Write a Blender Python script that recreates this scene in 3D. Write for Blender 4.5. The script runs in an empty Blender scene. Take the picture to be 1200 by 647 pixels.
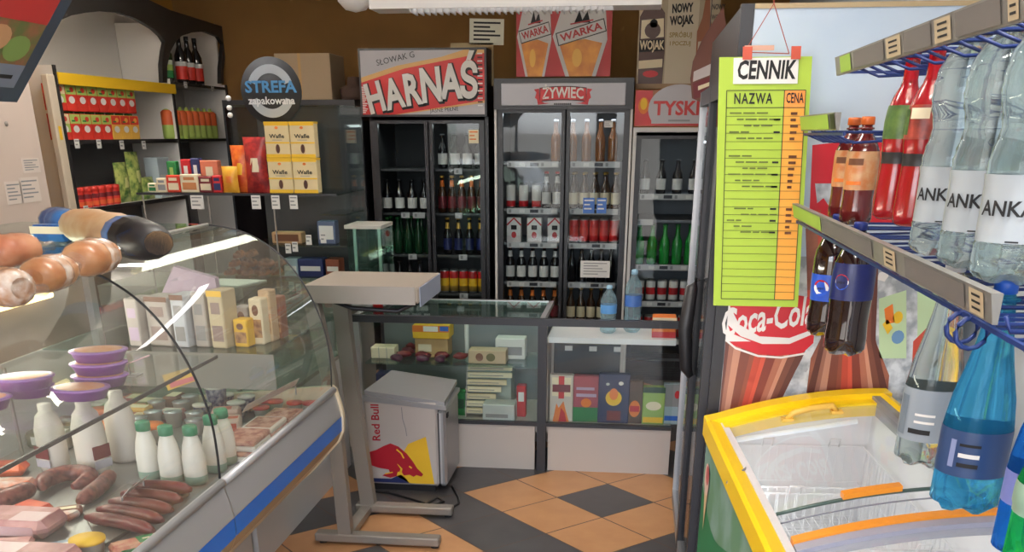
import bpy, math, random, re
from mathutils import Vector, Matrix
random.seed(7)
R = math.radians
COL = bpy.context.scene.collection
# ------------------------------------------------------------ photograph geometry (1200 x 647)
FPX, PPY, HZ, VX, CH = 1120.0, 650.0, 157.0, 750.0, 1.65
TH = math.atan((PPY - HZ) / FPX)
YAW = math.atan((VX - 600) * math.cos(TH) / FPX)
def P(u, v, X=None, Y=None, Z=None):
    """a point of the photograph on a plane of the room"""
    x = (u - 600) / FPX; y = -(v - PPY) / FPX
    c, s = math.cos(TH), math.sin(TH); cy, sy = math.cos(YAW), math.sin(YAW)
    d = (-sy * c + x * cy - y * sy * s, cy * c + x * sy + y * cy * s, -s + y * c)
    t = X / d[0] if X is not None else Y / d[1] if Y is not None else (Z - CH) / d[2]
    return Vector((d[0] * t, d[1] * t, CH + d[2] * t))

# ------------------------------------------------------------ materials
_m = {}
def mat(name, rgb, rough=0.5, metal=0.0, emit=0.0, spec=0.5, coat=0.0, var=0.0, vscale=8.0, bump=0.0, rgb2=None):
    if name in _m: return _m[name]
    m = bpy.data.materials.new(name); m.use_nodes = True
    nt = m.node_tree; b = nt.nodes['Principled BSDF']
    lin = lambda c: tuple((x / 12.92 if x <= .04045 else ((x + .055) / 1.055) ** 2.4) for x in c)
    col = lin([c / 255 for c in rgb]) + (1,)
    b.inputs['Base Color'].default_value = col
    b.inputs['Roughness'].default_value = rough
    b.inputs['Metallic'].default_value = metal
    b.inputs['Specular IOR Level'].default_value = spec
    b.inputs['Coat Weight'].default_value = coat
    if emit:
        b.inputs['Emission Color'].default_value = col; b.inputs['Emission Strength'].default_value = emit
    if var or rgb2 or bump:
        tc = nt.nodes.new('ShaderNodeTexCoord'); n = nt.nodes.new('ShaderNodeTexNoise')
        n.inputs['Scale'].default_value = vscale; n.inputs['Detail'].default_value = 4
        nt.links.new(tc.outputs['Object'], n.inputs['Vector'])
        if var or rgb2:
            r = nt.nodes.new('ShaderNodeValToRGB')
            c2 = lin([c / 255 for c in rgb2]) if rgb2 else tuple(c * (1 - var) for c in col[:3])
            r.color_ramp.elements[0].position = .38; r.color_ramp.elements[1].position = .62
            r.color_ramp.elements[0].color = tuple(c2) + (1,); r.color_ramp.elements[1].color = col
            nt.links.new(n.outputs['Fac'], r.inputs['Fac']); nt.links.new(r.outputs['Color'], b.inputs['Base Color'])
        if bump:
            bp = nt.nodes.new('ShaderNodeBump'); bp.inputs['Strength'].default_value = bump; bp.inputs['Distance'].default_value = .01
            nt.links.new(n.outputs['Fac'], bp.inputs['Height']); nt.links.new(bp.outputs['Normal'], b.inputs['Normal'])
    _m[name] = m
    return m
def clear(name, tint, ior=1.45, rough=0.02, haze=0.0, hazecol=(.8, .8, .8), gain=1.0):
    """thin clear sheet: see-through tint under a fresnel gloss, with an optional diffuse haze mixed in"""
    if name in _m: return _m[name]
    m = bpy.data.materials.new(name); m.use_nodes = True
    nt = m.node_tree; nt.nodes.clear(); N = nt.nodes.new; L = nt.links.new
    out = N('ShaderNodeOutputMaterial'); tr = N('ShaderNodeBsdfTransparent'); gl = N('ShaderNodeBsdfGlossy')
    fr = N('ShaderNodeFresnel'); mx = N('ShaderNodeMixShader')
    tr.inputs['Color'].default_value = tuple(tint) + (1,)
    gl.inputs['Roughness'].default_value = rough; fr.inputs['IOR'].default_value = ior
    ge = N('ShaderNodeNewGeometry'); mr = N('ShaderNodeMapRange'); mr.inputs[3].default_value = ior; mr.inputs[4].default_value = 1 / ior
    L(ge.outputs['Backfacing'], mr.inputs[0]); L(mr.outputs[0], fr.inputs['IOR'])
    base = tr.outputs[0]
    if haze:
        df = N('ShaderNodeBsdfDiffuse'); df.inputs['Color'].default_value = tuple(hazecol) + (1,)
        m2 = N('ShaderNodeMixShader'); m2.inputs[0].default_value = haze
        L(tr.outputs[0], m2.inputs[1]); L(df.outputs[0], m2.inputs[2]); base = m2.outputs[0]
    ml = N('ShaderNodeMath'); ml.operation = 'MULTIPLY'; ml.inputs[1].default_value = gain; ml.use_clamp = True
    L(fr.outputs[0], ml.inputs[0]); L(ml.outputs[0], mx.inputs[0]); L(base, mx.inputs[1]); L(gl.outputs[0], mx.inputs[2]); L(mx.outputs[0], out.inputs[0])
    _m[name] = m
    return m
def pet(name, rgb, ior=1.33, rough=0.03, mixt=0.45, tint=None, df_=.16):
    """water-filled plastic bottle: refraction mixed with plain see-through"""
    if name in _m: return _m[name]
    m = bpy.data.materials.new(name); m.use_nodes = True
    nt = m.node_tree; nt.nodes.clear(); N = nt.nodes.new; L = nt.links.new
    out = N('ShaderNodeOutputMaterial'); gl = N('ShaderNodeBsdfGlass'); tr = N('ShaderNodeBsdfTransparent'); mx = N('ShaderNodeMixShader')
    df = N('ShaderNodeBsdfDiffuse'); m2 = N('ShaderNodeMixShader')
    gl.inputs['Color'].default_value = tuple(rgb) + (1,); gl.inputs['IOR'].default_value = ior; gl.inputs['Roughness'].default_value = rough
    tr.inputs['Color'].default_value = tuple(rgb) + (1,); mx.inputs[0].default_value = mixt
    df.inputs['Color'].default_value = tuple(tint or rgb) + (1,); m2.inputs[0].default_value = df_
    L(gl.outputs[0], mx.inputs[1]); L(tr.outputs[0], mx.inputs[2]); L(mx.outputs[0], m2.inputs[1]); L(df.outputs[0], m2.inputs[2]); L(m2.outputs[0], out.inputs[0])
    _m[name] = m
    return m

WHITE = mat('white_paint', (190, 182, 176), .5)
PAPER = mat('paper', (232, 228, 220), .8)
BLACK = mat('black_plastic', (32, 31, 34), .45)
DARK = mat('dark_metal', (48, 48, 54), .4, .3)
ALU = mat('aluminium', (176, 176, 178), .35, .7)
STEEL = mat('grey_steel', (150, 144, 138), .45, .3)
INK = mat('ink', (20, 20, 24), .7)
RED = mat('red_print', (190, 28, 36), .45)
GREEN = mat('green_print', (34, 120, 60), .5)
BLUE = mat('blue_print', (40, 98, 190), .45)
YEL = mat('yellow_print', (238, 190, 40), .5)
ORA = mat('orange_print', (226, 120, 40), .5)
CREAM = mat('cream_print', (236, 222, 190), .6)
GREY = mat('grey_print', (140, 140, 142), .6)
WINE = mat('dark_red_print', (110, 24, 34), .5)
LILAC = mat('lilac_print', (190, 170, 196), .7)
BROWN = mat('brown_print', (110, 66, 40), .6)
GLASS = clear('clear_glass', (.95, .975, .965), 1.45, gain=.6)
GLASSF = clear('fridge_glass', (.90, .93, .94), 1.48, gain=.6)
GLASSG = clear('green_edge_glass', (.80, .92, .88), 1.5)
CGLASS = clear('curved_glass', (.90, .92, .90), 1.5, haze=.16, hazecol=(.55, .48, .42))  # brown haze stands in for a reflected band on the deli glass
FILM = clear('clear_film', (.96, .95, .94), 1.35, rough=.15, haze=.04, hazecol=(.75, .72, .70), gain=.5)

# ------------------------------------------------------------ mesh builder
_tx = {}
def text_geo(body, size=1.0, bold=0.0, shear=0.0, space=1.0):
    k = (body, bold, shear, space)
    if k not in _tx:
        c = bpy.data.curves.new('lettering', 'FONT'); c.body = body; c.size = 1.0; c.offset = bold; c.shear = shear
        c.space_character = space; c.align_x = 'CENTER'; c.align_y = 'CENTER'; c.resolution_u = 2
        o = bpy.data.objects.new('lettering', c); COL.objects.link(o)
        dg = bpy.context.evaluated_depsgraph_get(); dg.update(); me = o.evaluated_get(dg).to_mesh()
        _tx[k] = ([tuple(v.co) for v in me.vertices], [tuple(p.vertices) for p in me.polygons])
        o.evaluated_get(dg).to_mesh_clear(); bpy.data.objects.remove(o); bpy.data.curves.remove(c)
    vs, fs = _tx[k]
    return [(x * size, y * size) for x, y, z in vs], fs
class Frame:
    """a flat drawing surface: origin, right, up, and a normal towards the viewer"""
    def __init__(s, o, r, u, eps=.0006):
        s.o = Vector(o); s.r = Vector(r); s.u = Vector(u); s.n = s.r.cross(s.u).normalized(); s.eps = eps
    def at(s, x, y, layer=1): return s.o + s.r * x + s.u * y + s.n * (s.eps * layer)
class MB:
    def __init__(s): s.v = []; s.f = []; s.m = []; s.s = []; s.mats = []
    def mi(s, m):
        if m not in s.mats: s.mats.append(m)
        return s.mats.index(m)
    def add(s, vs, fs, m, smooth=False):
        b = len(s.v); s.v += [Vector(v) for v in vs]; i = s.mi(m)
        for f in fs: s.f.append(tuple(b + k for k in f)); s.m.append(i); s.s.append(smooth)
        return s
    def box(s, lo, hi, m, rz=0, bev=0.0):
        x0, y0, z0 = lo; x1, y1, z1 = hi
        if bev:
            return s.rbox(lo, hi, m, bev, rz)
        vs = [(x0, y0, z0), (x1, y0, z0), (x1, y1, z0), (x0, y1, z0), (x0, y0, z1), (x1, y0, z1), (x1, y1, z1), (x0, y1, z1)]
        if rz:
            c = Vector(((x0 + x1) / 2, (y0 + y1) / 2, 0)); q = Matrix.Rotation(rz, 3, 'Z')
            vs = [q @ (Vector(v) - c) + c for v in vs]
        return s.add(vs, [(0, 3, 2, 1), (4, 5, 6, 7), (0, 1, 5, 4), (1, 2, 6, 5), (2, 3, 7, 6), (3, 0, 4, 7)], m)
    def rbox(s, lo, hi, m, r=.005, rz=0):
        """box with chamfered edges"""
        x0, y0, z0 = lo; x1, y1, z1 = hi
        r = min(r, (x1 - x0) * .45, (y1 - y0) * .45, (z1 - z0) * .45)
        def ring(z, d): return [(x0 + r + 0 * d, y0 + d, z), (x1 - r, y0 + d, z), (x1 - d, y0 + r, z), (x1 - d, y1 - r, z), (x1 - r, y1 - d, z), (x0 + r, y1 - d, z), (x0 + d, y1 - r, z), (x0 + d, y0 + r, z)]
        rings = [ring(z0, r * .8), ring(z0 + r, 0), ring(z1 - r, 0), ring(z1, r * .8)]
        vs = [v for q in rings for v in q]; fs = [tuple(range(7, -1, -1)), tuple(24 + i for i in range(8))]
        for k in range(3):
            for i in range(8):
                j = (i + 1) % 8; fs.append((k * 8 + i, k * 8 + j, k * 8 + 8 + j, k * 8 + 8 + i))
        if rz:
            c = Vector(((x0 + x1) / 2, (y0 + y1) / 2, 0)); q = Matrix.Rotation(rz, 3, 'Z'); vs = [q @ (Vector(v) - c) + c for v in vs]
        return s.add(vs, fs, m)
    def lathe(s, prof, c=(0, 0, 0), n=16, m=None, axis='Z', squash=1.0):
        """prof: (r, z[, material]); a row's material covers the band up to the next row"""
        c = Vector(c); rows = []
        ax = {'Z': lambda r, a, z: (r * math.cos(a), r * math.sin(a) * squash, z), 'X': lambda r, a, z: (z, r * math.cos(a), r * math.sin(a) * squash), 'Y': lambda r, a, z: (r * math.cos(a), z, r * math.sin(a) * squash)}[axis]
        b = len(s.v)
        for row in prof:
            r, z = row[0], row[1]
            rows.append([c + Vector(ax(max(r, 1e-5), 2 * math.pi * i / n, z)) for i in range(n)])
        s.v += [v for q in rows for v in q]
        for k in range(len(prof) - 1):
            mm = prof[k][2] if len(prof[k]) > 2 else m; idx = s.mi(mm)
            for i in range(n):
                j = (i + 1) % n; a = b + k * n
                f = (a + i, a + j, a + n + j, a + n + i)
                s.f.append(f if axis != 'Y' else f[::-1]); s.m.append(idx); s.s.append(True)
        return s
    def tube(s, pts, r, m, n=8, closed=False, smooth=True, radii=None):
        pts = [Vector(p) for p in pts]; k = len(pts); b = len(s.v); idx = s.mi(m)
        for i, p in enumerate(pts):
            a = pts[(i - 1) % k] if (closed or i) else p; c = pts[(i + 1) % k] if (closed or i < k - 1) else p
            t = (c - a).normalized(); up = Vector((0, 0, 1)) if abs(t.z) < .95 else Vector((1, 0, 0))
            x = t.cross(up).normalized(); y = x.cross(t); rr = radii[i] if radii else r
            s.v += [p + x * (rr * math.cos(2 * math.pi * j / n + .785)) + y * (rr * math.sin(2 * math.pi * j / n + .785)) for j in range(n)]
        for i in range(k if closed else k - 1):
            q = (i + 1) % k
            for j in range(n):
                l = (j + 1) % n; s.f.append((b + i * n + j, b + i * n + l, b + q * n + l, b + q * n + j)); s.m.append(idx); s.s.append(smooth)
        if not closed:
            s.f.append(tuple(b + j for j in range(n - 1, -1, -1))); s.f.append(tuple(b + (k - 1) * n + j for j in range(n))); s.m += [idx, idx]; s.s += [False, False]
        return s
    def bar(s, a, c, r, m): return s.tube([a, c], r, m, 4, smooth=False)
    def prism(s, pts, d, m, smooth=False):
        """a closed outline of 3-D points swept by the vector d"""
        n = len(pts); pts = [Vector(p) for p in pts]; d = Vector(d)
        return s.add(pts + [p + d for p in pts], [tuple(range(n - 1, -1, -1)), tuple(range(n, 2 * n))] + [(i, (i + 1) % n, n + (i + 1) % n, n + i) for i in range(n)], m, smooth)
    def sheet(s, rows, m, smooth=True):
        n = len(rows[0]); vs = [p for r in rows for p in r]
        return s.add(vs, [(k * n + i, k * n + i + 1, k * n + n + i + 1, k * n + n + i) for k in range(len(rows) - 1) for i in range(n - 1)], m, smooth)
    def blob(s, c, rx, ry, rz, m, n=12, k=7, rot=None, lump=0.0, seed=0):
        rnd = random.Random(seed); vs = []; c = Vector(c)
        for i in range(k + 1):
            a = math.pi * i / k
            for j in range(n):
                q = 2 * math.pi * j / n; l = 1 + lump * (rnd.random() - .5)
                p = Vector((rx * math.sin(a) * math.cos(q) * l, ry * math.sin(a) * math.sin(q) * l, rz * math.cos(a) * l))
                vs.append(c + (rot @ p if rot else p))
        return s.add(vs, [(i * n + j, (i + 1) * n + j, (i + 1) * n + (j + 1) % n, i * n + (j + 1) % n) for i in range(k) for j in range(n)], m, True)
    # flat print on a Frame
    def poly(s, fr, pts, m, layer=1): return s.add([fr.at(x, y, layer) for x, y in pts], [tuple(range(len(pts)))], m)
    def rect(s, fr, x0, y0, x1, y1, m, layer=1): return s.poly(fr, [(x0, y0), (x1, y0), (x1, y1), (x0, y1)], m, layer)
    def disc(s, fr, x, y, rx, ry, m, layer=1, n=24, a0=0, a1=360):
        return s.poly(fr, [(x + rx * math.cos(R(a0 + (a1 - a0) * i / n)), y + ry * math.sin(R(a0 + (a1 - a0) * i / n))) for i in range(n if a1 - a0 >= 360 else n + 1)], m, layer)
    def band(s, fr, line, w, m, layer=1):
        """a stroke of width w (a number or one per point) along 2-D points"""
        up, dn = [], []
        for i, (x, y) in enumerate(line):
            a = line[max(0, i - 1)]; c = line[min(len(line) - 1, i + 1)]
            t = Vector((c[0] - a[0], c[1] - a[1])).normalized(); h = (w[i] if hasattr(w, '__len__') else w) / 2
            up.append((x - t.y * h, y + t.x * h)); dn.append((x + t.y * h, y - t.x * h))
        for i in range(len(line) - 1): s.poly(fr, [dn[i], dn[i + 1], up[i + 1], up[i]], m, layer)
        return s
    def text(s, fr, body, x, y, size, m, layer=2, rot=0, sx=1.0, bold=0.0, shear=0.0, space=1.0, arch=0.0, width=None):
        vs, fs = text_geo(body, size, bold, shear, space)
        if width:
            w = max(v[0] for v in vs) - min(v[0] for v in vs); sx = width / w if w else 1
        c, q = math.cos(rot), math.sin(rot); out = []
        for a, b in vs:
            a *= sx; b += arch * a * a
            out.append(fr.at(x + a * c - b * q, y + a * q + b * c, layer))
        return s.add(out, fs, m)
    def build(s, name, parent=None, origin=None):
        me = bpy.data.meshes.new(name)
        o0 = Vector(origin) if origin is not None else (Vector(_base.get(parent.name, (0, 0, 0))) if parent is not None else Vector((0, 0, 0)))
        me.from_pydata([tuple(v - o0) for v in s.v], [], s.f)
        for m in s.mats: me.materials.append(m)
        me.polygons.foreach_set('material_index', s.m); me.polygons.foreach_set('use_smooth', s.s); me.update()
        o = bpy.data.objects.new(name, me); COL.objects.link(o)
        if parent is not None:
            o.parent = parent; _base[o.name] = tuple(o0)
        else:
            o.location = o0; _base[o.name] = tuple(o0)
        return o
_base = {}; _labels = {}
def tag(o, label, cat, group=None):
    n = len(label.split())
    if not 4 <= n <= 16: print('LABEL LENGTH', n, label)
    if label in _labels: print('LABEL REPEATED', label, o.name)
    _labels[label] = o.name
    o['label'] = label; o['category'] = cat
    if group: o['group'] = group
    return o
def thing(name, label, cat, loc=(0, 0, 0), group=None):
    o = bpy.data.objects.new(name, None); o.empty_display_size = .05; COL.objects.link(o); o.location = loc; _base[o.name] = tuple(loc)
    return tag(o, label, cat, group)
def struct(mb, name):
    o = mb.build(name); o['kind'] = 'structure'; return o
def dup(root, loc, rz, label, group=None, scale=None):
    """a copy of a thing with copies of its parts"""
    r = root.copy(); COL.objects.link(r); r.location = loc; r.rotation_euler = (0, 0, rz)
    if scale: r.scale = scale if hasattr(scale, '__len__') else (scale,) * 3
    for ch in list(root.children):
        c = ch.copy(); COL.objects.link(c); c.parent = r
        for g in ch.children:
            d = g.copy(); COL.objects.link(d); d.parent = c
    if root.get('group') and not group: del r['group']
    tag(r, label, root['category'], group)
    return r
ORD = ['first', 'second', 'third', 'fourth', 'fifth', 'sixth', 'seventh', 'eighth', 'ninth', 'tenth', 'eleventh', 'twelfth']
class Kind:
    """a small repeated article: the first place uses the mesh object itself, the others are copies of it"""
    def __init__(s, name, mb, cat): s.name, s.mb, s.cat, s.o = name, mb, cat, None
    def put(s, loc, label, group, rz=0, scale=None):
        if s.o is None: o = s.o = s.mb.build(s.name)
        else: o = s.o.copy(); COL.objects.link(o)
        o.location = loc; o.rotation_euler = (0, 0, rz); o.scale = (1, 1, 1) if not scale else (scale if hasattr(scale, '__len__') else (scale,) * 3)
        return tag(o, label, s.cat, group)
def footprint(o):
    """axis-aligned box of an unparented mesh object from its location, turn about z and scale"""
    c, s = math.cos(o.rotation_euler.z), math.sin(o.rotation_euler.z); pts = []
    for v in o.bound_box:
        x, y, z = v[0] * o.scale[0], v[1] * o.scale[1], v[2] * o.scale[2]
        pts.append((o.location.x + x * c - y * s, o.location.y + x * s + y * c, o.location.z + z))
    return [f(p[i] for p in pts) for i in range(3) for f in (min, max)]
def settle(objs, bounds, fixed=(), rounds=60, gap=.002, axes='xy'):
    """push neighbouring articles apart until none touch, inside bounds (x0, x1, y0, y1)"""
    fx = [footprint(o) if not isinstance(o, (list, tuple)) else list(o) for o in fixed]
    for _ in range(rounds):
        moved = False
        for i, a in enumerate(objs):
            A = footprint(a)
            for j in list(range(i + 1, len(objs))) + [-1 - k for k in range(len(fx))]:
                B = footprint(objs[j]) if j >= 0 else fx[-1 - j]
                if A[4] >= B[5] - 1e-4 or B[4] >= A[5] - 1e-4: continue
                ox = min(A[1], B[1]) - max(A[0], B[0]) + gap; oy = min(A[3], B[3]) - max(A[2], B[2]) + gap
                if ox <= gap * .5 or oy <= gap * .5: continue
                moved = True; w = .5 if j >= 0 else 1
                if (ox < oy or axes == 'x') and axes != 'y':
                    sg = 1 if A[0] + A[1] > B[0] + B[1] else -1; a.location.x += sg * ox * w
                    if j >= 0: objs[j].location.x -= sg * ox * w
                else:
                    sg = 1 if A[2] + A[3] > B[2] + B[3] else -1; a.location.y += sg * oy * w
                    if j >= 0: objs[j].location.y -= sg * oy * w
                A = footprint(a)
            if bounds:
                A = footprint(a)
                a.location.x += max(0, bounds[0] - A[0]) - max(0, A[1] - bounds[1]); a.location.y += max(0, bounds[2] - A[2]) - max(0, A[3] - bounds[3])
        if not moved: break
def named(*ns): return [o for o in COL.objects if o.parent is None and o.type == 'MESH' and re.sub(r'\.\d+$', '', o.name) in ns]
# ============================================================ THE ROOM
XL, XR, YB, YF, ZC = -3.62, 1.02, 8.05, -1.7, 2.85
def floor_material():
    m = bpy.data.materials.new('floor_tiles'); m.use_nodes = True; nt = m.node_tree; N = nt.nodes.new; L = nt.links.new
    b = nt.nodes['Principled BSDF']; tc = N('ShaderNodeTexCoord'); mp = N('ShaderNodeMapping'); sp = N('ShaderNodeSeparateXYZ')
    side = .336
    mp.vector_type = 'TEXTURE'; mp.inputs['Location'].default_value = (-.083, 4.44, 0); mp.inputs['Rotation'].default_value = (0, 0, R(43.5)); mp.inputs['Scale'].default_value = (side, side, 1)
    L(tc.outputs['Object'], mp.inputs['Vector']); L(mp.outputs['Vector'], sp.inputs['Vector'])
    def M(op, a, c=None, cl=False):
        n = N('ShaderNodeMath'); n.operation = op; n.use_clamp = cl
        for i, q in enumerate((a, c)):
            if q is None: continue
            if isinstance(q, (int, float)): n.inputs[i].default_value = q
            else: L(q, n.inputs[i])
        return n.outputs[0]
    x = M('ADD', sp.outputs['X'], 40.5); y = M('ADD', sp.outputs['Y'], 40.5)     # the dark centre tile is cell (40, 40)
    ix = M('MODULO', M('FLOOR', x), 4); iy = M('MODULO', M('FLOOR', y), 4)
    eq = lambda a, k: M('COMPARE', a, float(k))
    def cmp(a, k):
        n = N('ShaderNodeMath'); n.operation = 'COMPARE'; L(a, n.inputs[0]); n.inputs[1].default_value = k; n.inputs[2].default_value = .1; return n.outputs[0]
    band = M('MAXIMUM', cmp(ix, 2), cmp(iy, 2)); centre = M('MULTIPLY', cmp(ix, 0), cmp(iy, 0)); dark = M('MAXIMUM', band, centre)
    fx = M('ABSOLUTE', M('SUBTRACT', M('FRACT', x), .5)); fy = M('ABSOLUTE', M('SUBTRACT', M('FRACT', y), .5))
    gr = M('GREATER_THAN', M('MAXIMUM', fx, fy), .489)
    nz = N('ShaderNodeTexNoise'); nz.inputs['Scale'].default_value = 9; nz.inputs['Detail'].default_value = 6; L(tc.outputs['Object'], nz.inputs['Vector'])
    def mixc(f, a, c):
        n = N('ShaderNodeMix'); n.data_type = 'RGBA'
        if isinstance(f, float): n.inputs[0].default_value = f
        else: L(f, n.inputs[0])
        for i, q in ((6, a), (7, c)):
            if isinstance(q, tuple): n.inputs[i].default_value = q
            else: L(q, n.inputs[i])
        return n.outputs[2]
    o = mixc(nz.outputs['Fac'], (.44, .21, .095, 1), (.60, .32, .15, 1)); d = mixc(nz.outputs['Fac'], (.045, .043, .048, 1), (.085, .08, .085, 1))
    c = mixc(gr, mixc(dark, o, d), (.09, .05, .035, 1))
    L(c, b.inputs['Base Color']); b.inputs['Roughness'].default_value = .38
    bp = N('ShaderNodeBump'); bp.invert = True; bp.inputs['Distance'].default_value = .002; L(gr, bp.inputs['Height']); L(bp.outputs[0], b.inputs['Normal'])
    return m
struct(MB().box((XL - .1, YF - .1, -.06), (XR + .1, YB + .1, 0), floor_material()), 'floor')
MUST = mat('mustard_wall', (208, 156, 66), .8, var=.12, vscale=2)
MUSTB = mat('mustard_wall_shaded', (140, 102, 52), .85, var=.15, vscale=2)  # mustard of the side wall, darkened to imitate the unlit back of the room
PALE = mat('pale_wall', (196, 204, 212), .8)
struct(MB().box((XL - .1, YF - .1, ZC), (XR + .1, YB + .1, ZC + .06), mat('ceiling_paint', (206, 200, 190), .9)), 'ceiling')
struct(MB().box((XL - .1, YF, 0), (XL, YB, ZC), MUST), 'wall_left')
struct(MB().box((XR, YF, 0), (XR + .1, YB, ZC), PALE), 'wall_right')
struct(MB().box((XL - .1, YB, 0), (XR + .1, YB + .1, ZC), MUSTB), 'wall_back')
fw = MB()
for lo, hi in (((XL - .1, YF - .12, 0), (-3.1, YF, ZC)), ((-.62, YF - .12, 0), (-.40, YF, ZC)), ((.72, YF - .12, 0), (XR + .1, YF, ZC)), ((-3.1, YF - .12, 0), (-.62, YF, .55)), ((-3.1, YF - .12, 2.45), (.72, YF, ZC))):
    fw.box(lo, hi, PALE)
struct(fw, 'wall_front')
wf = MB()
for x in (-3.1, -1.89, -.66): wf.box((x, YF - .09, .55), (x + .04, YF - .04, 2.45), ALU)
for z in (.55, 1.95, 2.41): wf.box((-3.1, YF - .09, z), (-.62, YF - .04, z + .04), ALU)
struct(wf, 'window_1')
df = MB()
for x in (-.40, .68): df.box((x, YF - .09, 0), (x + .04, YF - .04, 2.45), ALU)
df.box((-.40, YF - .09, 2.41), (.72, YF - .04, 2.45), ALU); df.box((-.40, YF - .09, 2.05), (.72, YF - .04, 2.09), ALU)
struct(df, 'door_1')

# ------------------------------------------------------------ light: daylight through the shop front, ceiling lamps and added fill
w = bpy.data.worlds.new('sky'); bpy.context.scene.world = w; w.use_nodes = True; nt = w.node_tree
bg = nt.nodes['Background']; tc = nt.nodes.new('ShaderNodeTexCoord'); sp = nt.nodes.new('ShaderNodeSeparateXYZ'); rp = nt.nodes.new('ShaderNodeValToRGB')
nt.links.new(tc.outputs['Generated'], sp.inputs[0]); nt.links.new(sp.outputs['Z'], rp.inputs['Fac'])
cl = nt.nodes.new('ShaderNodeTexNoise'); cl.inputs['Scale'].default_value = 5; cl.inputs['Detail'].default_value = 5; nt.links.new(tc.outputs['Generated'], cl.inputs['Vector'])
cr = nt.nodes.new('ShaderNodeValToRGB'); cr.color_ramp.elements[0].position = .46; cr.color_ramp.elements[1].position = .58; nt.links.new(cl.outputs['Fac'], cr.inputs['Fac'])
mc = nt.nodes.new('ShaderNodeMix'); mc.data_type = 'RGBA'; mc.inputs[7].default_value = (1, 1, 1, 1)
mk_ = nt.nodes.new('ShaderNodeMath'); mk_.operation = 'MULTIPLY'; sg = nt.nodes.new('ShaderNodeMath'); sg.operation = 'GREATER_THAN'; sg.inputs[1].default_value = .0
nt.links.new(sp.outputs['Z'], sg.inputs[0]); nt.links.new(sg.outputs[0], mk_.inputs[0]); nt.links.new(cr.outputs['Color'], mk_.inputs[1]); nt.links.new(mk_.outputs[0], mc.inputs[0])
nt.links.new(rp.outputs['Color'], mc.inputs[6]); nt.links.new(mc.outputs[2], bg.inputs['Color'])
e = rp.color_ramp.elements
e[0].position = 0; e[0].color = (.30, .28, .26, 1); e[1].position = .5; e[1].color = (.42, .62, 1, 1)
q = e.new(.02); q.color = (.75, .78, .82, 1)
bg.inputs['Strength'].default_value = 9.5
def area(name, loc, rot, sx, sy, power, col=(1, 1, 1), portal=False):
    l = bpy.data.lights.new(name, 'AREA'); l.shape = 'RECTANGLE'; l.size = sx; l.size_y = sy; l.energy = power; l.color = col
    l.cycles.is_portal = portal
    o = bpy.data.objects.new(name, l); COL.objects.link(o); o.location = loc; o.rotation_euler = rot; return o
area('shop_window_daylight', (-1.86, YF + .03, 1.5), (R(90), 0, 0), 2.4, 1.85, 95, (.93, .97, 1), True)
area('door_daylight', (.16, YF + .03, 1.25), (R(90), 0, 0), 1.05, 2.3, 52, (.93, .97, 1), True)

LAMPW = mat('lamp_white', (235, 235, 238), .4)
TUBE = mat('lamp_tube', (255, 250, 240), .4, emit=3.0)
def ceiling_lamp(x0, x1, y, z, label, power, up=0):
    t = thing('ceiling_lamp', label, 'lamp', ((x0 + x1) / 2, y, z), 'long louvred ceiling lamps')
    b = MB(); b.box((x0, y - .09, z + .035), (x1, y + .09, z + .06), LAMPW); b.box((x0, y - .09, z), (x1, y - .075, z + .036), LAMPW); b.box((x0, y + .075, z), (x1, y + .09, z + .036), LAMPW)
    b.box((x0, y - .075, z), (x0 + .16, y + .075, z + .036), LAMPW); b.box((x1 - .20, y - .075, z), (x1, y + .075, z + .036), LAMPW)
    b.build('housing', t)
    l = MB(); k = int((x1 - x0 - .36) / .028)
    for i in range(k): l.box((x0 + .17 + i * .028, y - .075, z - .012), (x0 + .176 + i * .028, y + .075, z + .02), LAMPW)
    l.build('louvre', t)
    tb = MB(); tb.tube([(x0 + .17, y, z + .027), (x1 - .21, y, z + .027)], .008, TUBE, 8); tb.build('tube', t)
    r = MB()
    for x in (x0 + .2, x1 - .2): r.bar((x, y, z + .06), (x, y, ZC), .004, DARK)
    r.build('hanger', t)
    area('lamp_light', ((x0 + x1) / 2, y, z - .03), (0, 0, 0), x1 - x0 - .4, .12, power, (1, .97, .92))
    area('ceiling_fill_light', ((x0 + x1) / 2, y, z + .07), (R(180), 0, 0), x1 - x0 - .1, .12, up, (1, .96, .90))  # added upward fill bounced off the ceiling; the housing is closed on top
ceiling_lamp(-1.165, .062, 4.62, 2.135, 'white louvred lamp hanging above the glass counter before the posters', 3, 28)
ceiling_lamp(-1.15, .05, 2.4, 2.55, 'unseen white louvred lamp hanging over the entrance aisle, added for general fill light', 12, 40)  # added lamp out of view, for ambient fill
ceiling_lamp(-.25, .85, .95, 2.55, 'unseen white louvred lamp hanging over the ice cream freezer, added to brighten it', 14, 26)  # added lamp out of view, brightens the freezer and bottles
ceiling_lamp(-2.9, -1.7, 5.2, 2.6, 'white louvred lamp hanging over the servery, beyond the picture top', 9, 75)
bl = thing('bulb_lamp', 'small white globe lamp at the picture top beside the louvred lamp', 'lamp', P(416, -4, Y=4.62))
c0 = Vector(bl.location); b = MB(); b.lathe([(0, -.06), (.045, -.05), (.075, -.02), (.08, .02), (.05, .055), (.02, .07)], c0, 16, LAMPW); b.build('globe', bl)
b = MB(); b.lathe([(.03, .06), (.03, .10), (.005, .105)], c0, 10, GREEN); b.bar(c0 + Vector((0, 0, .1)), (c0.x, c0.y, ZC), .004, DARK); b.build('holder', bl)

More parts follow.
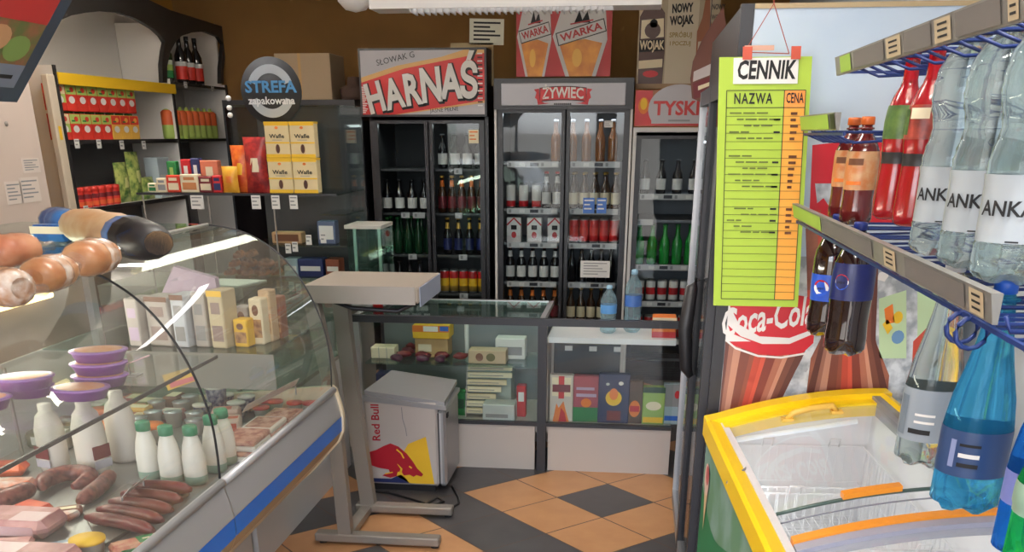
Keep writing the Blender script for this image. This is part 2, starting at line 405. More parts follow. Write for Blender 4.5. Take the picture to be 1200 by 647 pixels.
# ------------------------------------------------------------ camera
cam = bpy.data.cameras.new('camera'); co = bpy.data.objects.new('camera', cam); COL.objects.link(co)
co.location = (0, 0, CH); co.rotation_euler = (math.pi / 2 - TH, 0, YAW)
cam.sensor_fit = 'HORIZONTAL'; cam.sensor_width = 36; cam.lens = 36 * FPX / 1200; cam.shift_y = (PPY - 323.5) / 1200; cam.clip_start = .05
sc = bpy.context.scene; sc.camera = co
sc.view_settings.view_transform = 'Standard'; sc.view_settings.look = 'None'; sc.view_settings.gamma = 1; sc.view_settings.use_curve_mapping = False
sc.view_settings.exposure = 0.42
sc.cycles.transparent_max_bounces = 24; sc.cycles.max_bounces = 14; sc.cycles.transmission_bounces = 12; sc.cycles.glossy_bounces = 4
sc.cycles.caustics_refractive = False; sc.cycles.caustics_reflective = False; sc.cycles.sample_clamp_indirect = 6

# ============================================================ BOTTLES AND CANS
def beer_mb(glass, neck, label, cap, h=.235, r=.031, n=12, lab2=None):
    k = h / .235; b = MB()
    b.lathe([(0, 0, glass), (r * .9, 0, glass), (r, .008 * k, glass), (r, .03 * k, label), (r * 1.01, .075 * k, lab2 or label), (r * 1.01, .105 * k, glass), (r, .12 * k, glass), (r * .92, .14 * k, glass), (r * .55, .165 * k, neck), (r * .44, .185 * k, neck), (r * .42, .205 * k, glass), (r * .42, .222 * k, cap), (r * .5, .224 * k, cap), (r * .48, .235 * k, cap), (0, .236 * k, cap)], (0, 0, 0), n)
    return b
def can_mb(c1, c2, c3, h=.165, r=.033, n=14):
    b = MB(); b.lathe([(0, .002, ALU), (r * .78, 0, ALU), (r, .012, c1), (r, h * .30, c2), (r, h * .62, c3), (r, h - .014, ALU), (r * .82, h, ALU), (r * .78, h - .003, ALU), (0, h - .004, ALU)], (0, 0, 0), n)
    return b
BRG = mat('brown_glass', (62, 34, 16), .08, coat=.5); BRL = mat('amber_glass', (132, 78, 36), .08, coat=.5)
GRG = mat('green_glass', (20, 62, 36), .08, coat=.5); GRB = mat('bright_green_plastic', (28, 140, 52), .12, coat=.5); DKG = mat('dark_glass', (20, 18, 22), .1, coat=.5)
SILV = mat('silver_foil', (190, 192, 198), .3, .6); GOLD = mat('gold_foil', (200, 160, 70), .3, .5); REDC = mat('red_can', (196, 32, 34), .35); WHC = mat('white_label', (226, 224, 220), .5)
NAVY = mat('navy_print', (30, 40, 92), .45)
K_brown = Kind('beer_bottle', beer_mb(BRG, BRG, CREAM, GOLD), 'bottle')
K_amber = Kind('beer_bottle', beer_mb(BRL, BRL, BRL, SILV, .265, .034), 'bottle')
K_oval = Kind('beer_bottle', beer_mb(DKG, WHC, WHC, RED, .24, .033), 'bottle')
K_green = Kind('beer_bottle', beer_mb(GRG, GRG, GRG, GREEN, .25), 'bottle')
K_gpet = Kind('soda_bottle', beer_mb(GRB, GRB, GRB, GREEN, .27, .036), 'bottle')
K_dark = Kind('beer_bottle', beer_mb(DKG, DKG, DKG, BLACK, .24), 'bottle')
K_darkw = Kind('beer_bottle', beer_mb(DKG, DKG, WHC, BLACK, .22, .034), 'bottle')
K_blue = Kind('beer_bottle', beer_mb(DKG, GOLD, NAVY, GOLD, .25), 'bottle')
K_colr = Kind('beer_bottle', beer_mb(BRG, ORA, WINE, GOLD, .245), 'bottle')
K_wcan = Kind('drink_can', can_mb(RED, WHC, WHC), 'can')
K_rcan = Kind('drink_can', can_mb(REDC, mat('red_can_band', (214, 60, 52), .35), REDC), 'can')
K_rwcan = Kind('drink_can', can_mb(WHC, RED, WHC, .15), 'can')
K_ycan = Kind('drink_can', can_mb(GOLD, YEL, RED), 'can')
bx = MB(); bx.box((-.05, -.035, 0), (.05, .035, .165), WHC)
fr = Frame((-.05, -.035, 0), (1, 0, 0), (0, 0, 1)); bx.rect(fr, .0, 0, .1, .045, mat('pale_print', (214, 206, 204), .5)); bx.band(fr, [(.0, .115), (.05, .162), (.1, .115)], .012, RED); bx.disc(fr, .05, .05, .018, .022, RED, 2, 12); bx.rect(fr, .03, .085, .07, .115, INK, 2)
K_multi = Kind('beer_carton', bx, 'carton')

# ============================================================ DRINKS FRIDGES ON THE BACK WALL
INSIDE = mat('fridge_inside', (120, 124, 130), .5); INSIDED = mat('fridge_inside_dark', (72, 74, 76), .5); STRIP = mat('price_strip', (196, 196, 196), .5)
FRM = mat('fridge_black', (34, 34, 40), .4)
def fridge(label, x0, x1, yf, ztop, splits, z0, z1, shelves, side, inside, depth=.66, nick=''):
    """cabinet with sliding glass doors; shelves are (z, [price strips as x0, x1])"""
    t = thing('drinks_fridge', label, 'fridge', ((x0 + x1) / 2, yf, 0))
    b = MB(); yb = yf + depth
    b.box((x0, yf + .02, 0), (x0 + .022, yb, ztop), side); b.box((x1 - .022, yf + .02, 0), (x1, yb, ztop), side)
    b.box((x0 + .022, yb - .03, 0), (x1 - .022, yb, ztop), inside); b.box((x0 + .022, yf + .02, ztop - .03), (x1 - .022, yb - .03, ztop), side)
    b.box((x0 + .022, yf + .02, z1), (x1 - .022, yb - .03, z1 + .02), inside); b.box((x0 + .022, yf + .02, .02), (x1 - .022, yb - .03, z0), inside)
    b.box((x0 + .0221, yf + .05, z0), (x0 + .03, yb - .03, z1), inside); b.box((x1 - .03, yf + .05, z0), (x1 - .0221, yb - .03, z1), inside)
    b.build('cabinet', t)
    k = MB(); k.box((x0 + .023, yf, .0), (x1 - .023, yf + .019, z0 - .02), FRM)
    for i in range(6): k.box((x0 + .08, yf - .004, .03 + i * .012), (x1 - .08, yf, .036 + i * .012), DARK)
    k.build('kick_plate', t)
    for z, strips in shelves:
        s = MB(); s.box((x0 + .031, yf + .065, z - .016), (x1 - .031, yb - .04, z), inside)
        for i in range(14): s.box((x0 + .04 + i * (x1 - x0 - .09) / 14, yf + .066, z - .0162), (x0 + .05 + i * (x1 - x0 - .09) / 14, yb - .05, z - .0161), DARK)
        so = s.build('shelf', t)
        for a, c in strips:
            p = MB(); p.box((a, yf + .055, z - .034), (c, yf + .062, z + .004), STRIP); fr = Frame((a, yf + .055, z - .034), (1, 0, 0), (0, 0, 1))
            q = a; i = 0
            while q < c - .05:
                p.rect(fr, q - a + .012, .008, q - a + .012 + .018 + .02 * ((i * 7) % 3), .03, [GREY, WHC, DARK][i % 3]); q += .075; i += 1
            p.build('price_strip', so)
    for a, c in splits:
        d = MB(); fw = .034
        for lo, hi in (((a, yf, z0), (a + fw, yf + .04, z1)), ((c - fw, yf, z0), (c, yf + .04, z1)), ((a + fw, yf, z0), (c - fw, yf + .04, z0 + fw)), ((a + fw, yf, z1 - fw * .6), (c - fw, yf + .04, z1))): d.box(lo, hi, FRM)
        do = d.build('door', t)
        p = MB(); p.box((a + fw, yf + .018, z0 + fw), (c - fw, yf + .022, z1 - fw * .6), GLASSF); p.build('pane', do)
        h = MB(); h.box((c - fw * .8, yf - .012, (z0 + z1) / 2 - .12), (c - fw * .3, yf, (z0 + z1) / 2 + .12), DARK); h.build('handle', do)
    return t
YFR = 7.0
# heights of the shelves from the photograph
zz = lambda v, u=650: P(u, v, Y=YFR + .06).z
ZYW = dict(A=zz(190), B=zz(245), C=zz(285), D=zz(331), E=zz(377))
t = fridge('wide black drinks fridge with a white header and red name banner', -.977, -.053, YFR, 1.985, [(-.955, -.49), (-.50, -.075)], .16, 1.80,
           [(z, [(-.90, -.545), (-.46, -.125)]) for z in ZYW.values()], FRM, INSIDE)
hd = MB(); hd.box((-.976, YFR - .03, 1.80), (-.054, YFR + .019, 1.985), FRM); hd.rbox((-.925, YFR - .045, 1.822), (-.105, YFR - .029, 1.955), mat('header_white', (188, 188, 196), .4), .004)
fr = Frame((-.515, YFR - .045, 1.888), (1, 0, 0), (0, 0, 1))
arch = lambda x: -.42 * x * x
up = [(-.155 + .031 * i, .05 + arch(-.155 + .031 * i)) for i in range(11)]; dn = [(x, y - .085) for x, y in up]
hd.poly(fr, dn + up[::-1], INK, 1)
up2 = [(x * .975, y - .005) for x, y in up]; dn2 = [(x * .975, y + .006) for x, y in dn]; hd.poly(fr, dn2 + up2[::-1], RED, 2)
for sgn in (-1, 1):
    hd.poly(fr, [(sgn * .152, -.045), (sgn * .185, -.02), (sgn * .175, .012), (sgn * .192, .03), (sgn * .158, .035)][::sgn], RED, 1.5); hd.poly(fr, [(sgn * .165, -.062), (sgn * .172, -.03), (sgn * .12, -.05), (sgn * .08, -.052)][::sgn], RED, 1.2)
hd.text(fr, 'ŻYWIEC', 0, .008, .088, WHC, 3, arch=-.42, bold=.025, width=.27)
for i in range(9): hd.rect(fr, -.058 + i * .013, -.062, -.048 + i * .013, -.052, INK, 2)
hd.build('header', t)
sd = MB()
for x in (-.977, -.069): sd.box((x, YFR - .01, 0), (x + .016, YFR + .021, 1.80), mat('white_edge', (214, 212, 210), .5))
sd.build('edge_trim', t)
FR1 = 'white-header fridge'
def row(kind, xs, z, txt, shelf, fr, grp, frm, y=YFR + .12, double=None):
    for i, x in enumerate(xs):
        kind.put((x, y, z + .001), f'{ORD[i]} {txt} from the {frm}, {shelf} of {fr}', grp, rz=i * 1.3)
    if double:
        for i, x in enumerate(xs):
            kind.put((x + .005, y + .095, z + .001), f'{ORD[i]} {txt} from the {frm}, back row, {shelf} of {fr}', grp + ', back row', rz=i * .7)
lin = lambda a, c, n: [a + (c - a) * i / (n - 1) for i in range(n)] if n > 1 else [a]
ED = 'red-sign fridge side'
row(K_amber, [-.57, -.455, -.36, -.265, -.18], ZYW['A'], 'amber bottle', 'top shelf', FR1, 'amber bottles on the top fridge shelf', ED)
row(K_wcan, lin(-.88, -.70, 3), ZYW['B'], 'white and red can', 'second shelf', FR1, 'white cans on the second fridge shelf', ED)
row(K_oval, [-.63, -.555], ZYW['B'], 'white-labelled bottle', 'second shelf', FR1, 'white-labelled bottles on the second fridge shelf', ED)
row(K_brown, lin(-.44, -.15, 5), ZYW['B'], 'brown bottle', 'second shelf', FR1, 'brown bottles on the second fridge shelf', ED, double=1)
row(K_multi, lin(-.855, -.565, 3), ZYW['C'], 'white beer carton', 'third shelf', FR1, 'white beer cartons in the fridge', ED)
for o in [o for o in COL.objects if o.name.startswith('beer_carton')]: o.rotation_euler.z = 0
row(K_rcan, lin(-.43, -.15, 5), ZYW['C'], 'red can', 'third shelf', FR1, 'red cans on the third fridge shelf', ED, double=1)
row(K_oval, lin(-.885, -.56, 5), ZYW['D'], 'oval-labelled dark bottle', 'fourth shelf', FR1, 'oval-labelled bottles on the fourth fridge shelf', ED)
row(K_dark, lin(-.44, -.16, 5), ZYW['D'], 'plain dark bottle', 'fourth shelf', FR1, 'plain dark bottles on the fourth fridge shelf', ED)
row(K_colr, lin(-.885, -.56, 5), ZYW['E'], 'orange-necked bottle', 'bottom shelf', FR1, 'orange-necked bottles on the bottom fridge shelf', ED)
row(K_brown, lin(-.44, -.15, 5), ZYW['E'], 'cream-labelled brown bottle', 'bottom shelf', FR1, 'cream-labelled bottles on the bottom fridge shelf', ED)
def stuck(name, fr, wd, ht, base, label, cat, deco=None, thick=.002, group=None):
    """a thin card standing at a frame: its print is part of the card"""
    b = MB(); b.prism([fr.at(0, 0, 0), fr.at(wd, 0, 0), fr.at(wd, ht, 0), fr.at(0, ht, 0)], -fr.n * thick, base)
    if deco: deco(b, fr)
    return tag(b.build(name, None, fr.at(wd / 2, 0, 0)), label, cat, group)
def lines(m, rows, x0=.1, x1=.9, h=.35):
    def f(b, fr):
        wd, ht = f.s
        for i in range(rows):
            y = ht * (.88 - .8 * i / rows); b.rect(fr, wd * x0, y - ht * .8 / rows * h, wd * (x1 - .15 * ((i * 5) % 3)), y, m)
    return f
def card(name, o, r, u, wd, ht, base, label, cat, m=INK, rows=4, group=None):
    f = lines(m, rows); f.s = (wd, ht)
    return stuck(name, Frame(o, r, u), wd, ht, base, label, cat, f, group=group)
PB = mat('blue_card', (60, 110, 190), .5)
for i, (u0, u1) in enumerate(((683, 697), (699, 711))):
    a = P(u0, 250, Y=YFR - .003); c = P(u1, 232, Y=YFR - .003)
    card('hanging_price_card', (a.x, YFR - .003, a.z), (1, 0, 0), (0, 0, 1), c.x - a.x, c.z - a.z, PB, f'{["first", "second"][i]} of two blue price cards on the white-header fridge door', 'price card', WHC, 3, 'blue price cards on the fridge door')
a = P(680, 325, Y=YFR - .003); c = P(715, 306, Y=YFR - .003)
card('paper_notice', (a.x, YFR - .003, a.z), (1, 0, 0), (0, 0, 1), c.x - a.x, c.z - a.z, WHC, 'white printed notice taped low on the white-header fridge door', 'notice', GREY, 5)
a = P(708, 152, Y=YFR - .003)
card('door_sticker', (a.x - .0, YFR - .003, 1.69), (1, 0, 0), (0, 0, 1), .055, .04, WHC, 'small white sticker high on the white-header fridge door', 'sticker', GREY, 3)

# the fridge with the big red sign
zh = lambda v, u=530: P(u, v, Y=YFR + .06).z
HAR = dict(A=zh(198), B=zh(250), C=zh(299), D=zh(344), E=zh(392))
t = fridge('black drinks fridge under the slanted red and silver sign', -1.845, -1.022, YFR, 1.755, [(-1.82, -1.428), (-1.438, -1.047)], .16, 1.735,
           [(HAR['A'], [(-1.27, -1.215)]), (HAR['B'], [(-1.66, -1.60), (-1.575, -1.49), (-1.27, -1.22)]), (HAR['C'], [(-1.62, -1.56), (-1.25, -1.19)]), (HAR['D'], [(-1.25, -1.19)]), (HAR['E'], [(-1.6, -1.5)])], FRM, INSIDED)
s = MB(); s.box((-1.886, YFR - .03, 1.757), (-1.024, YFR + .3, 2.168), FRM)
HSV = mat('sign_silver', (178, 176, 182), .4); HRED = mat('sign_red', (190, 34, 34), .4); HGOLD = mat('sign_gold', (206, 160, 96), .4)
fr = Frame((-1.872, YFR - .031, 1.77), (1, 0, 0), (0, 0, 1)); W_, H_ = .834, .385
s.rect(fr, 0, 0, W_, H_, HSV)
s.poly(fr, [(0, .225), (.25, .295), (.55, .345), (.70, H_), (W_, H_), (W_, .36), (.55, .315), (.25, .26), (0, .19)], HGOLD, 2)
s.poly(fr, [(.0, .195), (.30, .278), (.6, .328), (W_, .365), (W_, .07), (.55, .04), (.30, .0), (.08, .0), (0, .0)], HRED, 3)
s.poly(fr, [(.25, 0), (.55, .035), (W_, .07), (W_, 0)], HSV, 4)
s.poly(fr, [(.22, 0), (.55, .045), (W_, .085), (W_, .07), (.55, .028), (.28, 0)], HGOLD, 3.5)
s.text(fr, 'SŁOWAK G', .24, .335, .052, INK, 5, rot=R(11))
s.text(fr, 'JASNE PEŁNE', .56, .028, .034, INK, 6, rot=R(4))
BOLD = .035
for i, (ch, x, y, sz) in enumerate((('H', .09, .095, .25), ('A', .22, .118, .25), ('R', .342, .142, .26), ('N', .475, .168, .28), ('A', .61, .188, .28), ('Ś', .73, .192, .28))):
    s.text(fr, ch, x + .006, y - .006, sz, INK, 5, rot=R(14 - i * 3), bold=.07, sx=.70); s.text(fr, ch, x, y, sz, WHC, 7, rot=R(14 - i * 3), bold=.035, sx=.70)
for i in range(15): s.rect(fr, W_ - .045, .05 + i * .022, W_ - .012, .058 + i * .022, INK if i % 2 else WHC, 8); s.rect(fr, .0, .01 + i * .011, .02 + .008 * (i % 3), .016 + i * .011, WHC, 8)
s.build('header_sign', t)
ED = 'dark pillar'; FR2 = 'red-sign fridge'
row(K_darkw, lin(-1.36, -1.10, 4), HAR['A'], 'squat dark bottle', 'top shelf', FR2, 'squat dark bottles on the top fridge shelf', ED)
row(K_darkw, lin(-1.77, -1.50, 4), HAR['B'], 'white-banded dark bottle', 'second shelf', FR2, 'white-banded bottles on the second fridge shelf', ED)
row(K_colr, lin(-1.37, -1.09, 5), HAR['B'], 'orange-necked bottle', 'second shelf', FR2, 'orange-necked bottles on the second fridge shelf', ED)
row(K_green, lin(-1.78, -1.48, 5), HAR['C'], 'green bottle', 'third shelf', FR2, 'green bottles on the third fridge shelf', ED, double=1)
row(K_blue, lin(-1.34, -1.10, 4), HAR['C'], 'gold-necked navy bottle', 'third shelf', FR2, 'gold-necked bottles on the third fridge shelf', ED)
row(K_darkw, lin(-1.78, -1.48, 5), HAR['D'], 'white-banded bottle', 'fourth shelf', FR2, 'white-banded bottles on the fourth fridge shelf', ED)
row(K_ycan, lin(-1.37, -1.09, 5), HAR['D'], 'gold can with a red top', 'fourth shelf', FR2, 'gold cans on the fourth fridge shelf', ED)
row(K_brown, lin(-1.78, -1.10, 8), HAR['E'], 'brown bottle', 'bottom shelf', FR2, 'brown bottles on the bottom fridge shelf', ED)
a = P(549, 152, Y=YFR - .003); c = P(561, 168, Y=YFR - .003)
card('paper_notice', (a.x, YFR - .003, c.z), (1, 0, 0), (0, 0, 1), c.x - a.x, a.z - c.z, CREAM, 'cream paper slip at the top corner of the red-sign fridge door', 'notice', ORA, 3)

# the narrow fridge
zt = lambda v, u=780: P(u, v, Y=YFR + .06).z
TYS = dict(A=zt(228), B=zt(258), C=zt(311), D=zt(354), E=zt(398))
t = fridge('narrow white-framed drinks fridge half hidden by the glass doors', -.045, .46, YFR, 1.662, [(-.022, .435)], .16, 1.64,
           [(TYS['A'], [(.02, .40)]), (TYS['B'], [(.0, .12)]), (TYS['C'], [(.02, .40)]), (TYS['D'], [(.02, .40)]), (TYS['E'], [(.02, .40)])], mat('white_edge', (214, 212, 210), .5), INSIDE)
s = MB(); s.box((-.045, YFR - .01, 1.662), (.46, YFR + .02, 1.69), mat('white_edge', (214, 212, 210), .5)); s.box((-.045, YFR - .012, 0), (-.023, YFR + .019, 1.662), mat('white_edge', (214, 212, 210), .5)); s.build('edge_trim', t)
s = MB(); s.rbox((-.043, YFR - .02, 1.692), (.46, YFR + .25, 1.915), mat('amber_sign', (150, 84, 40), .4), .004)
fr = Frame((-.04, YFR - .0205, 1.70), (1, 0, 0), (0, 0, 1))
s.rect(fr, 0, 0, .11, .21, HRED, 1); s.disc(fr, .055, .12, .035, .05, ORA, 2); s.disc(fr, .055, .13, .022, .035, YEL, 3)
s.disc(fr, .285, .10, .20, .145, mat('sign_pale', (186, 182, 188), .4), 2, 30, -40, 220); s.rect(fr, .11, 0, .46, .10, mat('sign_pale', (186, 182, 188), .4), 1.5); s.rect(fr, .0, .0, .5, .012, HRED, 3)
s.text(fr, 'TYSKIE', .30, .10, .115, HRED, 5, bold=.03, width=.36); s.rect(fr, .22, .025, .36, .036, GREY, 4)
s.build('header_sign', t)
ED = 'white-header fridge'; FR3 = 'narrow fridge'
row(K_darkw, lin(.05, .38, 4), TYS['A'], 'dark bottle', 'top shelf', FR3, 'dark bottles on the narrow top shelf', ED)
row(K_rwcan, lin(.04, .38, 5), TYS['B'] - .0, 'red-banded can', 'second shelf', FR3, 'red-banded cans in the narrow fridge', ED) if TYS['A'] - TYS['B'] > .17 else None
row(K_gpet, lin(.035, .385, 5), TYS['C'], 'bright green bottle', 'third shelf', FR3, 'bright green bottles in the narrow fridge', ED) if True else None
row(K_rwcan, lin(.05, .37, 5), TYS['D'], 'white and red can', 'fourth shelf', FR3, 'white and red cans in the narrow fridge', ED)
row(K_rcan, lin(.05, .37, 5), TYS['E'], 'red can', 'bottom shelf', FR3, 'red cans on the narrow bottom shelf', ED)
area('fridge_light', (-.52, YFR + .10, 1.77), (R(-18), 0, 0), .8, .05, .9, (.9, .95, 1))
area('fridge_light', (-1.43, YFR + .10, 1.70), (R(-18), 0, 0), .7, .05, .35, (.9, 1, .95))
area('fridge_light', (.20, YFR + .10, 1.60), (R(-18), 0, 0), .38, .05, .4, (.9, .95, 1))

# dark pillar cabinet beside the red-sign fridge
b = MB(); b.rbox((-2.0, 6.98, 0), (-1.90, 7.55, 1.74), FRM, .006); b.box((-1.985, 6.972, .05), (-1.915, 6.98, 1.70), mat('black_gloss', (14, 12, 14), .15))
tag(b.build('dark_cabinet', None, (-2.0, 7.2, 0)), 'narrow black cabinet standing against the red-sign fridge', 'cabinet')
# ============================================================ THE BACK COUNTER (glass front, white plinth, dark frame)
YC = 4.85; ZT = .80
t = thing('display_counter', 'low glass display counter with dark frame and white plinth before the fridges', 'counter', (-.58, YC, 0))
b = MB(); b.box((-1.41, YC + .012, .0), (-.475, YC + .04, .243), WHITE); b.box((-.405, YC + .012, 0), (.235, YC + .04, .243), WHITE); b.box((-1.41, YC + .04, .20), (.235, YC + .56, .243), WHITE)
b.box((-1.41, YC + .52, 0), (.235, YC + .55, .20), WHITE); b.build('plinth', t)
b = MB()
b.box((-1.42, YC - .005, .765), (.24, YC + .03, ZT), FRM); b.box((-.462, YC - .006, 0), (-.416, YC + .031, .765), FRM); b.box((-1.42, YC, .0), (-1.39, YC + .03, .765), ALU)
b.box((-1.39, YC, .243), (-.462, YC + .03, .262), FRM); b.box((-.416, YC, .243), (.235, YC + .03, .262), FRM)
b.box((-1.42, YC + .03, .775), (-1.39, YC + .58, ZT), ALU); b.box((-1.42, YC + .55, .775), (-.44, YC + .58, ZT), ALU); b.box((-.455, YC + .031, .775), (-.43, YC + .58, ZT), ALU)
b.build('frame', t)
b = MB(); b.box((-1.385, YC + .012, .262), (-.465, YC + .018, .765), GLASS); b.build('front_pane', t)
b = MB(); b.box((-.413, YC + .012, .262), (.232, YC + .018, .765), GLASS); b.build('front_pane', t)
b = MB(); b.box((-1.388, YC + .032, .79), (-.457, YC + .548, .797), GLASSG); b.build('glass_top', t)
b = MB(); b.box((-1.385, YC + .06, .535), (-.47, YC + .42, .542), GLASSG); b.build('glass_shelf', t)
b = MB(); b.box((-1.40, YC + .55, .243), (-.46, YC + .56, .77), mat('counter_back', (120, 124, 122), .4)); b.build('back_panel', t)
b = MB(); b.box((-.412, YC + .05, .672), (.232, YC + .57, .70), mat('white_worktop', (238, 238, 240), .25)); b.build('worktop', t)
b = MB(); b.box((-.43, YC + .05, .243), (-.414, YC + .55, .672), WHITE); b.build('divider', t)

def box_mb(w, d, h, base, decos=(), lid=None):
    """an upright pack standing on the origin; decos: (kind, args) printed on the front"""
    b = MB(); b.rbox((-w / 2, -d / 2, 0), (w / 2, d / 2, h), base, min(.004, w * .1))
    fr = Frame((-w / 2, -d / 2, 0), (1, 0, 0), (0, 0, 1))
    for i, (k, *a) in enumerate(decos):
        if k == 'r': b.rect(fr, a[0] * w, a[1] * h, a[2] * w, a[3] * h, a[4], 1 + i * .4)
        if k == 'd': b.disc(fr, a[0] * w, a[1] * h, a[2] * w, a[3] * h, a[4], 1 + i * .4, 16)
        if k == 'p': b.poly(fr, [(x * w, y * h) for x, y in a[0]], a[1], 1 + i * .4)
        if k == 't': b.text(fr, a[0], a[1] * w, a[2] * h, a[3] * h, a[4], 4, bold=.02, width=a[5] * w if len(a) > 5 else None)
    if lid: b.box((-w / 2 - .001, -d / 2 - .001, h - .01), (w / 2 + .001, d / 2 + .001, h + .002), lid)
    return b
def put(name, mb, loc, label, cat, rz=0, group=None):
    o = mb.build(name); o.location = loc; o.rotation_euler.z = rz; return tag(o, label, cat, group)
DGREEN = mat('dark_green_pack', (30, 66, 44), .5); NIGHT = mat('night_blue_pack', (34, 42, 84), .5); LIME = mat('lime_pack', (150, 180, 90), .5); PALEB = mat('pale_blue_pack', (160, 180, 190), .5); GB = mat('grey_green_card', (160, 172, 164), .6)
# packs standing behind the right half of the glass
packs = [
 (658, .13, .25, mat('cream_pack', (206, 196, 184), .5), [('p', [(.1, .95), (.9, .95), (.9, .55), (.1, .55)], CREAM), ('r', .38, .5, .62, .98, RED), ('r', .12, .64, .88, .80, WINE), ('p', [(.15, 0), (.85, 0), (.7, .25), (.6, .45), (.4, .3), (.3, .4)], ORA), ('p', [(.4, 0), (.75, 0), (.66, .2), (.5, .3)], RED)], 'cream pack printed with a red cross over flames'),
 (687, .145, .245, mat('rose_pack', (160, 70, 84), .5), [('r', 0, 0, 1, .32, GREEN), ('r', .12, .55, .88, .62, LILAC), ('r', .12, .7, .8, .76, LILAC), ('d', .5, .42, .2, .1, ORA)], 'rose red pack with a green lower band'),
 (719, .17, .262, NIGHT, [('d', .5, .52, .26, .16, YEL), ('d', .5, .6, .14, .12, ORA), ('r', .3, .06, .75, .26, WINE), ('d', .72, .82, .08, .04, WHC), ('d', .3, .8, .06, .03, WHC)], 'night blue pack with a glowing yellow emblem'),
 (744, .085, .225, mat('umber_pack', (84, 60, 46), .5), [('d', .5, .35, .36, .2, ORA), ('r', .2, .28, .8, .42, RED)], 'narrow brown pack with an orange patch'),
 (766, .12, .20, LIME, [('r', .05, .05, .95, .2, YEL), ('d', .5, .5, .35, .12, CREAM), ('r', 0, .85, 1, 1, DGREEN)], 'lime green bag with a cream oval'),
 (790, .12, .215, PALEB, [('r', 0, .45, 1, 1, GREY), ('r', .1, .1, .9, .22, BLUE), ('d', .62, .75, .12, .1, RED)], 'pale blue and grey pack with a red dot')]
for i, (u, w, h, m, d, lb) in enumerate(packs):
    x = P(u, 470, Y=YC + .13).x
    put('snack_pack', box_mb(w * .96, .05, h, m, d), (x, YC + .13 + .012 * (i % 2), .2435), lb + ' behind the counter glass', 'pack')
# black tray with white rim above the packs
b = MB(); x0, x1 = max(P(638, 430, Y=YC + .25).x, -.412), P(730, 430, Y=YC + .25).x
zt_, zb_ = P(690, 405, Y=YC + .25).z, P(690, 443, Y=YC + .25).z
tr = thing('display_tray', 'black display tray in a white rim hung below the white worktop', 'tray', ((x0 + x1) / 2, YC + .3, zb_))
b.box((x0, YC + .27, zb_), (x1, YC + .40, .671), BLACK); b.build('tray_body', tr)
b = MB()
for lo, hi in (((x0, YC + .25, zb_), (x0 + .012, YC + .27, .671)), ((x1 - .016, YC + .25, zb_), (x1, YC + .27, .671)), ((x0, YC + .25, zb_), (x1, YC + .27, zb_ + .014)), ((x1 + .004, YC + .25, zb_), (x1 + .012, YC + .27, .671))): b.box(lo, hi, WHITE)
b.build('rim', tr)
for i in range(3):
    b = MB(); b.box((x0 + .07 + i * .13, YC + .262, .59), (x0 + .11 + i * .13, YC + .269, .615), WHC); b.build('price_label', tr)
b = MB(); b.box((x0 + .08, YC + .266, .625), (x0 + .3, YC + .2695, .65), mat('olive_tape', (96, 92, 50), .6)); b.build('tape', tr)
# chocolate boxes hanging at the counter's fridge end
bb = box_mb(.12, .12, .10, ORA, [('r', 0, 0, 1, .3, RED), ('r', 0, .6, 1, 1, CREAM)])
put('candy_box', bb, (.17, YC + .16, .701), 'small orange and red candy box at the worktop end', 'box')
# two mineral water bottles on the worktop
PW = pet('clear_blue_plastic', (.72, .90, .96), mixt=.6)
def water_mb(h, r, body, label, cap):
    k = h; b = MB()
    b.lathe([(0, .004 * k, body), (r * .7, 0, body), (r, .04 * k, body), (r * .97, .12 * k, body), (r, .2 * k, body), (r * .93, .3 * k, body), (r, .4 * k, body), (r, .62 * k, body), (r * .98, .7 * k, body), (r * .75, .8 * k, body), (r * .38, .89 * k, body), (r * .33, .93 * k, body)], n=18)
    l = MB(); l.lathe([(r * 1.012, .42 * k, label), (r * 1.012, .60 * k, label)], n=18)
    c = MB(); c.lathe([(r * .36, .925 * k, cap), (r * .38, .93 * k, cap), (r * .37, .99 * k, cap), (r * .2, k, cap), (0, k, cap)], n=14)
    return b, l, c
def water(name, loc, h, r, body, label, cap, text):
    t = thing(name, text, 'bottle', loc)
    for nm, mb in zip(('body', 'label', 'cap'), water_mb(h, r, body, label, cap)):
        for v in mb.v: v += Vector(loc)
        mb.build(nm, t)
    return t
BLAB = mat('blue_bottle_label', (90, 150, 210), .4)
water('water_bottle', (P(712, 395, Y=5.06).x, 5.06, .701), .24, .042, PW, BLAB, mat('pale_blue_cap', (150, 190, 214), .4), 'shorter water bottle with pale cap on the white counter top')
water('water_bottle', (P(740, 395, Y=5.10).x, 5.10, .701), .315, .044, PW, mat('deep_blue_label', (70, 110, 180), .4), mat('pale_blue_cap', (150, 190, 214), .4), 'taller water bottle with deep blue label on the white counter top')

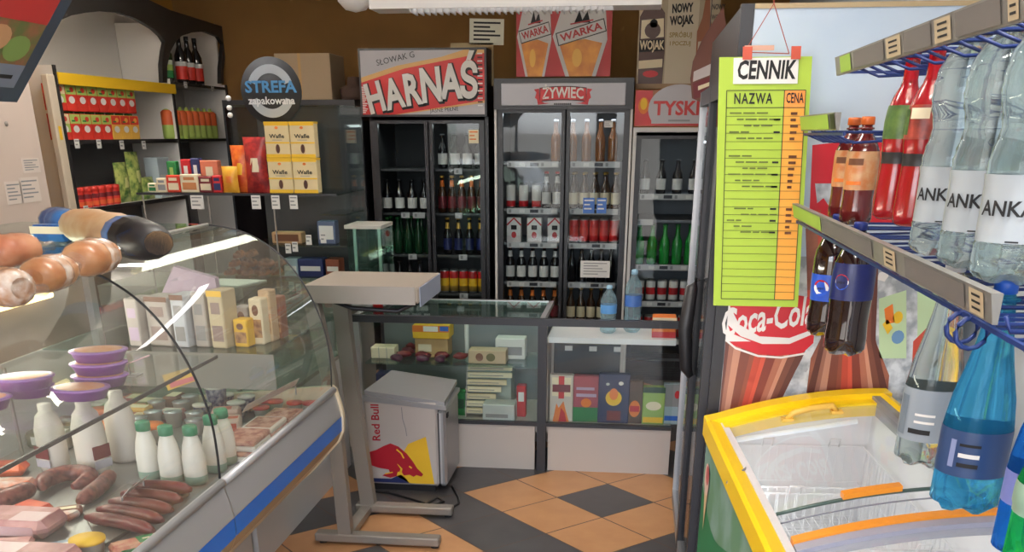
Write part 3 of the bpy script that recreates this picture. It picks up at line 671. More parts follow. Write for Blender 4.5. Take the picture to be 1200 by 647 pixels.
# things in the glass half (their places read off the front glass)
def at(u, v, dy): return P(u, v, Y=YC + dy)
KRAFT = mat('kraft_card', (196, 160, 110), .7); PASTEL = mat('pastel_card', (222, 206, 170), .7)
items = [
 ('candy_box', box_mb(.20, .14, .07, YEL, [('r', 0, .5, 1, 1, ORA), ('r', .3, .55, .7, .95, WHC), ('r', .75, .6, .98, .95, BLUE)]), at(506, 388, .25).x, .29, .6435, 'flat yellow and orange candy box high in the glass counter', None),
 ('kraft_box', box_mb(.18, .13, .10, KRAFT, [('r', .1, .3, .5, .7, CREAM)]), at(506, 388, .25).x, .29, .5425, 'brown kraft box under the flat yellow and orange candy box', None),
 ('carton_box', box_mb(.13, .10, .06, CREAM, [('r', .33, 0, .35, 1, GREY), ('r', .66, 0, .68, 1, GREY)]), at(456, 418, .2).x, .2, .5425, 'cream three-cell carton on the counter glass shelf', None),
 ('paper_box', box_mb(.11, .08, .13, PASTEL, [('r', .1, .6, .8, .8, WHC)]), at(450, 450, .12).x, .12, .2435, 'tall cream paper box low behind the counter glass', None),
 ('sweets_box', box_mb(.16, .10, .11, WHC, [('r', .1, .2, .9, .6, GREY)]), at(604, 440, .22).x - .03, .28, .5425, 'white box with grey print on the counter glass shelf', None),
 ('red_pack', box_mb(.05, .06, .17, RED, [('r', .2, .5, .8, .8, WHC)]), at(611, 448, .18).x, .2, .2435, 'slim red pack standing before the dark counter post', None),
 ('green_box', box_mb(.09, .08, .13, GREEN, [('r', .1, .3, .9, .7, DGREEN)]), at(536, 450, .2).x, .2, .2435, 'green box beside the fan of cream cards', None),
 ('white_carton', box_mb(.24, .16, .24, GB, [('r', .05, .3, .95, .31, GREY), ('r', .5, 0, .51, 1, GREY)]), at(575, 470, .28).x, .30, .2435, 'pale grey green carton behind the cream cards', None),
 ('grey_box', box_mb(.17, .12, .10, mat('grey_box', (190, 196, 194), .5), [('r', .1, .3, .8, .5, GREY)]), at(600, 480, .10).x - .07, .095, .2435, 'low grey box at the post of the glass counter', None),
 ('blue_box', box_mb(.08, .09, .20, NAVY, [('r', 0, .6, 1, .7, WHC)]), at(430, 450, .25).x, .28, .2435, 'dark blue upright box at the counter end post', None)]
for nm, mb, x, dy, z, lb, g in items: put(nm, mb, (x, YC + dy, z), lb, 'box')
# pile of dark red sweets in bags
for i in range(9):
    rnd = random.Random(i); b = MB(); b.blob((0, 0, 0), .045, .03, .018, WINE if i % 3 else mat('plum_bag', (84, 30, 60), .35), 10, 6, lump=.35, seed=i)
    x = at(470 + (i % 4) * 15, 410, .2).x; lay = i // 4
    put('sweets_bag', b, (x + rnd.uniform(-.005, .005) + lay * .03, YC + .12 + .07 * (i % 3), .5655), f'{ORD[i]} dark red sweets bag in the heap on the counter shelf', 'bag', rz=rnd.uniform(0, 3), group='dark red sweets bags in the counter heap')
for i in range(4):
    b = MB(); b.blob((0, 0, 0), .05, .035, .02, mat('brick_bag', (140, 56, 44), .4), 10, 6, lump=.3, seed=20 + i)
    put('sweets_bag', b, (at(490 + i * 9, 440, .2).x, YC + .14 + .08 * (i % 2), .2685), f'{ORD[i]} brick red bag in the low heap by the green box', 'bag', rz=i, group='brick red bags low in the counter')
# fan of cream cards
for i in range(7):
    z = .27 + i * .036; wd = .10 + .028 * min(i, 5); x = at(547, 470, .14).x
    b = MB(); b.box((0, 0, 0), (wd, .012, .026), CREAM if i % 2 else PASTEL); b.rect(Frame((0, 0, 0), (1, 0, 0), (0, 0, 1)), .01, .008, wd * .8, .012, GREY)
    put('cream_card', b, (x, YC + .125 + i * .013, z), f'{ORD[i]} cream card up in the stepped fan of cards', 'card', group='stepped cream cards')
b = MB(); xk = at(547, 470, .14).x
for i in range(7): b.box((xk - .008, YC + .124 + i * .013, .2435), (xk - .002, YC + .136 + i * .013, .296 + i * .036), WHITE); b.box((xk - .002, YC + .1252 + i * .013, .266 + i * .036), (xk + .09, YC + .1365 + i * .013, .2695 + i * .036), WHITE)
tag(b.build('card_stand', None, (xk, YC + .15, .2435)), 'white stepped stand holding the fan of cream cards', 'stand')
# curled paper roll stand (pale strip in the counter)
b = MB(); b.lathe([(.012, 0), (.012, .2)], n=10, m=WHC); b.lathe([(0, .2), (.014, .2), (.014, .215), (0, .216)], n=10, m=GREY)
put('paper_roll', b, (at(546, 400, .3).x, YC + .33, .5425), 'thin white paper roll upright on the counter shelf', 'roll')
# open biscuit packs on the top level
b = box_mb(.2, .1, .07, mat('beige_pack', (186, 164, 130), .6), [('d', .3, .5, .1, .3, BROWN), ('d', .6, .5, .12, .3, mat('olive_tape', (96, 92, 50), .6))])
put('biscuit_pack', b, (at(570, 400, .2).x, YC + .15, .5425), 'beige biscuit pack with brown rounds on the counter shelf', 'pack')
b = box_mb(.09, .08, .08, WHC, [('r', 0, 0, 1, .4, GREY)])
put('white_dish', b, (at(545, 378, .4).x, YC + .46, .5425) if False else (at(588, 372, .2).x + .05, YC + .42, .5425 + 0), 'small white and grey pack deep on the counter shelf', 'pack')

settle([o for o in named('sweets_bag', 'candy_box', 'carton_box', 'paper_box', 'sweets_box', 'red_pack', 'green_box', 'white_carton', 'grey_box', 'blue_box', 'biscuit_pack', 'white_dish', 'paper_roll') if o.location.x < -.4 and 'flat yellow' not in o['label']], (-1.38, -.47, YC + .03, YC + .5), named('card_stand', 'cream_card', 'kraft_box'))
# ============================================================ GREY C-SHAPED STAND IN FRONT OF THE COUNTER
t = thing('side_stand', 'grey steel C-shaped stand with a boxed top reaching over the counter', 'stand', (-1.15, 3.95, 0))
ST = mat('stand_steel', (140, 133, 127), .42, .3); STB = mat('stand_beige', (146, 136, 126), .5)
def rect_tube(b, pts, hw, hd, m, ydir=(0, 1, 0)):
    """a square tube through points in an x-z plane"""
    n = len(pts); pts = [Vector(p) for p in pts]; vs = []
    for i, p in enumerate(pts):
        a = pts[max(0, i - 1)]; c = pts[min(n - 1, i + 1)]; tt = (c - a).normalized(); s_ = tt.cross(Vector(ydir)).normalized()
        vs += [p + s_ * hw - Vector(ydir) * hd, p + s_ * hw + Vector(ydir) * hd, p - s_ * hw + Vector(ydir) * hd, p - s_ * hw - Vector(ydir) * hd]
    fs = [(0, 1, 2, 3), (4 * n - 1, 4 * n - 2, 4 * n - 3, 4 * n - 4)]
    for i in range(n - 1):
        for j in range(4): k = (j + 1) % 4; fs.append((4 * i + j, 4 * i + 4 + j, 4 * i + 4 + k, 4 * i + k))
    b.add(vs, fs, m)
yF, yB = 3.76, 4.13
b = MB(); rect_tube(b, [(-1.195, yF, .05), (-1.21, yF, .62), (-1.215, yF, .74), (-1.262, yF, 1.045)], .029, .024, ST); b.build('leg', t)
b = MB(); rect_tube(b, [(-1.19, yB, .05), (-1.235, yB, .58), (-1.26, yB, 1.045)], .033, .026, ST); b.build('leg', t)
b = MB(); b.rbox((-1.33, yF - .03, .012), (-.775, yF + .03, .05), ST, .006); b.build('foot', t)
b = MB(); b.rbox((-1.25, yB - .03, .012), (-.785, yB + .03, .05), ST, .006); b.build('foot', t)
b = MB(); b.box((-1.22, yF + .03, .015), (-1.17, yB - .03, .045), ST); b.build('cross_bar', t)
b = MB(); b.rbox((-1.29, yF - .035, 1.045), (-.822, yB + .04, 1.105), STB, .006); b.box((-1.28, yF - .04, 1.04), (-.835, yF - .034, 1.108), ST); b.build('top_box', t)
b = MB(); b.box((-.8215, yF - .02, 1.03), (-.819, yB + .03, 1.104), mat('pale_blue_sheet', (166, 176, 200), .5)); b.build('end_sheet', t)
b = MB()
for x, y in ((-1.3, yF), (-.80, yF), (-1.22, yB), (-.81, yB)): b.lathe([(.018, 0), (.018, .012)], (x, y, 0), 10, BLACK)
b.build('glide', t)
b = MB(); b.tube([(-1.255, yF + .1, 1.044), (-1.13, yF + .1, 1.0), (-.95, yF + .14, .985), (-.85, yF + .16, 1.03)], .009, DARK, 6); b.build('brace_cable', t)

# small white drinks cooler on the floor
CW = mat('cooler_white', (192, 183, 179), .4); CG = mat('cooler_grey', (158, 158, 162), .35, .4)
ox, oy = -1.275, 4.44
t = thing('mini_cooler', 'small white drinks cooler with a red bull and yellow sun on the floor', 'cooler', (ox + .2, oy + .18, 0)); t.rotation_euler.z = 0
hC = .50
b = MB(); b.rbox((ox, oy, .035), (ox + .365, oy + .37, hC - .04), CW, .012); b.box((ox + .02, oy + .02, .0), (ox + .34, oy + .34, .036), BLACK)
fr = Frame((ox, oy - .0005, .035), (1, 0, 0), (0, 0, 1))
b.poly(fr, [(.215, .215), (.305, .255), (.37 - .03, .01), (.215, .01), (.12, .06)], YEL, 1)
b.poly(fr, [(.012, .085), (.012, .03), (.12, .03), (.17, .055), (.20, .03), (.21, .01), (.012, .01)], NAVY, 1)
bull = [(.012, .10), (.012, .165), (.05, .178), (.09, .20), (.125, .215), (.165, .20), (.205, .165), (.235, .125), (.255, .09), (.285, .06), (.275, .048), (.25, .055), (.235, .045), (.215, .055), (.185, .05), (.175, .07), (.155, .068), (.148, .045), (.115, .035), (.075, .045), (.095, .058), (.115, .06), (.11, .078), (.06, .085)]
b.poly(fr, bull, mat('bull_red', (176, 24, 44), .4), 2)
b.band(fr, [(.155, .185), (.178, .165), (.19, .14)], .008, YEL, 3); b.band(fr, [(.168, .06), (.175, .085), (.155, .11)], [.014, .01, .002], YEL, 3); b.band(fr, [(.215, .10), (.228, .09)], .008, YEL, 3); b.band(fr, [(.09, .055), (.13, .065)], .006, YEL, 3)
b.text(fr, 'Red Bull', .058, .318, .056, mat('bull_red', (176, 24, 44), .4), 2, rot=R(90), bold=.02)
b.band(fr, [(.19, .40), (.193, .34), (.205, .295), (.21, .255)], .004, GREY, 2)
b.build('body', t)
b = MB(); pts = [(ox, oy - .004, hC - .04), (ox + .41, oy - .004, hC - .075), (ox + .41, oy - .004, hC - .055), (ox, oy - .004, hC - .012)]
b.prism(pts, (0, .385, 0), CG)
b.prism([(ox + .005, oy + .01, hC - .012), (ox + .40, oy + .01, hC - .055), (ox + .40, oy + .36, hC - .03), (ox + .06, oy + .36, hC + .012)], (0, 0, .02), CG); b.build('lid', t)
b = MB(); b.rbox((ox + .366, oy + .0, .035), (ox + .405, oy + .36, hC - .076), CG, .012); b.box((ox + .367, oy - .004, .05), (ox + .373, oy + .001, hC - .09), BLACK); b.box((ox + .372, oy - .003, .05), (ox + .383, oy + .001, hC - .09), mat('lid_edge', (190, 190, 194), .35, .3)); b.build('side_door', t)
b = MB(); b.lathe([(0, -.006), (.008, -.006), (.008, .0)], (ox + .405, oy + .1, hC - .2), 10, BLACK, 'X'); b.rbox((ox + .405, oy + .02, hC - .12), (ox + .412, oy + .06, hC - .095), BLACK, .003); b.build('hinge', t)
b = MB()
cable = [P(u, v, Z=.006) for u, v in ((530, 570), (537, 583), (538, 590), (528, 596), (505, 597), (490, 596), (478, 590), (468, 592), (462, 598), (474, 601), (486, 600), (500, 590), (512, 583), (520, 588), (505, 592), (480, 584), (455, 577), (440, 576))]
b.tube(cable, .006, BLACK, 6)
tag(b.build('power_cable', None, cable[4]), 'black power cable coiled on the tiles before the small cooler', 'cable')

# ============================================================ SMALL GLASS SHOWCASE ON THE COUNTER BEHIND THE STAND
a0 = P(402, 268, Y=5.12); a1 = P(447, 268, Y=5.12)
t = thing('small_showcase', 'small empty glass showcase with pale top on the counter end', 'showcase', ((a0.x + a1.x) / 2, 5.2, .80))
x0, x1, zt2 = max(a0.x, -1.50), a1.x, a0.z
b = MB(); b.box((x0 - .01, 5.11, zt2), (x1, 5.37, zt2 + .018), mat('showcase_top', (176, 176, 170), .4)); b.build('top', t)
b = MB(); b.box((x0, 5.12, .801), (x1, 5.36, .815), ALU); b.build('base', t)
b = MB(); b.box((x0, 5.12, .815), (x1, 5.124, zt2), GLASSG); b.box((x1 - .004, 5.1245, .815), (x1, 5.355, zt2), GLASSG); b.box((x0, 5.356, .815), (x1, 5.36, zt2), GLASSG); b.build('pane', t)
for x in (x0 + .0, x1 - .055):
    b = MB(); b.box((x + .03, 5.13, .815), (x + .045, 5.145, zt2), ALU); b.build('post', t)
b = MB(); b.box((x0, 5.13, 1.0), (x1 - .06, 5.34, 1.005), GLASSG); b.build('shelf', t)
b = MB(); b.lathe([(0, 0), (.028, 0), (.028, .13), (.02, .15), (.012, .152), (.012, .17), (0, .171)], n=14, m=RED)
put('red_canister', b, (a1.x - .028 + .0, 5.07, .801), 'red canister standing beside the small glass showcase', 'canister')

# ============================================================ TALL GLASS CABINET WITH WAFERS (against the back wall)
YG = 5.3
gx0, gx1 = P(275, 200, Y=YG).x, P(403, 200, Y=YG).x; gz = P(340, 125, Y=YG).z
sx0 = P(166, 225, Y=YG - .1).x; sz = P(300, 226, Y=YG - .1).z
t = thing('glass_cabinet', 'tall glass cabinet on a low base with dark back and long glass shelf', 'cabinet', ((gx0 + gx1) / 2, YG + .2, 0))
b = MB(); b.box((-2.95, YG - .16, 0), (gx1, YG + .42, .88), mat('cabinet_base', (150, 146, 140), .5)); b.build('base', t)
b = MB(); b.box((gx0, YG + .40, .88), (gx1, YG + .42, gz), mat('cabinet_back', (52, 52, 56), .3)); b.build('back_panel', t)
b = MB(); b.box((gx0, YG - .004, gz), (gx1, YG + .42, gz + .008), GLASSG); b.build('glass_top', t)
b = MB(); b.box((gx1 - .006, YG, .88), (gx1, YG + .40, gz), GLASS); b.build('side_pane', t)
b = MB(); b.box((gx0, YG, sz + .01), (gx0 + .006, YG + .40, gz), GLASS); b.build('side_pane', t)
b = MB(); b.box((gx0 + .01, YG, sz + .012), (gx1 - .01, YG + .005, gz), GLASS); b.build('front_pane', t)
b = MB(); b.box((sx0, YG - .16, sz - .008), (gx1, YG + .39, sz), GLASSG); b.box((sx0, YG - .164, sz - .011), (gx1, YG - .16, sz + .001), DARK); b.build('glass_shelf', t)
b = MB(); b.box((gx1 - .16, YG + .02, sz - .12), (gx1 - .01, YG + .38, sz - .112), GLASSG); b.box((gx0, YG + .02, 1.08), (gx1 - .01, YG + .38, 1.09), GLASSG); b.build('glass_shelf', t)
for x in (sx0 + .03, gx0 - .10, gx0 + .255):
    b = MB(); b.bar((x, YG - .152, .88), (x, YG - .152, sz - .012), .005, STEEL); b.build('support_rod', t)
for z in (gz + .04, gz - .005, gz - .04):
    b = MB(); b.lathe([(0, -.004), (.013, -.004), (.013, .01), (0, .01)], (gx0 + .012, YG - .012, z), 10, WHC, 'Y'); b.build('clamp', t)
for i, (u, w) in enumerate(((231, 13), (300, 9), (323, 8), (344, 8))):
    o = P(u - w / 2, 245, Y=YG - .167); q = P(u + w / 2, 229, Y=YG - .167)
    card('hanging_price_card', (o.x, YG - .167, o.z), (1, .0, .0), (0, 0, 1), q.x - o.x, q.z - o.z, WHC, f'{ORD[i]} price card hanging under the glass shelf from the juice shelves', 'price card', GREY, 3, 'price cards under the glass shelf')
# wafers, sweets bags and boxes on the glass shelf
WB = mat('wafer_cream', (226, 206, 160), .5)
def wafer():
    return box_mb(.128, .07, .20, WB, [('r', 0, .90, 1, 1, YEL), ('d', .5, .84, .07, .04, ORA), ('r', .0, .0, 1, .1, YEL), ('r', 0, .40, 1, .44, YEL), ('t', 'Wafle', .5, .6, .16, INK, .62), ('r', .3, .49, .7, .505, GREY), ('d', .5, .25, .09, .13, BROWN), ('d', .5, .25, .05, .12, mat('coffee', (70, 40, 28), .5))], YEL)
kw = Kind('wafer_pack', wafer(), 'pack')
wx = [P(329, 180, Y=YG - .08).x, P(358, 180, Y=YG - .08).x]
nm = [('lower', 'beside the red chip bag'), ('lower', 'toward the glass corner'), ('upper', 'beside the red chip bag'), ('upper', 'toward the glass corner')]
hz_ = P(340, 143, Y=YG - .08).z - sz
for i in range(4):
    kw.put((wx[i % 2], YG - .08, sz + .001 + (i // 2) * (hz_ / 2 + .001)), f'{nm[i][0]} yellow wafer pack in the stack of four, {nm[i][1]}', 'stacked yellow wafer packs', 0, ((wx[1] - wx[0]) * .97 / .128, 1, hz_ / 2 / .2025))
def bag_mb(w, h, m, m2, d=.05, seed=0):
    """a pillow bag standing on its seam"""
    rnd = random.Random(seed); b = MB(); rows = []
    for i in range(9):
        f = i / 8; th_ = d * (math.sin(math.pi * f) ** .5 if 0 < f < 1 else .05); ww = w * (1 - .08 * math.sin(math.pi * f))
        rows.append([(ww * (j / 10 - .5), -th_ / 2 * math.sin(math.pi * j / 10) ** .6 * (1 + rnd.uniform(-.12, .12)), h * f) for j in range(11)])
    b.sheet(rows, m); b.sheet([[(x, -y, z) for x, y, z in r][::-1] for r in rows], m)
    fr_rows = [[(x * .72, y - .0015, z) for x, y, z in r[2:9]] for r in rows[3:6]]
    b.sheet(fr_rows, m2)
    return b
RB = mat('red_chip_bag', (176, 48, 44), .35, rgb2=(120, 24, 30), vscale=30); OB = mat('orange_chip_bag', (226, 120, 44), .35, rgb2=(200, 70, 30), vscale=20); YB_ = mat('yellow_chip_bag', (232, 178, 60), .35, rgb2=(220, 140, 40), vscale=20)
put('chip_bag', bag_mb(.125, .27, RB, CREAM, .06, 1), (P(302, 200, Y=YG - .07).x, YG - .08, sz + .001), 'red chip bag leaning beside the yellow wafer packs', 'bag')
put('chip_bag', bag_mb(.10, .23, OB, YEL, .05, 2), (P(282, 200, Y=YG - .07).x, YG - .06, sz + .001), 'orange chip bag between the yellow bag and the red one', 'bag')
put('chip_bag', bag_mb(.09, .13, YB_, ORA, .05, 3), (P(270, 210, Y=YG - .12).x, YG - .12, sz + .001), 'short yellow chip bag before the orange one', 'bag')
bx_ = [(181, .05, .045, CREAM, GREEN, 'pale green and cream tea box', 0), (195, .055, .07, CREAM, GREY, 'cream tea box with grey print', 0), (207, .075, .085, mat('vermilion_box', (206, 60, 36), .5), CREAM, 'vermilion tea box', 0), (227, .10, .09, CREAM, mat('tan_print', (200, 130, 80), .5), 'cream box with a tan picture', 0), (247, .075, .08, WINE, CREAM, 'dark red and white box', 0), (259, .05, .085, RED, NAVY, 'red and navy box', 0)]
for u, w, h, m, m2, lb, _ in bx_:
    put('tea_box', box_mb(w, .05, h, m, [('r', .12, .15, .88, .55, m2), ('r', .2, .68, .8, .85, m2)]), (P(u, 215, Y=YG - .11).x, YG - .11, sz + .001), lb + ' in the front row on the glass shelf', 'box')
for u, w, h, m, m2, lb in ((204, .05, .15, GREEN, LIME, 'dark green box'), (222, .055, .16, RED, WHC, 'red box with white stripe'), (232, .05, .165, NAVY, WHC, 'navy box with white stripe'), (247, .10, .155, mat('salmon_box', (214, 120, 90), .5), CREAM, 'salmon box with a cream top')):
    put('tea_box', box_mb(w, .05, h, m, [('r', .3, .1, .7, .8, m2)]), (P(u, 205, Y=YG + .0).x, YG - .0, sz + .001), lb + ' in the taller back row on the glass shelf', 'box')
settle(named('tea_box'), (sx0 + .01, gx1, YG - .15, YG + .3), named('chip_bag', 'wafer_pack'), axes='x')
# pastries and goods below the glass shelf
PAST = mat('pastry', (176, 96, 44), .6, rgb2=(110, 52, 26), vscale=25, bump=.4)
b = MB(); b.rbox((P(255, 300, Y=YG - .1).x, YG - .14, .881), (P(318, 300, Y=YG - .1).x, YG + .16, .93), mat('wicker_tray', (150, 130, 84), .7, var=.3, vscale=60), .01)
tag(b.build('pastry_tray', None, (P(285, 300, Y=YG).x, YG, .88)), 'tan tray of twisted pastries under the glass shelf', 'tray')
for i in range(14):
    rnd = random.Random(50 + i); b = MB(); k = 7
    pts = [(.055 * (j / k - .5) * 2, .012 * math.sin(j * 2.2), .008 * math.cos(j * 2.2)) for j in range(k + 1)]
    b.tube(pts, .014, PAST, 7, radii=[.007] + [.015] * (k - 1) + [.007])
    lay = i // 6; x = P(268, 280, Y=YG - .08).x + (i % 6) * .048 + lay * .03
    put('twisted_pastry', b, (x, YG - .10 + .06 * (i % 2), .957 + lay * .046), f'{ORD[i % 6]} twisted brown pastry of {["the bottom", "the middle", "the top"][lay]} layer on the tan tray', 'pastry', rz=1.45, group='twisted pastries heaped on the tray')
for u, v, w, h, dz, m, m2, lb in ((337, 275, .17, .06, 0, mat('sand_pack', (190, 150, 110), .6), BROWN, 'sand coloured pack on the low glass shelf'), (385, 292, .1, .12, 0, mat('slate_pack', (90, 100, 130), .5), WHC, 'slate blue pack by the cabinet corner')):
    put('food_pack', box_mb(w, .08, h, m, [('r', .1, .2, .9, .8, m2)]), (P(u, v, Y=YG + .1).x, YG + .12, 1.091), lb, 'pack')
for i, (u, w, m) in enumerate(((327, .09, PALEB), (352, .16, NAVY), (392, .09, mat('rust_pack', (130, 66, 44), .5)))):
    put('food_box', box_mb(w * .9, .1, .13, m, [('r', .1, .5, .9, .7, WHC), ('r', .0, .0, 1, .2, WHC)]), (P(u, 320, Y=YG + .1).x, YG + .12, .881), ('pale blue', 'navy', 'rust red')[i] + ' box at the bottom of the tall glass cabinet', 'box')
for i, (u, v) in enumerate(((362, 282), (379, 280), (338, 292), (346, 290))):
    o = P(u - 3, v + 5, Y=YG - .17); card('hanging_price_card', (o.x, YG - .170, o.z), (1, 0, 0), (0, 0, 1), .03, .05, WHC, f'{ORD[i]} small white price card hung low on the glass cabinet rods', 'price card', GREY, 2, 'small price cards low on the cabinet')
# round sign on top of the cabinet
settle(named('tea_box', 'wafer_pack', 'chip_bag'), (sx0 + .01, gx1, YG - .155, YG + .38), rounds=80) if False else None
settle(named('food_box', 'food_pack'), (gx0 + .01, gx1 - .012, YG + .03, YG + .38), named('pastry_tray'))
c = P(318, 107, Y=YG - .016); Rr = .148
t = MB(); t.lathe([(0, -.008), (Rr * 1.08, -.008), (Rr * 1.08, .008), (0, .008)], c, 40, mat('sign_black', (30, 32, 38), .75), 'Y')
fr = Frame((c.x, c.y - .0085, c.z), (1, 0, 0), (0, 0, 1)); RG = mat('sign_ring', (150, 158, 168), .4)
for a0_, a1_ in ((22, 158), (202, 338)):
    for i in range(18):
        f0, f1 = a0_ + (a1_ - a0_) * i / 18, a0_ + (a1_ - a0_) * (i + 1) / 18
        t.poly(fr, [(q * math.cos(R(f)), q * math.sin(R(f))) for q, f in ((Rr * .56, f0), (Rr * .84, f0), (Rr * .84, f1), (Rr * .56, f1))], RG)
    for i in range(9):
        f = R(a0_ + 10 + (a1_ - a0_ - 20) * i / 8); t.rect(Frame(fr.at(Rr * .70 * math.cos(f), Rr * .70 * math.sin(f), 1), (-math.sin(f), 0, math.cos(f)), (math.cos(f), 0, math.sin(f))), -.006, -.008, .006, .008, mat('sign_black', (30, 32, 38), .4))
t.text(fr, 'STREFA', 0, .018, .075, mat('sign_blue', (60, 120, 170), .4), 3, bold=.03, width=.275); t.text(fr, 'zapakowana', 0, -.045, .05, mat('sign_grey', (200, 204, 210), .4), 3, bold=.02, width=.25)
tag(t.build('round_sign', None, c), 'round black sign with a pale ring above the wafer cabinet', 'sign')
b = MB(); b.bar((c.x, c.y, gz + .009), (c.x, c.y, c.z - Rr), .006, DARK); 
# boxes high at the back wall
o = P(325, 112, Y=7.35); q = P(386, 62, Y=7.35)
b = MB(); b.box((o.x - .4, 7.3, 0), (-2.02, 7.75, o.z - .03), FRM); b.box((o.x - .38, 7.29, .05), (q.x - .1, 7.3, o.z - .08), mat('black_gloss', (14, 12, 14), .15))
tag(b.build('dark_cabinet', None, (o.x, 7.5, 0)), 'tall black cupboard under the beige carton by the back wall', 'cabinet')
b = MB(); b.rbox((o.x, 7.35, o.z - .029), (q.x, 7.7, q.z), mat('beige_carton', (178, 156, 128), .7), .004); b.rect(Frame((o.x, 7.35, o.z), (1, 0, 0), (0, 0, 1)), .17, .0, .19, q.z - o.z, KRAFT)
tag(b.build('carton_box', None, (o.x, 7.5, o.z)), 'beige carton on top of the tall black cupboard', 'box')
o = P(398, 102, Y=7.32)
b = MB(); b.lathe([(0, 0), (.09, 0), (.10, .02), (.105, .07), (.085, .09), (.05, .10), (.045, .15), (.0, .155)], (-2.07, 7.5, P(325, 112, Y=7.35).z - .028), 16, mat('brown_felt', (66, 46, 38), .8))
tag(b.build('round_basket', None, (-2.07, 7.5, o.z)), 'dark brown round basket beside the beige carton', 'basket')

# ============================================================ POSTERS AND NOTICE ABOVE THE FRIDGES
YP = 7.12
PR = mat('poster_red', (168, 30, 34), .45); BEER = mat('poster_beer', (226, 152, 48), .4, rgb2=(196, 112, 30), vscale=9); FOAM = mat('poster_foam', (196, 193, 192), .4)
def flat_board(name, u0, v0, u1, v1, yy, base, label, deco, thick=.006):
    a = P(u0, v1, Y=yy); c = P(u1, v0, Y=yy); fr = Frame((a.x, yy, a.z), (1, 0, 0), (0, 0, 1)); wd, ht = c.x - a.x, c.z - a.z; b = MB()
    b.box((a.x, yy, a.z), (c.x, yy + thick, c.z), base); deco(b, fr, wd, ht); return tag(b.build(name, None, (a.x, yy, a.z)), label, 'poster')
def warka(b, fr, w, h):
    for gx, gw, sc_ in ((.19, .33, .95), (.67, .52, 1.15)):
        g = gw * w; x = gx * w
        b.poly(fr, [(x - g * .28, 0), (x + g * .34, 0), (x + g * .55, h * .55), (x + g * .5, h), (x - g * .38, h), (x - g * .55, h * .6)], FOAM, 1)
        b.poly(fr, [(x - g * .2, 0), (x + g * .26, 0), (x + g * .45, h * .5), (x + g * .1, h * .56), (x - g * .42, h * .50)], BEER, 2)
        b.disc(fr, x - g * .05, h * .28, g * .10, h * .14, mat('beer_glow', (232, 178, 70), .4), 2.6, 14)
        r = R(15); ct, st = math.cos(r), math.sin(r); cx, cy = x + g * .02, h * .66
        rr = lambda p, q: (cx + p * ct - q * st, cy + p * st + q * ct)
        b.poly(fr, [rr(-g * .5, -h * .10), rr(g * .5, -h * .10), rr(g * .5, h * .10), rr(-g * .5, h * .10)], INK, 3)
        b.poly(fr, [rr(-g * .48, -h * .085), rr(g * .48, -h * .085), rr(g * .48, h * .085), rr(-g * .48, h * .085)], FOAM, 4)
        b.text(fr, 'WARKA', cx, cy, h * .15, PR, 6, rot=r, bold=.03, width=g * .86)
        b.poly(fr, [(x - g * .12, h * .80), (x - g * .02, h * .98), (x + g * .04, h * .84), (x + g * .14, h * .97), (x + g * .2, h * .80)], INK, 3); b.band(fr, [(x - g * .2, h * .78), (x + g * .26, h * .84)], h * .02, PR, 5)
flat_board('beer_poster', 605, 10, 718, 90, YP, PR, 'red poster with two foaming beer glasses above the white-header fridge', warka)
TANB = mat('poster_tan', (176, 160, 134), .5); DBR = mat('bottle_brown', (70, 34, 22), .4)
def wojak(b, fr, w, h):
    X = lambda u: (u - 745) / 90 * w
    Y_ = lambda v: (104 - v) / 106 * h
    b.rect(fr, 0, Y_(104), w, Y_(98), mat('poster_edge', (150, 120, 84), .5), 1)
    b.poly(fr, [(X(747), Y_(98)), (X(775), Y_(98)), (X(776), Y_(60)), (X(774), Y_(14)), (X(768), Y_(5)), (X(768), Y_(-2)), (X(753), Y_(-2)), (X(752), Y_(6)), (X(746), Y_(18))], DBR, 1)
    b.poly(fr, [(X(747), Y_(80)), (X(774), Y_(78)), (X(774), Y_(68)), (X(747), Y_(70))], CREAM, 2); b.poly(fr, [(X(747), Y_(60)), (X(775), Y_(58)), (X(775), Y_(44)), (X(747), Y_(46))], INK, 2.4)
    b.poly(fr, [(X(748), Y_(44)), (X(774), Y_(42)), (X(773), Y_(20)), (X(748), Y_(22))], CREAM, 2); b.disc(fr, X(761), Y_(34), w * .1, h * .09, DBR, 3, 16); b.disc(fr, X(762), Y_(26), w * .05, h * .05, INK, 3, 12); b.disc(fr, X(761), Y_(86), w * .1, h * .04, RED, 2, 12)
    b.text(fr, 'WOJAK', X(761), Y_(52), h * .14, CREAM, 5, bold=.03, width=w * .31)
    b.rect(fr, X(777), Y_(98), X(812), Y_(-2), mat('poster_cream', (206, 194, 170), .5), 1.5)
    b.text(fr, 'NOWY', X(793), Y_(9), h * .13, INK, 4, rot=R(3), bold=.05, width=w * .26); b.text(fr, 'WOJAK', X(793), Y_(23), h * .13, INK, 4, rot=R(3), bold=.05, width=w * .30)
    b.text(fr, 'SPRÓBUJ', X(793), Y_(40), h * .075, mat('olive_print', (150, 124, 60), .5), 4, bold=.02, width=w * .28); b.text(fr, 'I POCZUJ', X(793), Y_(50), h * .065, mat('olive_print', (150, 124, 60), .5), 4, bold=.02, width=w * .26)
    b.poly(fr, [(X(812), Y_(98)), (X(831), Y_(98)), (X(831), Y_(40)), (X(825), Y_(22)), (X(823), Y_(-1)), (X(818), Y_(-1)), (X(816), Y_(20)), (X(811), Y_(36))], mat('bottle_amber', (146, 80, 34), .4), 2)
    b.poly(fr, [(X(813), Y_(60)), (X(828), Y_(58)), (X(828), Y_(46)), (X(813), Y_(48))], mat('bottle_label', (200, 190, 170), .5), 3)
    b.text(fr, 'NOWY', X(833), Y_(8), h * .08, INK, 4, bold=.03, width=w * .16); b.text(fr, 'WOJAK', X(833), Y_(20), h * .08, INK, 4, bold=.03, width=w * .16)
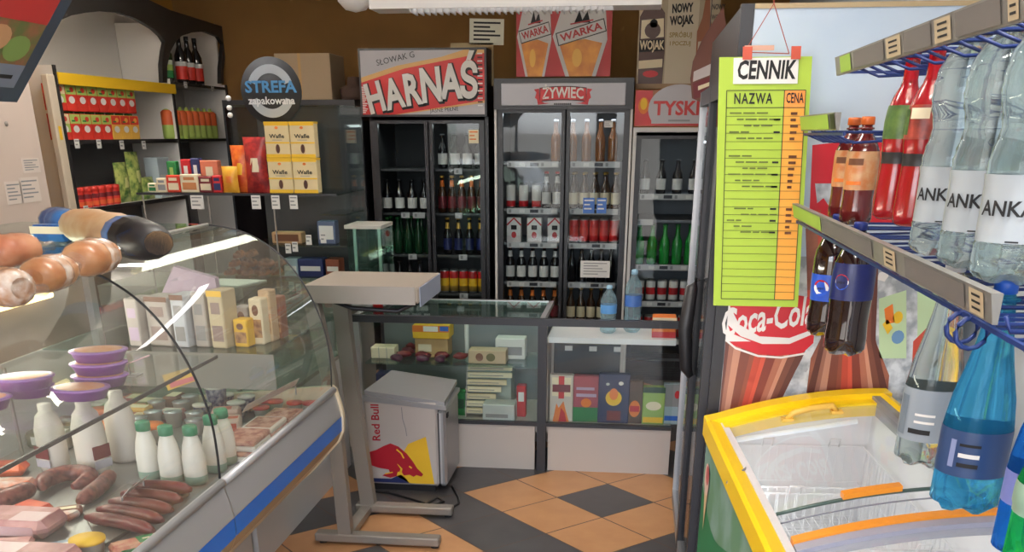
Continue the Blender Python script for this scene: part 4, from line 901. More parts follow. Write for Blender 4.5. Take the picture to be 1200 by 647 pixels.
flat_board('beer_poster', 745, -2, 845, 104, YP + .1, TANB, 'tan poster with brown beer bottles standing over the narrow fridge', wojak)
# tilted bottle cut-out board
yq = 6.2
q = lambda u, v, y=yq: P(u, v, Y=y)
b = MB(); b.prism([q(838, 128), q(811, 115), q(809, 92), q(812, 72), q(822, 48), q(838, 22), q(848, 8), q(852, 40), q(850, 100)], (0, .012, 0), mat('cutout_brown', (112, 62, 48), .5))
fr_pts = lambda l: [q(u, v, yq - .001) for u, v in l]
b.add(fr_pts([(812, 96), (842, 84), (843, 70), (813, 84)]), [(0, 1, 2, 3)], mat('cutout_white', (206, 196, 196), .5)); b.add(fr_pts([(813, 116), (843, 108), (843, 86), (812, 98)]), [(0, 1, 2, 3)], WINE)
b.add([q(u, v, yq - .002) for u, v in ((818, 106), (840, 97), (840, 93), (818, 101))], [(0, 1, 2, 3)], CREAM)
b.bar(q(830, 60, yq + .015), (q(830, 60, yq + .015).x, yq + .015, ZC), .003, DARK)
tag(b.build('hanging_cutout', None, q(830, 70)), 'brown bottle-shaped hanging board cut off by the lemon price list', 'sign')
# notice over the red-sign fridge
a = P(550, 52, Y=7.2); c = P(590, 21, Y=7.2)
f = lines(INK, 5, .12, .9, .45); f.s = (c.x - a.x, c.z - a.z)
stuck('hanging_notice', Frame((a.x, 7.2, a.z), (1, 0, -.03), (.03, 0, 1)), c.x - a.x, c.z - a.z, mat('notice_cream', (216, 214, 196), .6), 'cream printed notice hanging over the red-sign fridge', 'notice', f, .003)
a = P(528, 56, Y=7.2); c = P(578, 50, Y=7.2)
b = MB(); b.box((a.x, 7.2, a.z), (c.x, 7.214, c.z), mat('batten', (170, 150, 110), .6)); b.box((c.x - .012, 7.2, 1.95), (c.x, 7.214, a.z), mat('batten', (170, 150, 110), .6))
tag(b.build('wall_mounted_batten', None, (c.x, 7.2, a.z)), 'thin pale L-shaped batten under the hanging notice', 'batten')
# ============================================================ LEFT WALL SHELVING
XS = -3.24
pS = lambda u, v: P(u, v, X=XS)
yA, yM, yE = pS(66, 100).y, pS(201, 100).y, pS(264, 100).y
SHW = mat('shelf_white', (226, 222, 216), .6); SHB = mat('shelf_black', (36, 34, 34), .5)
t = thing('wall_shelving', 'white wall shelving with curved black crest and yellow top shelf edge', 'shelves', (XS, yA, .0))
b = MB(); b.box((XL + .005, yA, .4), (XL + .03, yE, 2.42), SHW); b.build('back_panel', t)
b = MB(); b.box((XL + .031, yA + .03, .4), (XL + .034, yE - .02, pS(130, 165).z - .02), mat('shelf_grey', (96, 96, 98), .5)); b.build('lower_back', t)
for y in (yA, yM, yE):
    zt_ = 2.42 if y == yE else 2.34 if y == yM else 2.0
    b = MB(); b.box((XL + .035, y - .012, .0), (XS - .031, y + .012, zt_), SHW); b.box((XS - .031, y - .012, 0), (XS, y + .012, 2.0), SHW); b.box((XS, y - .014, 0), (XS + .008, y + .014, 2.0), SHB); b.build('upright', t)
crest = [(66, -12), (150, -12), (200, 12), (276, 36), (275, 55), (268, 57), (264, 66), (262, 82), (262, 98), (259, 98), (259, 80), (261, 62), (262, 52), (256, 43), (240, 37), (225, 38), (213, 42), (206, 49), (200, 60), (196, 78), (196, 97), (191, 97), (190, 76), (192, 60), (194, 50), (189, 42), (180, 34), (160, 22), (140, 15), (120, 13), (100, 15), (84, 18), (70, 24)]
b = MB(); b.prism([pS(u, v) for u, v in crest], (-.03, 0, 0), SHB); b.build('crest', t)
zy = (pS(70, 92).z + pS(200, 104).z) / 2; z1 = pS(130, 164).z; z2 = pS(130, 241).z
b = MB(); b.box((XL + .036, yA + .013, zy - .02), (XS - .01, yM - .013, zy), SHW); b.box((XS - .01, yA + .013, zy - .03), (XS + .015, yM + .03, zy + .03), YEL); b.build('shelf', t)
for z in (z1, z2):
    b = MB(); b.box((XL + .036, yA + .013, z - .018), (XS + .0, yM - .013, z), SHW); b.box((XS, yA + .013, z - .022), (XS + .006, yM - .013, z + .003), SHB); b.build('shelf', t)
zr = [pS(228, 99).z, pS(228, 163).z]
for z in zr:
    b = MB(); b.box((XL + .036, yM + .013, z - .012), (XS, yE - .013, z), SHW); b.box((XS, yM + .013, z - .016), (XS + .006, yE - .013, z + .002), SHB); b.build('shelf', t)
b = MB(); b.rbox((XS - .02, yA - .11, 0), (XS + .02, yA - .035, 1.95), mat('post_beige', (206, 190, 168), .5), .006); b.rect(Frame((XS + .0205, yA - .11, 1.62), (0, 1, 0), (0, 0, 1)), .02, 0, .05, .07, YEL); b.build('post', t)
for i, (u, v) in enumerate(((91, 167), (117, 167), (144, 168), (170, 168), (102, 245))):
    o = pS(u - 4, v + 7); o.x = XS + .0085
    card('hanging_price_card', o, (0, 1, 0), (0, 0, 1), .05, .05, WHC, f'{ORD[i]} white price card on the juice shelf edges from the beige post', 'price card', GREY, 2, 'price cards on the juice shelf edges')
for i, (u, v) in enumerate(((217, 100), (249, 104))):
    o = pS(u - 2, v + 3); o.x = XS + .0085
    card('hanging_price_card', o, (0, 1, 0), (0, 0, 1), .05, .04, WHC, f'{["first", "second"][i]} white price card under the dark syrup bottles', 'price card', GREY, 2, 'price cards under the syrup bottles')
# juice cartons, two layers on the first shelf (fronts face the aisle, +X)
def carton(m_top, m_mid, m_low, w=.088, h=.145):
    b = MB(); b.rbox((-.035, -w / 2, 0), (.035, w / 2, h), m_low, .003)
    fr = Frame((.035, -w / 2, 0), (0, 1, 0), (0, 0, 1)); b.rect(fr, 0, h * .62, w, h * .98, m_top); b.rect(fr, 0, h * .3, w, h * .62, m_mid)
    b.disc(fr, w * .5, h * .42, w * .3, h * .14, WHC, 2, 12); b.disc(fr, w * .6, h * .8, w * .2, h * .1, m_low, 2, 10); b.rect(fr, w * .15, h * .7, w * .5, h * .76, GREEN, 3)
    b.rbox((-.02, -w * .2, h), (.02, w * .2, h + .012), GREEN, .004); return b
JR = mat('juice_red', (206, 52, 40), .5); JG = mat('juice_green', (166, 190, 96), .5); JY = mat('juice_yellow', (226, 176, 76), .5); JC = mat('juice_cream', (220, 200, 160), .5); JO = mat('juice_orange', (214, 96, 48), .5)
kc = [Kind('juice_carton', carton(JC, JG, JR), 'carton'), Kind('juice_carton', carton(JG, JR, JR), 'carton'), Kind('juice_carton', carton(JR, JY, JY), 'carton'), Kind('juice_carton', carton(JG, JC, JG), 'carton')]
y0c, y1c = pS(76, 130).y, pS(158, 130).y; hc = (pS(110, 98).z - z1) / 2 - .014
for r in range(2):
    for i in range(8):
        k = kc[0] if i == 0 else (kc[1] if r == 1 else (kc[1] if i < 5 else kc[2]))
        txt = {0: 'cream, green and red', 1: 'green-topped red', 2: 'yellow'}[kc.index(k)]
        k.put((XS - .05, y0c + (y1c - y0c) * i / 7, z1 + .001 + r * (hc + .0135)), f'{ORD[i]} {txt} juice carton from the beige post, {["lower", "upper"][r]} layer', f'{["lower", "upper"][r]} layer of juice cartons', 0, (1, (y1c - y0c) / 7 * .94 / .088, hc / .145))
# red jars and bags on the second shelf
jar = MB(); jar.lathe([(0, 0, RED), (.04, 0, RED), (.044, .01, JO), (.044, .035, JR), (.044, .05, WINE), (.044, .075, JR), (.044, .09, RED), (.046, .092, JR), (.046, .115, JR), (0, .116, JR)], n=14)
kj = Kind('sauce_jar', jar, 'jar'); ya, yb = pS(85, 225).y, pS(136, 225).y
for i in range(7): kj.put((XS - .055, ya + (yb - ya) * i / 6, z2 + .001), f'{ORD[i]} red sauce jar from the beige post on the lower shelf', 'red sauce jars', i, (.76, .76, 1))
LB = mat('leaf_bag', (186, 196, 110), .4, rgb2=(70, 110, 50), vscale=22)
for i, (u, h) in enumerate(((146, .24), (160, .30), (174, .14))):
    m = bag_mb(.17, h, LB, mat('pale_lime', (220, 220, 150), .5), .07, 60 + i)
    put('herb_bag', m, (XS - .06, pS(u, 230).y, z2 + .001), ['medium', 'tall', 'short'][i] + ' green and yellow bag next to the red sauce jars', 'bag', R(90))
b = MB(); b.rbox((-.05, -.09, 0), (.05, .09, .26), mat('ice_blue_box', (190, 204, 210), .5), .005); b.rect(Frame((.0505, -.09, 0), (0, 1, 0), (0, 0, 1)), .01, .12, .17, .15, WHC)
put('white_box', b, (XS - .06, pS(187, 225).y + .07, z2 + .001), 'pale ice blue box at the end of the lower juice shelf', 'box')
settle(named('sauce_jar', 'herb_bag', 'white_box'), (XL + .04, XS + .05, yA + .02, yM - .02), axes='y')
# bottles and pouches in the narrow bay
syr = MB(); syr.lathe([(0, 0, DKG), (.040, 0, DKG), (.045, .03, JR), (.045, .12, WHC), (.045, .15, DKG), (.044, .19, DKG), (.018, .25, DKG), (.016, .30, BLACK), (.018, .302, BLACK), (.018, .33, BLACK), (0, .331, BLACK)], n=14)
ks = Kind('syrup_bottle', syr, 'bottle')
for i, u in enumerate((222, 231, 240)): ks.put((XS - .06, pS(u, 80).y, zr[0] + .001), f'{ORD[i]} dark red-labelled syrup bottle of three, counted from the green one', 'red-labelled syrup bottles', i, (pS(228, 43).z - zr[0]) / .331)
syg = MB(); syg.lathe([(0, 0, DKG), (.040, 0, DKG), (.045, .03, GREEN), (.045, .08, JG), (.045, .12, mat('white_flower', (210, 216, 200), .5)), (.045, .15, GRG), (.044, .19, GRG), (.018, .25, GRG), (.016, .30, BLACK), (.018, .33, BLACK), (0, .331, BLACK)], n=14)
put('syrup_bottle', syg, (XS - .07, pS(206, 80).y, zr[0] + .001), 'dark green-labelled bottle beside the three red-labelled syrup bottles', 'bottle').scale = (1.1, 1.1, .93)
po = MB(); po.lathe([(0, 0, JG), (.042, 0, JG), (.046, .02, JG), (.046, .10, JO), (.045, .19, JO), (.03, .205, JG), (.012, .215, JG), (.012, .23, JG), (0, .231, JG)], n=12)
kp = Kind('juice_bottle', po, 'bottle'); ya, yb = pS(207, 145).y, pS(256, 145).y
for i in range(8): kp.put((XS - .06, ya + (yb - ya) * i / 7, zr[1] + .001), f'{ORD[i]} small orange and green juice bottle from the shelf divider', 'small orange and green juice bottles', i, (1, 1, (pS(228, 126).z - zr[1]) / .231))
b = MB(); b.box((XS + .012, yE - .05, zr[1] - .13), (XS + .016, yE + .12, zr[1] + .16), WHC); b.rect(Frame((XS + .016, yE - .05, zr[1] - .13), (0, 1, 0), (0, 0, 1)), .02, .14, .15, .17, BLUE)
tag(b.build('hanging_card', None, (XS + .014, yE, zr[1])), 'white card hung at the far end of the juice shelving', 'card')

# tall white cupboard with notices
xw = -3.18
t = thing('wall_cupboard', 'tall pinkish white cupboard by the wall shelving with papers on it', 'cupboard', (xw, 4.5, 0))
yw1 = P(44, 150, X=xw).y
b = MB(); b.box((XL + .01, 2.6, 0), (xw - .02, yw1, 2.15), mat('cupboard_white', (214, 196, 184), .5)); b.build('body', t)
for a, c in ((2.6, 3.9), (3.905, yw1)):
    b = MB(); b.rbox((xw - .0195, a + .003, .03), (xw, c - .003, 2.14), mat('cupboard_white', (214, 196, 184), .5), .003); b.build('door', t)
b = MB(); b.lathe([(0, .0), (.012, 0), (.012, .004), (0, .005)], (xw, P(7, 145, X=xw).y, P(7, 145, X=xw).z), 10, STEEL, 'X'); b.build('screw_cap', t)
for i, (u0, v0, u1, v1, lb) in enumerate(((28, 185, 45, 203, 'upper small printed paper taped on the pinkish cupboard'), (27, 207, 44, 238, 'lower taller printed paper taped on the pinkish cupboard'), (10, 212, 23, 240, 'narrow faint paper taped near the two printed papers'))):
    a = P(u0, v1, X=xw + .002); c = P(u1, v0, X=xw + .002)
    card('paper_notice', (xw + .002, a.y, a.z), (0, 1, 0), (0, 0, 1), c.y - a.y, c.z - a.z, mat('notice_pink', (226, 212, 202), .7), lb, 'notice', GREY, 5)

# ============================================================ SERVE-OVER DELI COUNTER
Y0, Y1, ZD = 1.0, 3.42, .70
t = thing('deli_counter', 'serve-over deli counter with curved glass and blue striped bumper', 'counter', (-1.6, 2.4, 0))
DW = mat('deli_white', (206, 204, 204), .45); DA = mat('deli_aluminium', (178, 178, 182), .38, .45); DB = mat('deli_blue', (30, 104, 200), .4); DT = mat('deli_tan', (176, 150, 118), .5); DC = mat('deli_cream', (222, 206, 178), .5)
pe = [P(u, v, Y=Y1) for u, v in ((392, 456), (398, 474), (401, 487), (401.5, 504), (397, 516), (366, 551), (333, 579))]
sec = [(p.x, p.z) for p in pe]
def strip(y0, y1, i, j, m, off=0): return MB().sheet([[(sec[k][0] + off, y, sec[k][1] + off * .3) for y in (y0, y1)] for k in range(i, j + 1)], m)
b = MB(); b.box((-2.25, Y0, 0), (-1.475, Y1 - .02, .46), DW); b.box((-2.25, Y0, .46), (-1.98, Y1 - .02, .98), DW); b.build('base', t)
b = MB(); b.prism([(x, Y0, z) for x, z in [(-1.47, sec[-1][1]), (-1.98, .46)] + [(-1.98, ZD - .02), (-1.13, ZD - .02), (sec[0][0] - .01, sec[0][1] - .02)] + [(x - .004, z) for x, z in sec[1:]]], (0, Y1 - Y0 - .022, 0), DC); b.build('tub', t)
for y0, y1 in ((Y0, 2.36), (2.363, Y1 - .012)):
    bp = strip(y0, y1, 0, 2, DA).build('bumper', t)
    b = MB(); b.tube([(sec[0][0] + .0, y0, sec[0][1]), (sec[0][0] + .0, y1, sec[0][1])], .012, DA, 8); b.build('top_rail', bp)
    strip(y0, y1, 2, 3, DB, .001).build('stripe', bp)
    b = strip(y0, y1, 3, 4, DT); b.sheet([[(sec[4][0], y, sec[4][1]) for y in (y0, y1)], [(sec[5][0], y, sec[5][1]) for y in (y0, y1)]], DC); b.build('lower_panel', bp)
b = MB(); ec = [(x, Y1 - .012, z) for x, z in [(-1.98, .46), (-1.98, ZD), (sec[0][0] - .005, sec[0][1] + .014)] + [(x + .008, z) for x, z in sec] + [(-1.47, sec[-1][1] - .005)]]
b.prism(ec, (0, .022, 0), DC); b.build('end_cap', t)
b = MB(); b.box((-1.98, Y0, ZD - .02), (-1.12, Y1 - .015, ZD), mat('deck_steel', (150, 150, 150), .35, .6)); b.build('deck', t)
G = [(-1.095, sec[0][1] + .012), (-1.093, .86), (-1.098, .95), (-1.122, 1.05), (-1.165, 1.15), (-1.225, 1.235), (-1.30, 1.297), (-1.39, 1.338), (-1.50, 1.356)]
def gpt(n=28):
    out = []
    for i in range(n + 1):
        f = i / n * (len(G) - 1); k = min(int(f), len(G) - 2); q = f - k
        p0, p1, p2, p3 = G[max(k - 1, 0)], G[k], G[k + 1], G[min(k + 2, len(G) - 1)]
        out.append(tuple(.5 * (2 * p1[a] + (p2[a] - p0[a]) * q + (2 * p0[a] - 5 * p1[a] + 4 * p2[a] - p3[a]) * q * q + (3 * p1[a] - p0[a] - 3 * p2[a] + p3[a]) * q ** 3) for a in (0, 1)))
    return out
GP = gpt()
for y0, y1 in ((Y0, 2.358), (2.364, Y1 - .02)):
    b = MB(); b.sheet([[(x, y0 + (y1 - y0) * j / 2, z) for j in range(3)] for x, z in GP], CGLASS); b.build('curved_pane', t)
b = MB(); b.tube([(x, 2.361, z) for x, z in GP], .0035, INK, 6); b.build('seam', t)
b = MB(); b.tube([(x, Y1 - .014, z) for x, z in GP], .003, DARK, 6); b.build('seam', t)
b = MB(); b.prism([(x - .004, Y1 - .011, z) for x, z in GP] + [(-1.96, Y1 - .011, 1.356), (-1.96, Y1 - .011, ZD + .002), (-1.11, Y1 - .011, ZD + .002)], (0, .006, 0), GLASSG); b.build('end_pane', t)
b = MB(); b.box((-2.2, Y0, 1.352), (-1.50, Y1 - .02, 1.360), GLASSG); b.tube([(-1.50, Y0, 1.357), (-1.50, Y1 - .02, 1.357)], .006, mat('edge_pale', (206, 206, 198), .3), 6); b.build('glass_top', t)
b = MB()
for y in (1.6, 2.36, 3.38): b.box((-1.99, y - .02, .98), (-1.96, y + .02, 1.352), DA)
b.build('support', t)
b = MB(); b.box((-1.995, Y0, .98), (-1.985, Y1 - .02, 1.345), mat('deli_back', (138, 124, 112), .4)); b.build('back_panel', t)  # grey brown colour imitates a reflection in the curved glass
b = MB(); b.tube([(-1.965, Y0, 1.15), (-1.965, 3.12, 1.15)], .011, mat('deli_tube', (255, 232, 160), .4, emit=3.5), 8); b.build('lamp_tube', t)
area('deli_lamp_light', (-1.93, 2.1, 1.17), (0, R(-62), 0), .05, 2.0, 9, (1, .93, .80))
ZS = 1.0
b = MB(); b.box((-1.93, Y0, ZS - .006), (-1.31, 2.92, ZS), GLASS); b.box((-1.312, Y0, ZS - .008), (-1.307, 2.92, ZS + .002), DARK); b.build('glass_shelf', t)
b = MB(); b.box((-1.93, 2.96, ZS - .006), (-1.16, Y1 - .03, ZS), GLASSG); b.box((-1.72, 2.952, ZS - .115), (-1.135, 2.958, ZS), mat('riser_grey', (128, 128, 122), .35)); b.build('glass_shelf', t)
if 0:
    b = MB(); o = [P(u, v, Y=2.985) for u, v in ((306, 305), (290, 296), (288, 310), (283, 328), (274, 346), (261, 366), (247, 384))]
    b.tube(o, .008, mat('bracket_cyan', (196, 226, 230), .25), 8, radii=[.005] + [.009] * 5 + [.006]); b.build('shelf_bracket', t)
for y in (1.5, 2.7):
    b = MB(); b.bar((-1.9, y, ZD), (-1.9, y, ZS - .006), .006, STEEL); b.build('shelf_rod', t)

# second counter carrying on the same line
t = thing('corner_counter', 'white based glass counter carrying on behind the deli end', 'counter', (-1.8, 4.0, 0))
b = MB(); b.box((-2.25, 3.46, 0), (-1.475, 4.82, .60), DW); b.box((-2.25, 3.46, .60), (-1.47, 4.82, .62), STEEL); b.build('base', t)
b = MB(); b.box((-1.478, 3.47, .62), (-1.472, 4.81, .99), GLASSG); b.build('front_pane', t)
b = MB(); b.box((-2.2, 3.47, .985), (-1.472, 4.81, .993), GLASSG); b.bar((-1.475, 3.47, .99), (-1.475, 4.81, .99), .006, ALU); b.build('glass_top', t)
b = MB(); b.box((-2.21, 3.47, .62), (-2.20, 4.81, .985), mat('deli_back_dark', (92, 92, 88), .4)); b.build('back_panel', t)
b = MB(); b.box((-2.19, 3.48, .79), (-1.5, 4.80, .796), GLASSG); b.build('glass_shelf', t)
for y in (3.47, 4.79):
    b = MB(); b.box((-1.495, y, .62), (-1.48, y + .015, .985), ALU); b.build('post', t)

# ------------------------------------------------------------ goods on the deli deck
def spot(u, v, z): return P(u, v, Z=z)
MEAT = mat('ham_pink', (196, 140, 140), .4, rgb2=(160, 96, 100), vscale=14); SAUS = mat('sausage_red', (108, 40, 38), .35, rgb2=(84, 30, 28), vscale=20, bump=.15); SALA = mat('sausage_mottled', (134, 74, 66), .35, rgb2=(86, 36, 38), vscale=60, bump=.2); ORP = mat('orange_film', (226, 96, 44), .3, rgb2=(200, 60, 30), vscale=16)
KEFB = mat('milk_white', (226, 222, 214), .35); KEFG = mat('milk_green_band', (150, 176, 160), .4); CAPG = mat('cap_green', (24, 128, 90), .35); HDPE = mat('jug_white', (222, 214, 206), .4)
def milk_mb():
    b = MB(); b.lathe([(0, 0, KEFG), (.026, 0, KEFG), (.031, .006, KEFG), (.031, .024, KEFB), (.031, .07, KEFB), (.026, .10, KEFB), (.019, .122, KEFB), (.0165, .13, KEFB)], n=16)
    c = MB(); c.lathe([(.019, .128, CAPG), (.020, .129, CAPG), (.020, .149, CAPG), (.017, .152, CAPG), (0, .152, CAPG)], n=16); return b, c
mk = thing('milk_bottle', 'white milk bottle with green cap, first of the row from the jugs', 'bottle', (0, 0, 0), 'green-capped milk bottles')
for nm, m in zip(('body', 'cap'), milk_mb()): m.build(nm, mk)
mp = [(177, 560), (203, 566), (231, 566), (254, 552), (266, 543)]
for i, (u, v) in enumerate(mp):
    p = spot(u, v, ZD + .001); p.z = ZD + .001
    if i == 0: mk.location = p; mk.scale = (1.08, 1.08, 1.16)
    else: dup(mk, p, i, f'white milk bottle with green cap, {ORD[i]} of the row from the jugs', 'green-capped milk bottles', (1.08, 1.08, 1.16))
b = MB(); b.lathe([(0, 0), (.044, 0), (.047, .01), (.047, .14), (.036, .185), (.022, .20), (.022, .225), (0, .226)], n=18, m=HDPE); b.box((-.03, -.0475, .05), (.03, -.044, .09), WINE); b.box((-.03, -.0477, .02), (.03, -.044, .045), mat('label_lilac', (190, 186, 200), .5))
kjug = Kind('milk_jug', b, 'jug')
for i, (u, v, s) in enumerate(((66, 550, .92), (106, 556, 1.0), (140, 543, .98))):
    p = spot(u, v, ZD + .001); kjug.put((p.x, p.y, ZD + .001), f'{ORD[i]} of three white jugs standing before the green-capped milk bottles', 'white jugs in the deli', [-.3, 1.2, 2.2][i], s)
def sausage(pts, r, m, name, label, group=None, cat='sausage'):
    n = len(pts); b = MB(); b.tube(pts, r, m, 10, radii=[r * .35] + [r * .85] + [r] * (n - 4) + [r * .85, r * .35]); return tag(b.build(name, None, pts[n // 2]), label, cat, group)
def curve(a, c, sag, n=9, z=0):
    a, c = Vector(a), Vector(c); side = Vector((0, 0, 1)).cross((c - a).normalized())
    return [a.lerp(c, i / n) + side * sag * math.sin(math.pi * i / n) + Vector((0, 0, z)) for i in range(n + 1)]
tr0 = [spot(u, v, ZD + .012) for u, v in ((118, 640), (98, 600), (150, 566), (222, 576))]
b = MB(); b.prism([(p.x, p.y, ZD + .001) for p in tr0], (0, 0, .010), mat('tray_steel', (120, 116, 112), .35, .5)); tag(b.build('sausage_tray', None, tr0[1]), 'steel tray under the smooth dark red sausages', 'tray')
for i in range(5):
    a = spot(100 + i * 14, 606 - i * 9, ZD + .03); c = spot(180 + i * 11, 622 - i * 12, ZD + .03); z = ZD + .030
    a.z = c.z = z; sausage(curve(a, c, .012), .0185, SAUS, 'smoked_sausage', f'{ORD[i]} smooth dark red sausage on the steel tray from the ham', 'smooth dark red sausages on the tray')
rc = spot(78, 566, ZD + .02); pts = [(rc.x + .062 * math.cos(R(-40 + 28 * i)), rc.y + .075 * math.sin(R(-40 + 28 * i)), ZD + .027) for i in range(11)]
sausage(pts, .025, SALA, 'ring_sausage', 'mottled ring sausage curled in front of the white jugs', cat='sausage')
a, c = spot(92, 590, ZD + .02), spot(132, 556, ZD + .02); a.z = c.z = ZD + .025; sausage(curve(a, c, -.01), .023, SALA, 'dry_sausage', 'straight mottled sausage between the ring sausage and the steel tray')
a, c = spot(-6, 592, ZD + .02), spot(42, 574, ZD + .02); a.z = c.z = ZD + .027; sausage(curve(a, c, .004), .025, SALA, 'dry_sausage', 'thick mottled salami stick at the deli edge by the orange packs')
def pack(name, u, v, w, d, h, m, label, cat='pack', rz=0, deco=None, z=ZD, lump=.0, group=None, rbv=.008):
    p = spot(u, v, z + .001); b = MB(); b.rbox((-w / 2, -d / 2, 0), (w / 2, d / 2, h), m, rbv)
    fr = Frame((-w / 2, -d / 2, h), (1, 0, 0), (0, 1, 0)); fs = Frame((-w / 2, -d / 2, 0), (1, 0, 0), (0, 0, 1)); 
    if deco: deco(b, fr, w, d, fs, h)
    o = b.build(name); o.location = (p.x, p.y, z + .001); o.rotation_euler.z = rz; return tag(o, label, cat, group)
def lab(m, x0=.2, y0=.2, x1=.8, y1=.8, m2=None):
    def f(b, fr, w, d, fs, h):
        b.rect(fr, w * x0, d * y0, w * x1, d * y1, m); b.rect(fs, w * .15, h * .25, w * .85, h * .75, m)
        if m2: b.rect(fr, w * (x0 + .1), d * .45, w * (x1 - .1), d * .6, m2, 2)
    return f
pack('ham_slab', 28, 622, .20, .13, .05, MEAT, 'pink vacuum-packed ham slab behind the other one', deco=lab(mat('film_pink', (206, 170, 176), .3), .5, .1, .9, .6), rbv=.02)
pack('ham_slab', 30, 668, .26, .12, .055, MEAT, 'pink vacuum-packed ham slab in the very front deli corner', deco=lab(mat('film_pink', (206, 170, 176), .3), .1, .3, .5, .8), rbv=.02)
pack('orange_pack', 14, 555, .10, .08, .035, ORP, 'orange film pack lying beside the mottled salami stick', rz=.3, rbv=.015)
pack('orange_pack', 45, 603, .10, .07, .03, ORP, 'orange film pack lying in front of the salami stick', rz=-.3, rbv=.014)
pack('orange_pack', 88, 603, .08, .05, .02, mat('orange_white_film', (206, 120, 100), .35, rgb2=(210, 200, 196), vscale=20), 'orange and white film pack by the steel tray', rz=-.2)
pack('sliced_meat_pack', 176, 644, .12, .055, .030, mat('red_slice', (176, 84, 72), .4, rgb2=(200, 150, 120), vscale=30), 'red sliced meat pack with a green label by the bumper', rz=.75, deco=lab(GREEN, .55, .1, .9, .9, CREAM))
pack('sliced_meat_pack', 140, 645, .11, .055, .032, mat('red_slice2', (190, 96, 84), .4, rgb2=(210, 180, 160), vscale=30), 'pinkish sliced meat pack nearer the ham slabs', rz=.75, deco=lab(CREAM, .1, .2, .4, .8))
pack('blue_pack', 104, 626, .09, .05, .02, mat('steel_blue_pack', (96, 120, 150), .4), 'steel blue flat pack between ham and sausage tray', rz=.6, deco=lab(WHC, .1, .3, .9, .5))
b = MB(); b.lathe([(0, 0, KEFB), (.034, 0, KEFB), (.04, .035, YEL), (.043, .036, YEL), (.043, .044, YEL), (0, .045, YEL)], n=18); p = spot(104, 640, ZD); put('spread_tub', b, (p.x, p.y, ZD + .001), 'small tub with a yellow lid between the ham and meat packs', 'tub')
pack('sliced_ham_pack', 60, 650, .11, .07, .02, mat('pale_ham', (206, 150, 148), .4, rgb2=(180, 110, 112), vscale=30), 'pale pink sliced ham pack next to the yellow-lidded tub', rz=.3, deco=lab(WHC, .1, .1, .5, .4))
pack('orange_pack', 20, 575, .12, .06, .03, mat('orange_white_pack', (214, 110, 70), .35, rgb2=(206, 190, 180), vscale=18), 'orange pack with white film behind the mottled salami stick', rz=.2, rbv=.014)
pack('pate_pack', 120, 598, .07, .045, .022, mat('pate_brown', (130, 76, 60), .4), 'small brown meat pack at the sausage tray corner', rz=.5, deco=lab(CREAM, .2, .2, .8, .6))
cols_ = {'orange': ORA, 'cream': CREAM, 'olive': mat('olive_pack', (120, 118, 66), .5), 'brick red': mat('brick_pack', (156, 66, 52), .5), 'mustard': mat('mustard_pack', (198, 150, 56), .5), 'white': KEFB, 'rose': mat('rose_pack2', (200, 130, 130), .5), 'slate': mat('slate_pack2', (92, 100, 116), .5), 'brown': BROWN, 'pale green': mat('pale_green_pack', (150, 176, 130), .5)}
for i, (c1, c2, u, v) in enumerate((('orange', 'white', 160, 476), ('cream', 'brick red', 182, 484), ('mustard', 'cream', 196, 472), ('olive', 'cream', 178, 466), ('rose', 'white', 216, 478), ('brown', 'cream', 232, 470), ('slate', 'white', 226, 462), ('brick red', 'cream', 196, 460), ('pale green', 'white', 160, 462), ('cream', 'slate', 244, 462), ('orange', 'brown', 140, 470), ('white', 'olive', 176, 452))):
    pack('deli_pack', u, v, .085, .06, .03 + .012 * (i % 3), cols_[c1], f'{c1} pack with a {c2} label in the clutter behind the milk bottles', rz=[0, 1.571][i % 2], deco=lab(cols_[c2], .12, .15, .88, .8))
# clear boxes and mid deck
pack('salad_box', 22, 520, .15, .10, .055, mat('clear_box', (130, 120, 100), .3, rgb2=(70, 80, 60), vscale=20), 'clear lidded salad box under the purple packs', deco=lab(WHC, .55, .2, .85, .6, GREEN))
pack('salad_box', 12, 500, .15, .10, .05, mat('clear_box2', (150, 130, 96), .3, rgb2=(90, 70, 50), vscale=20), 'second clear salad box stacked behind the first', deco=lab(GREY, .2, .2, .7, .6))
b = MB(); b.lathe([(0, 0, KEFB), (.036, 0, KEFB), (.046, .05, ORA), (.05, .051, ORA), (.05, .06, ORA), (0, .061, ORA)], n=20); ko = Kind('spread_tub', b, 'tub')
for i, (u, v) in enumerate(((150, 492), (172, 498), (190, 503))): p = spot(u, v, ZD); ko.put((p.x, p.y, ZD + .001), f'{ORD[i]} orange-lidded tub behind the milk bottles', 'orange-lidded tubs in the deli', i)
b = MB(); b.lathe([(0, 0, KEFB), (.028, 0, KEFB), (.036, .06, SILV), (.038, .061, SILV), (.0, .063, SILV)], n=16); kyo = Kind('yoghurt_cup', b, 'cup')
p0 = [(212, 492), (232, 498), (250, 488), (218, 478), (240, 476), (200, 486), (225, 468), (205, 470)]
for i, (u, v) in enumerate(p0): p = spot(u, v, ZD); kyo.put((p.x, p.y, ZD + .001), f'{ORD[i]} silver-lidded white cup in the cluster behind the milk bottles', 'silver-lidded cups in the deli', i, .86)
CH1 = mat('cheese_mix', (206, 176, 120), .5, rgb2=(190, 120, 90), vscale=25)
pack('cheese_pack', 170, 476, .12, .08, .03, CH1, 'yellow cheese pack behind the orange-lidded tubs', rz=.2)
pack('cheese_pack', 268, 486, .10, .07, .06, mat('pale_pink_box', (216, 176, 166), .5), 'pale pink carton with a red print behind the milk bottles', rz=.3, deco=lab(mat('soft_red', (206, 96, 80), .5), .1, .2, .7, .8))
pack('cheese_pack', 288, 492, .10, .07, .055, mat('white_pink_box', (222, 200, 190), .5), 'white carton with a soft red print by the price strip', rz=.3, deco=lab(mat('soft_red', (206, 96, 80), .5), .3, .2, .9, .7))
PINKT = mat('meat_tray', (206, 160, 140), .45, rgb2=(150, 80, 70), vscale=40)
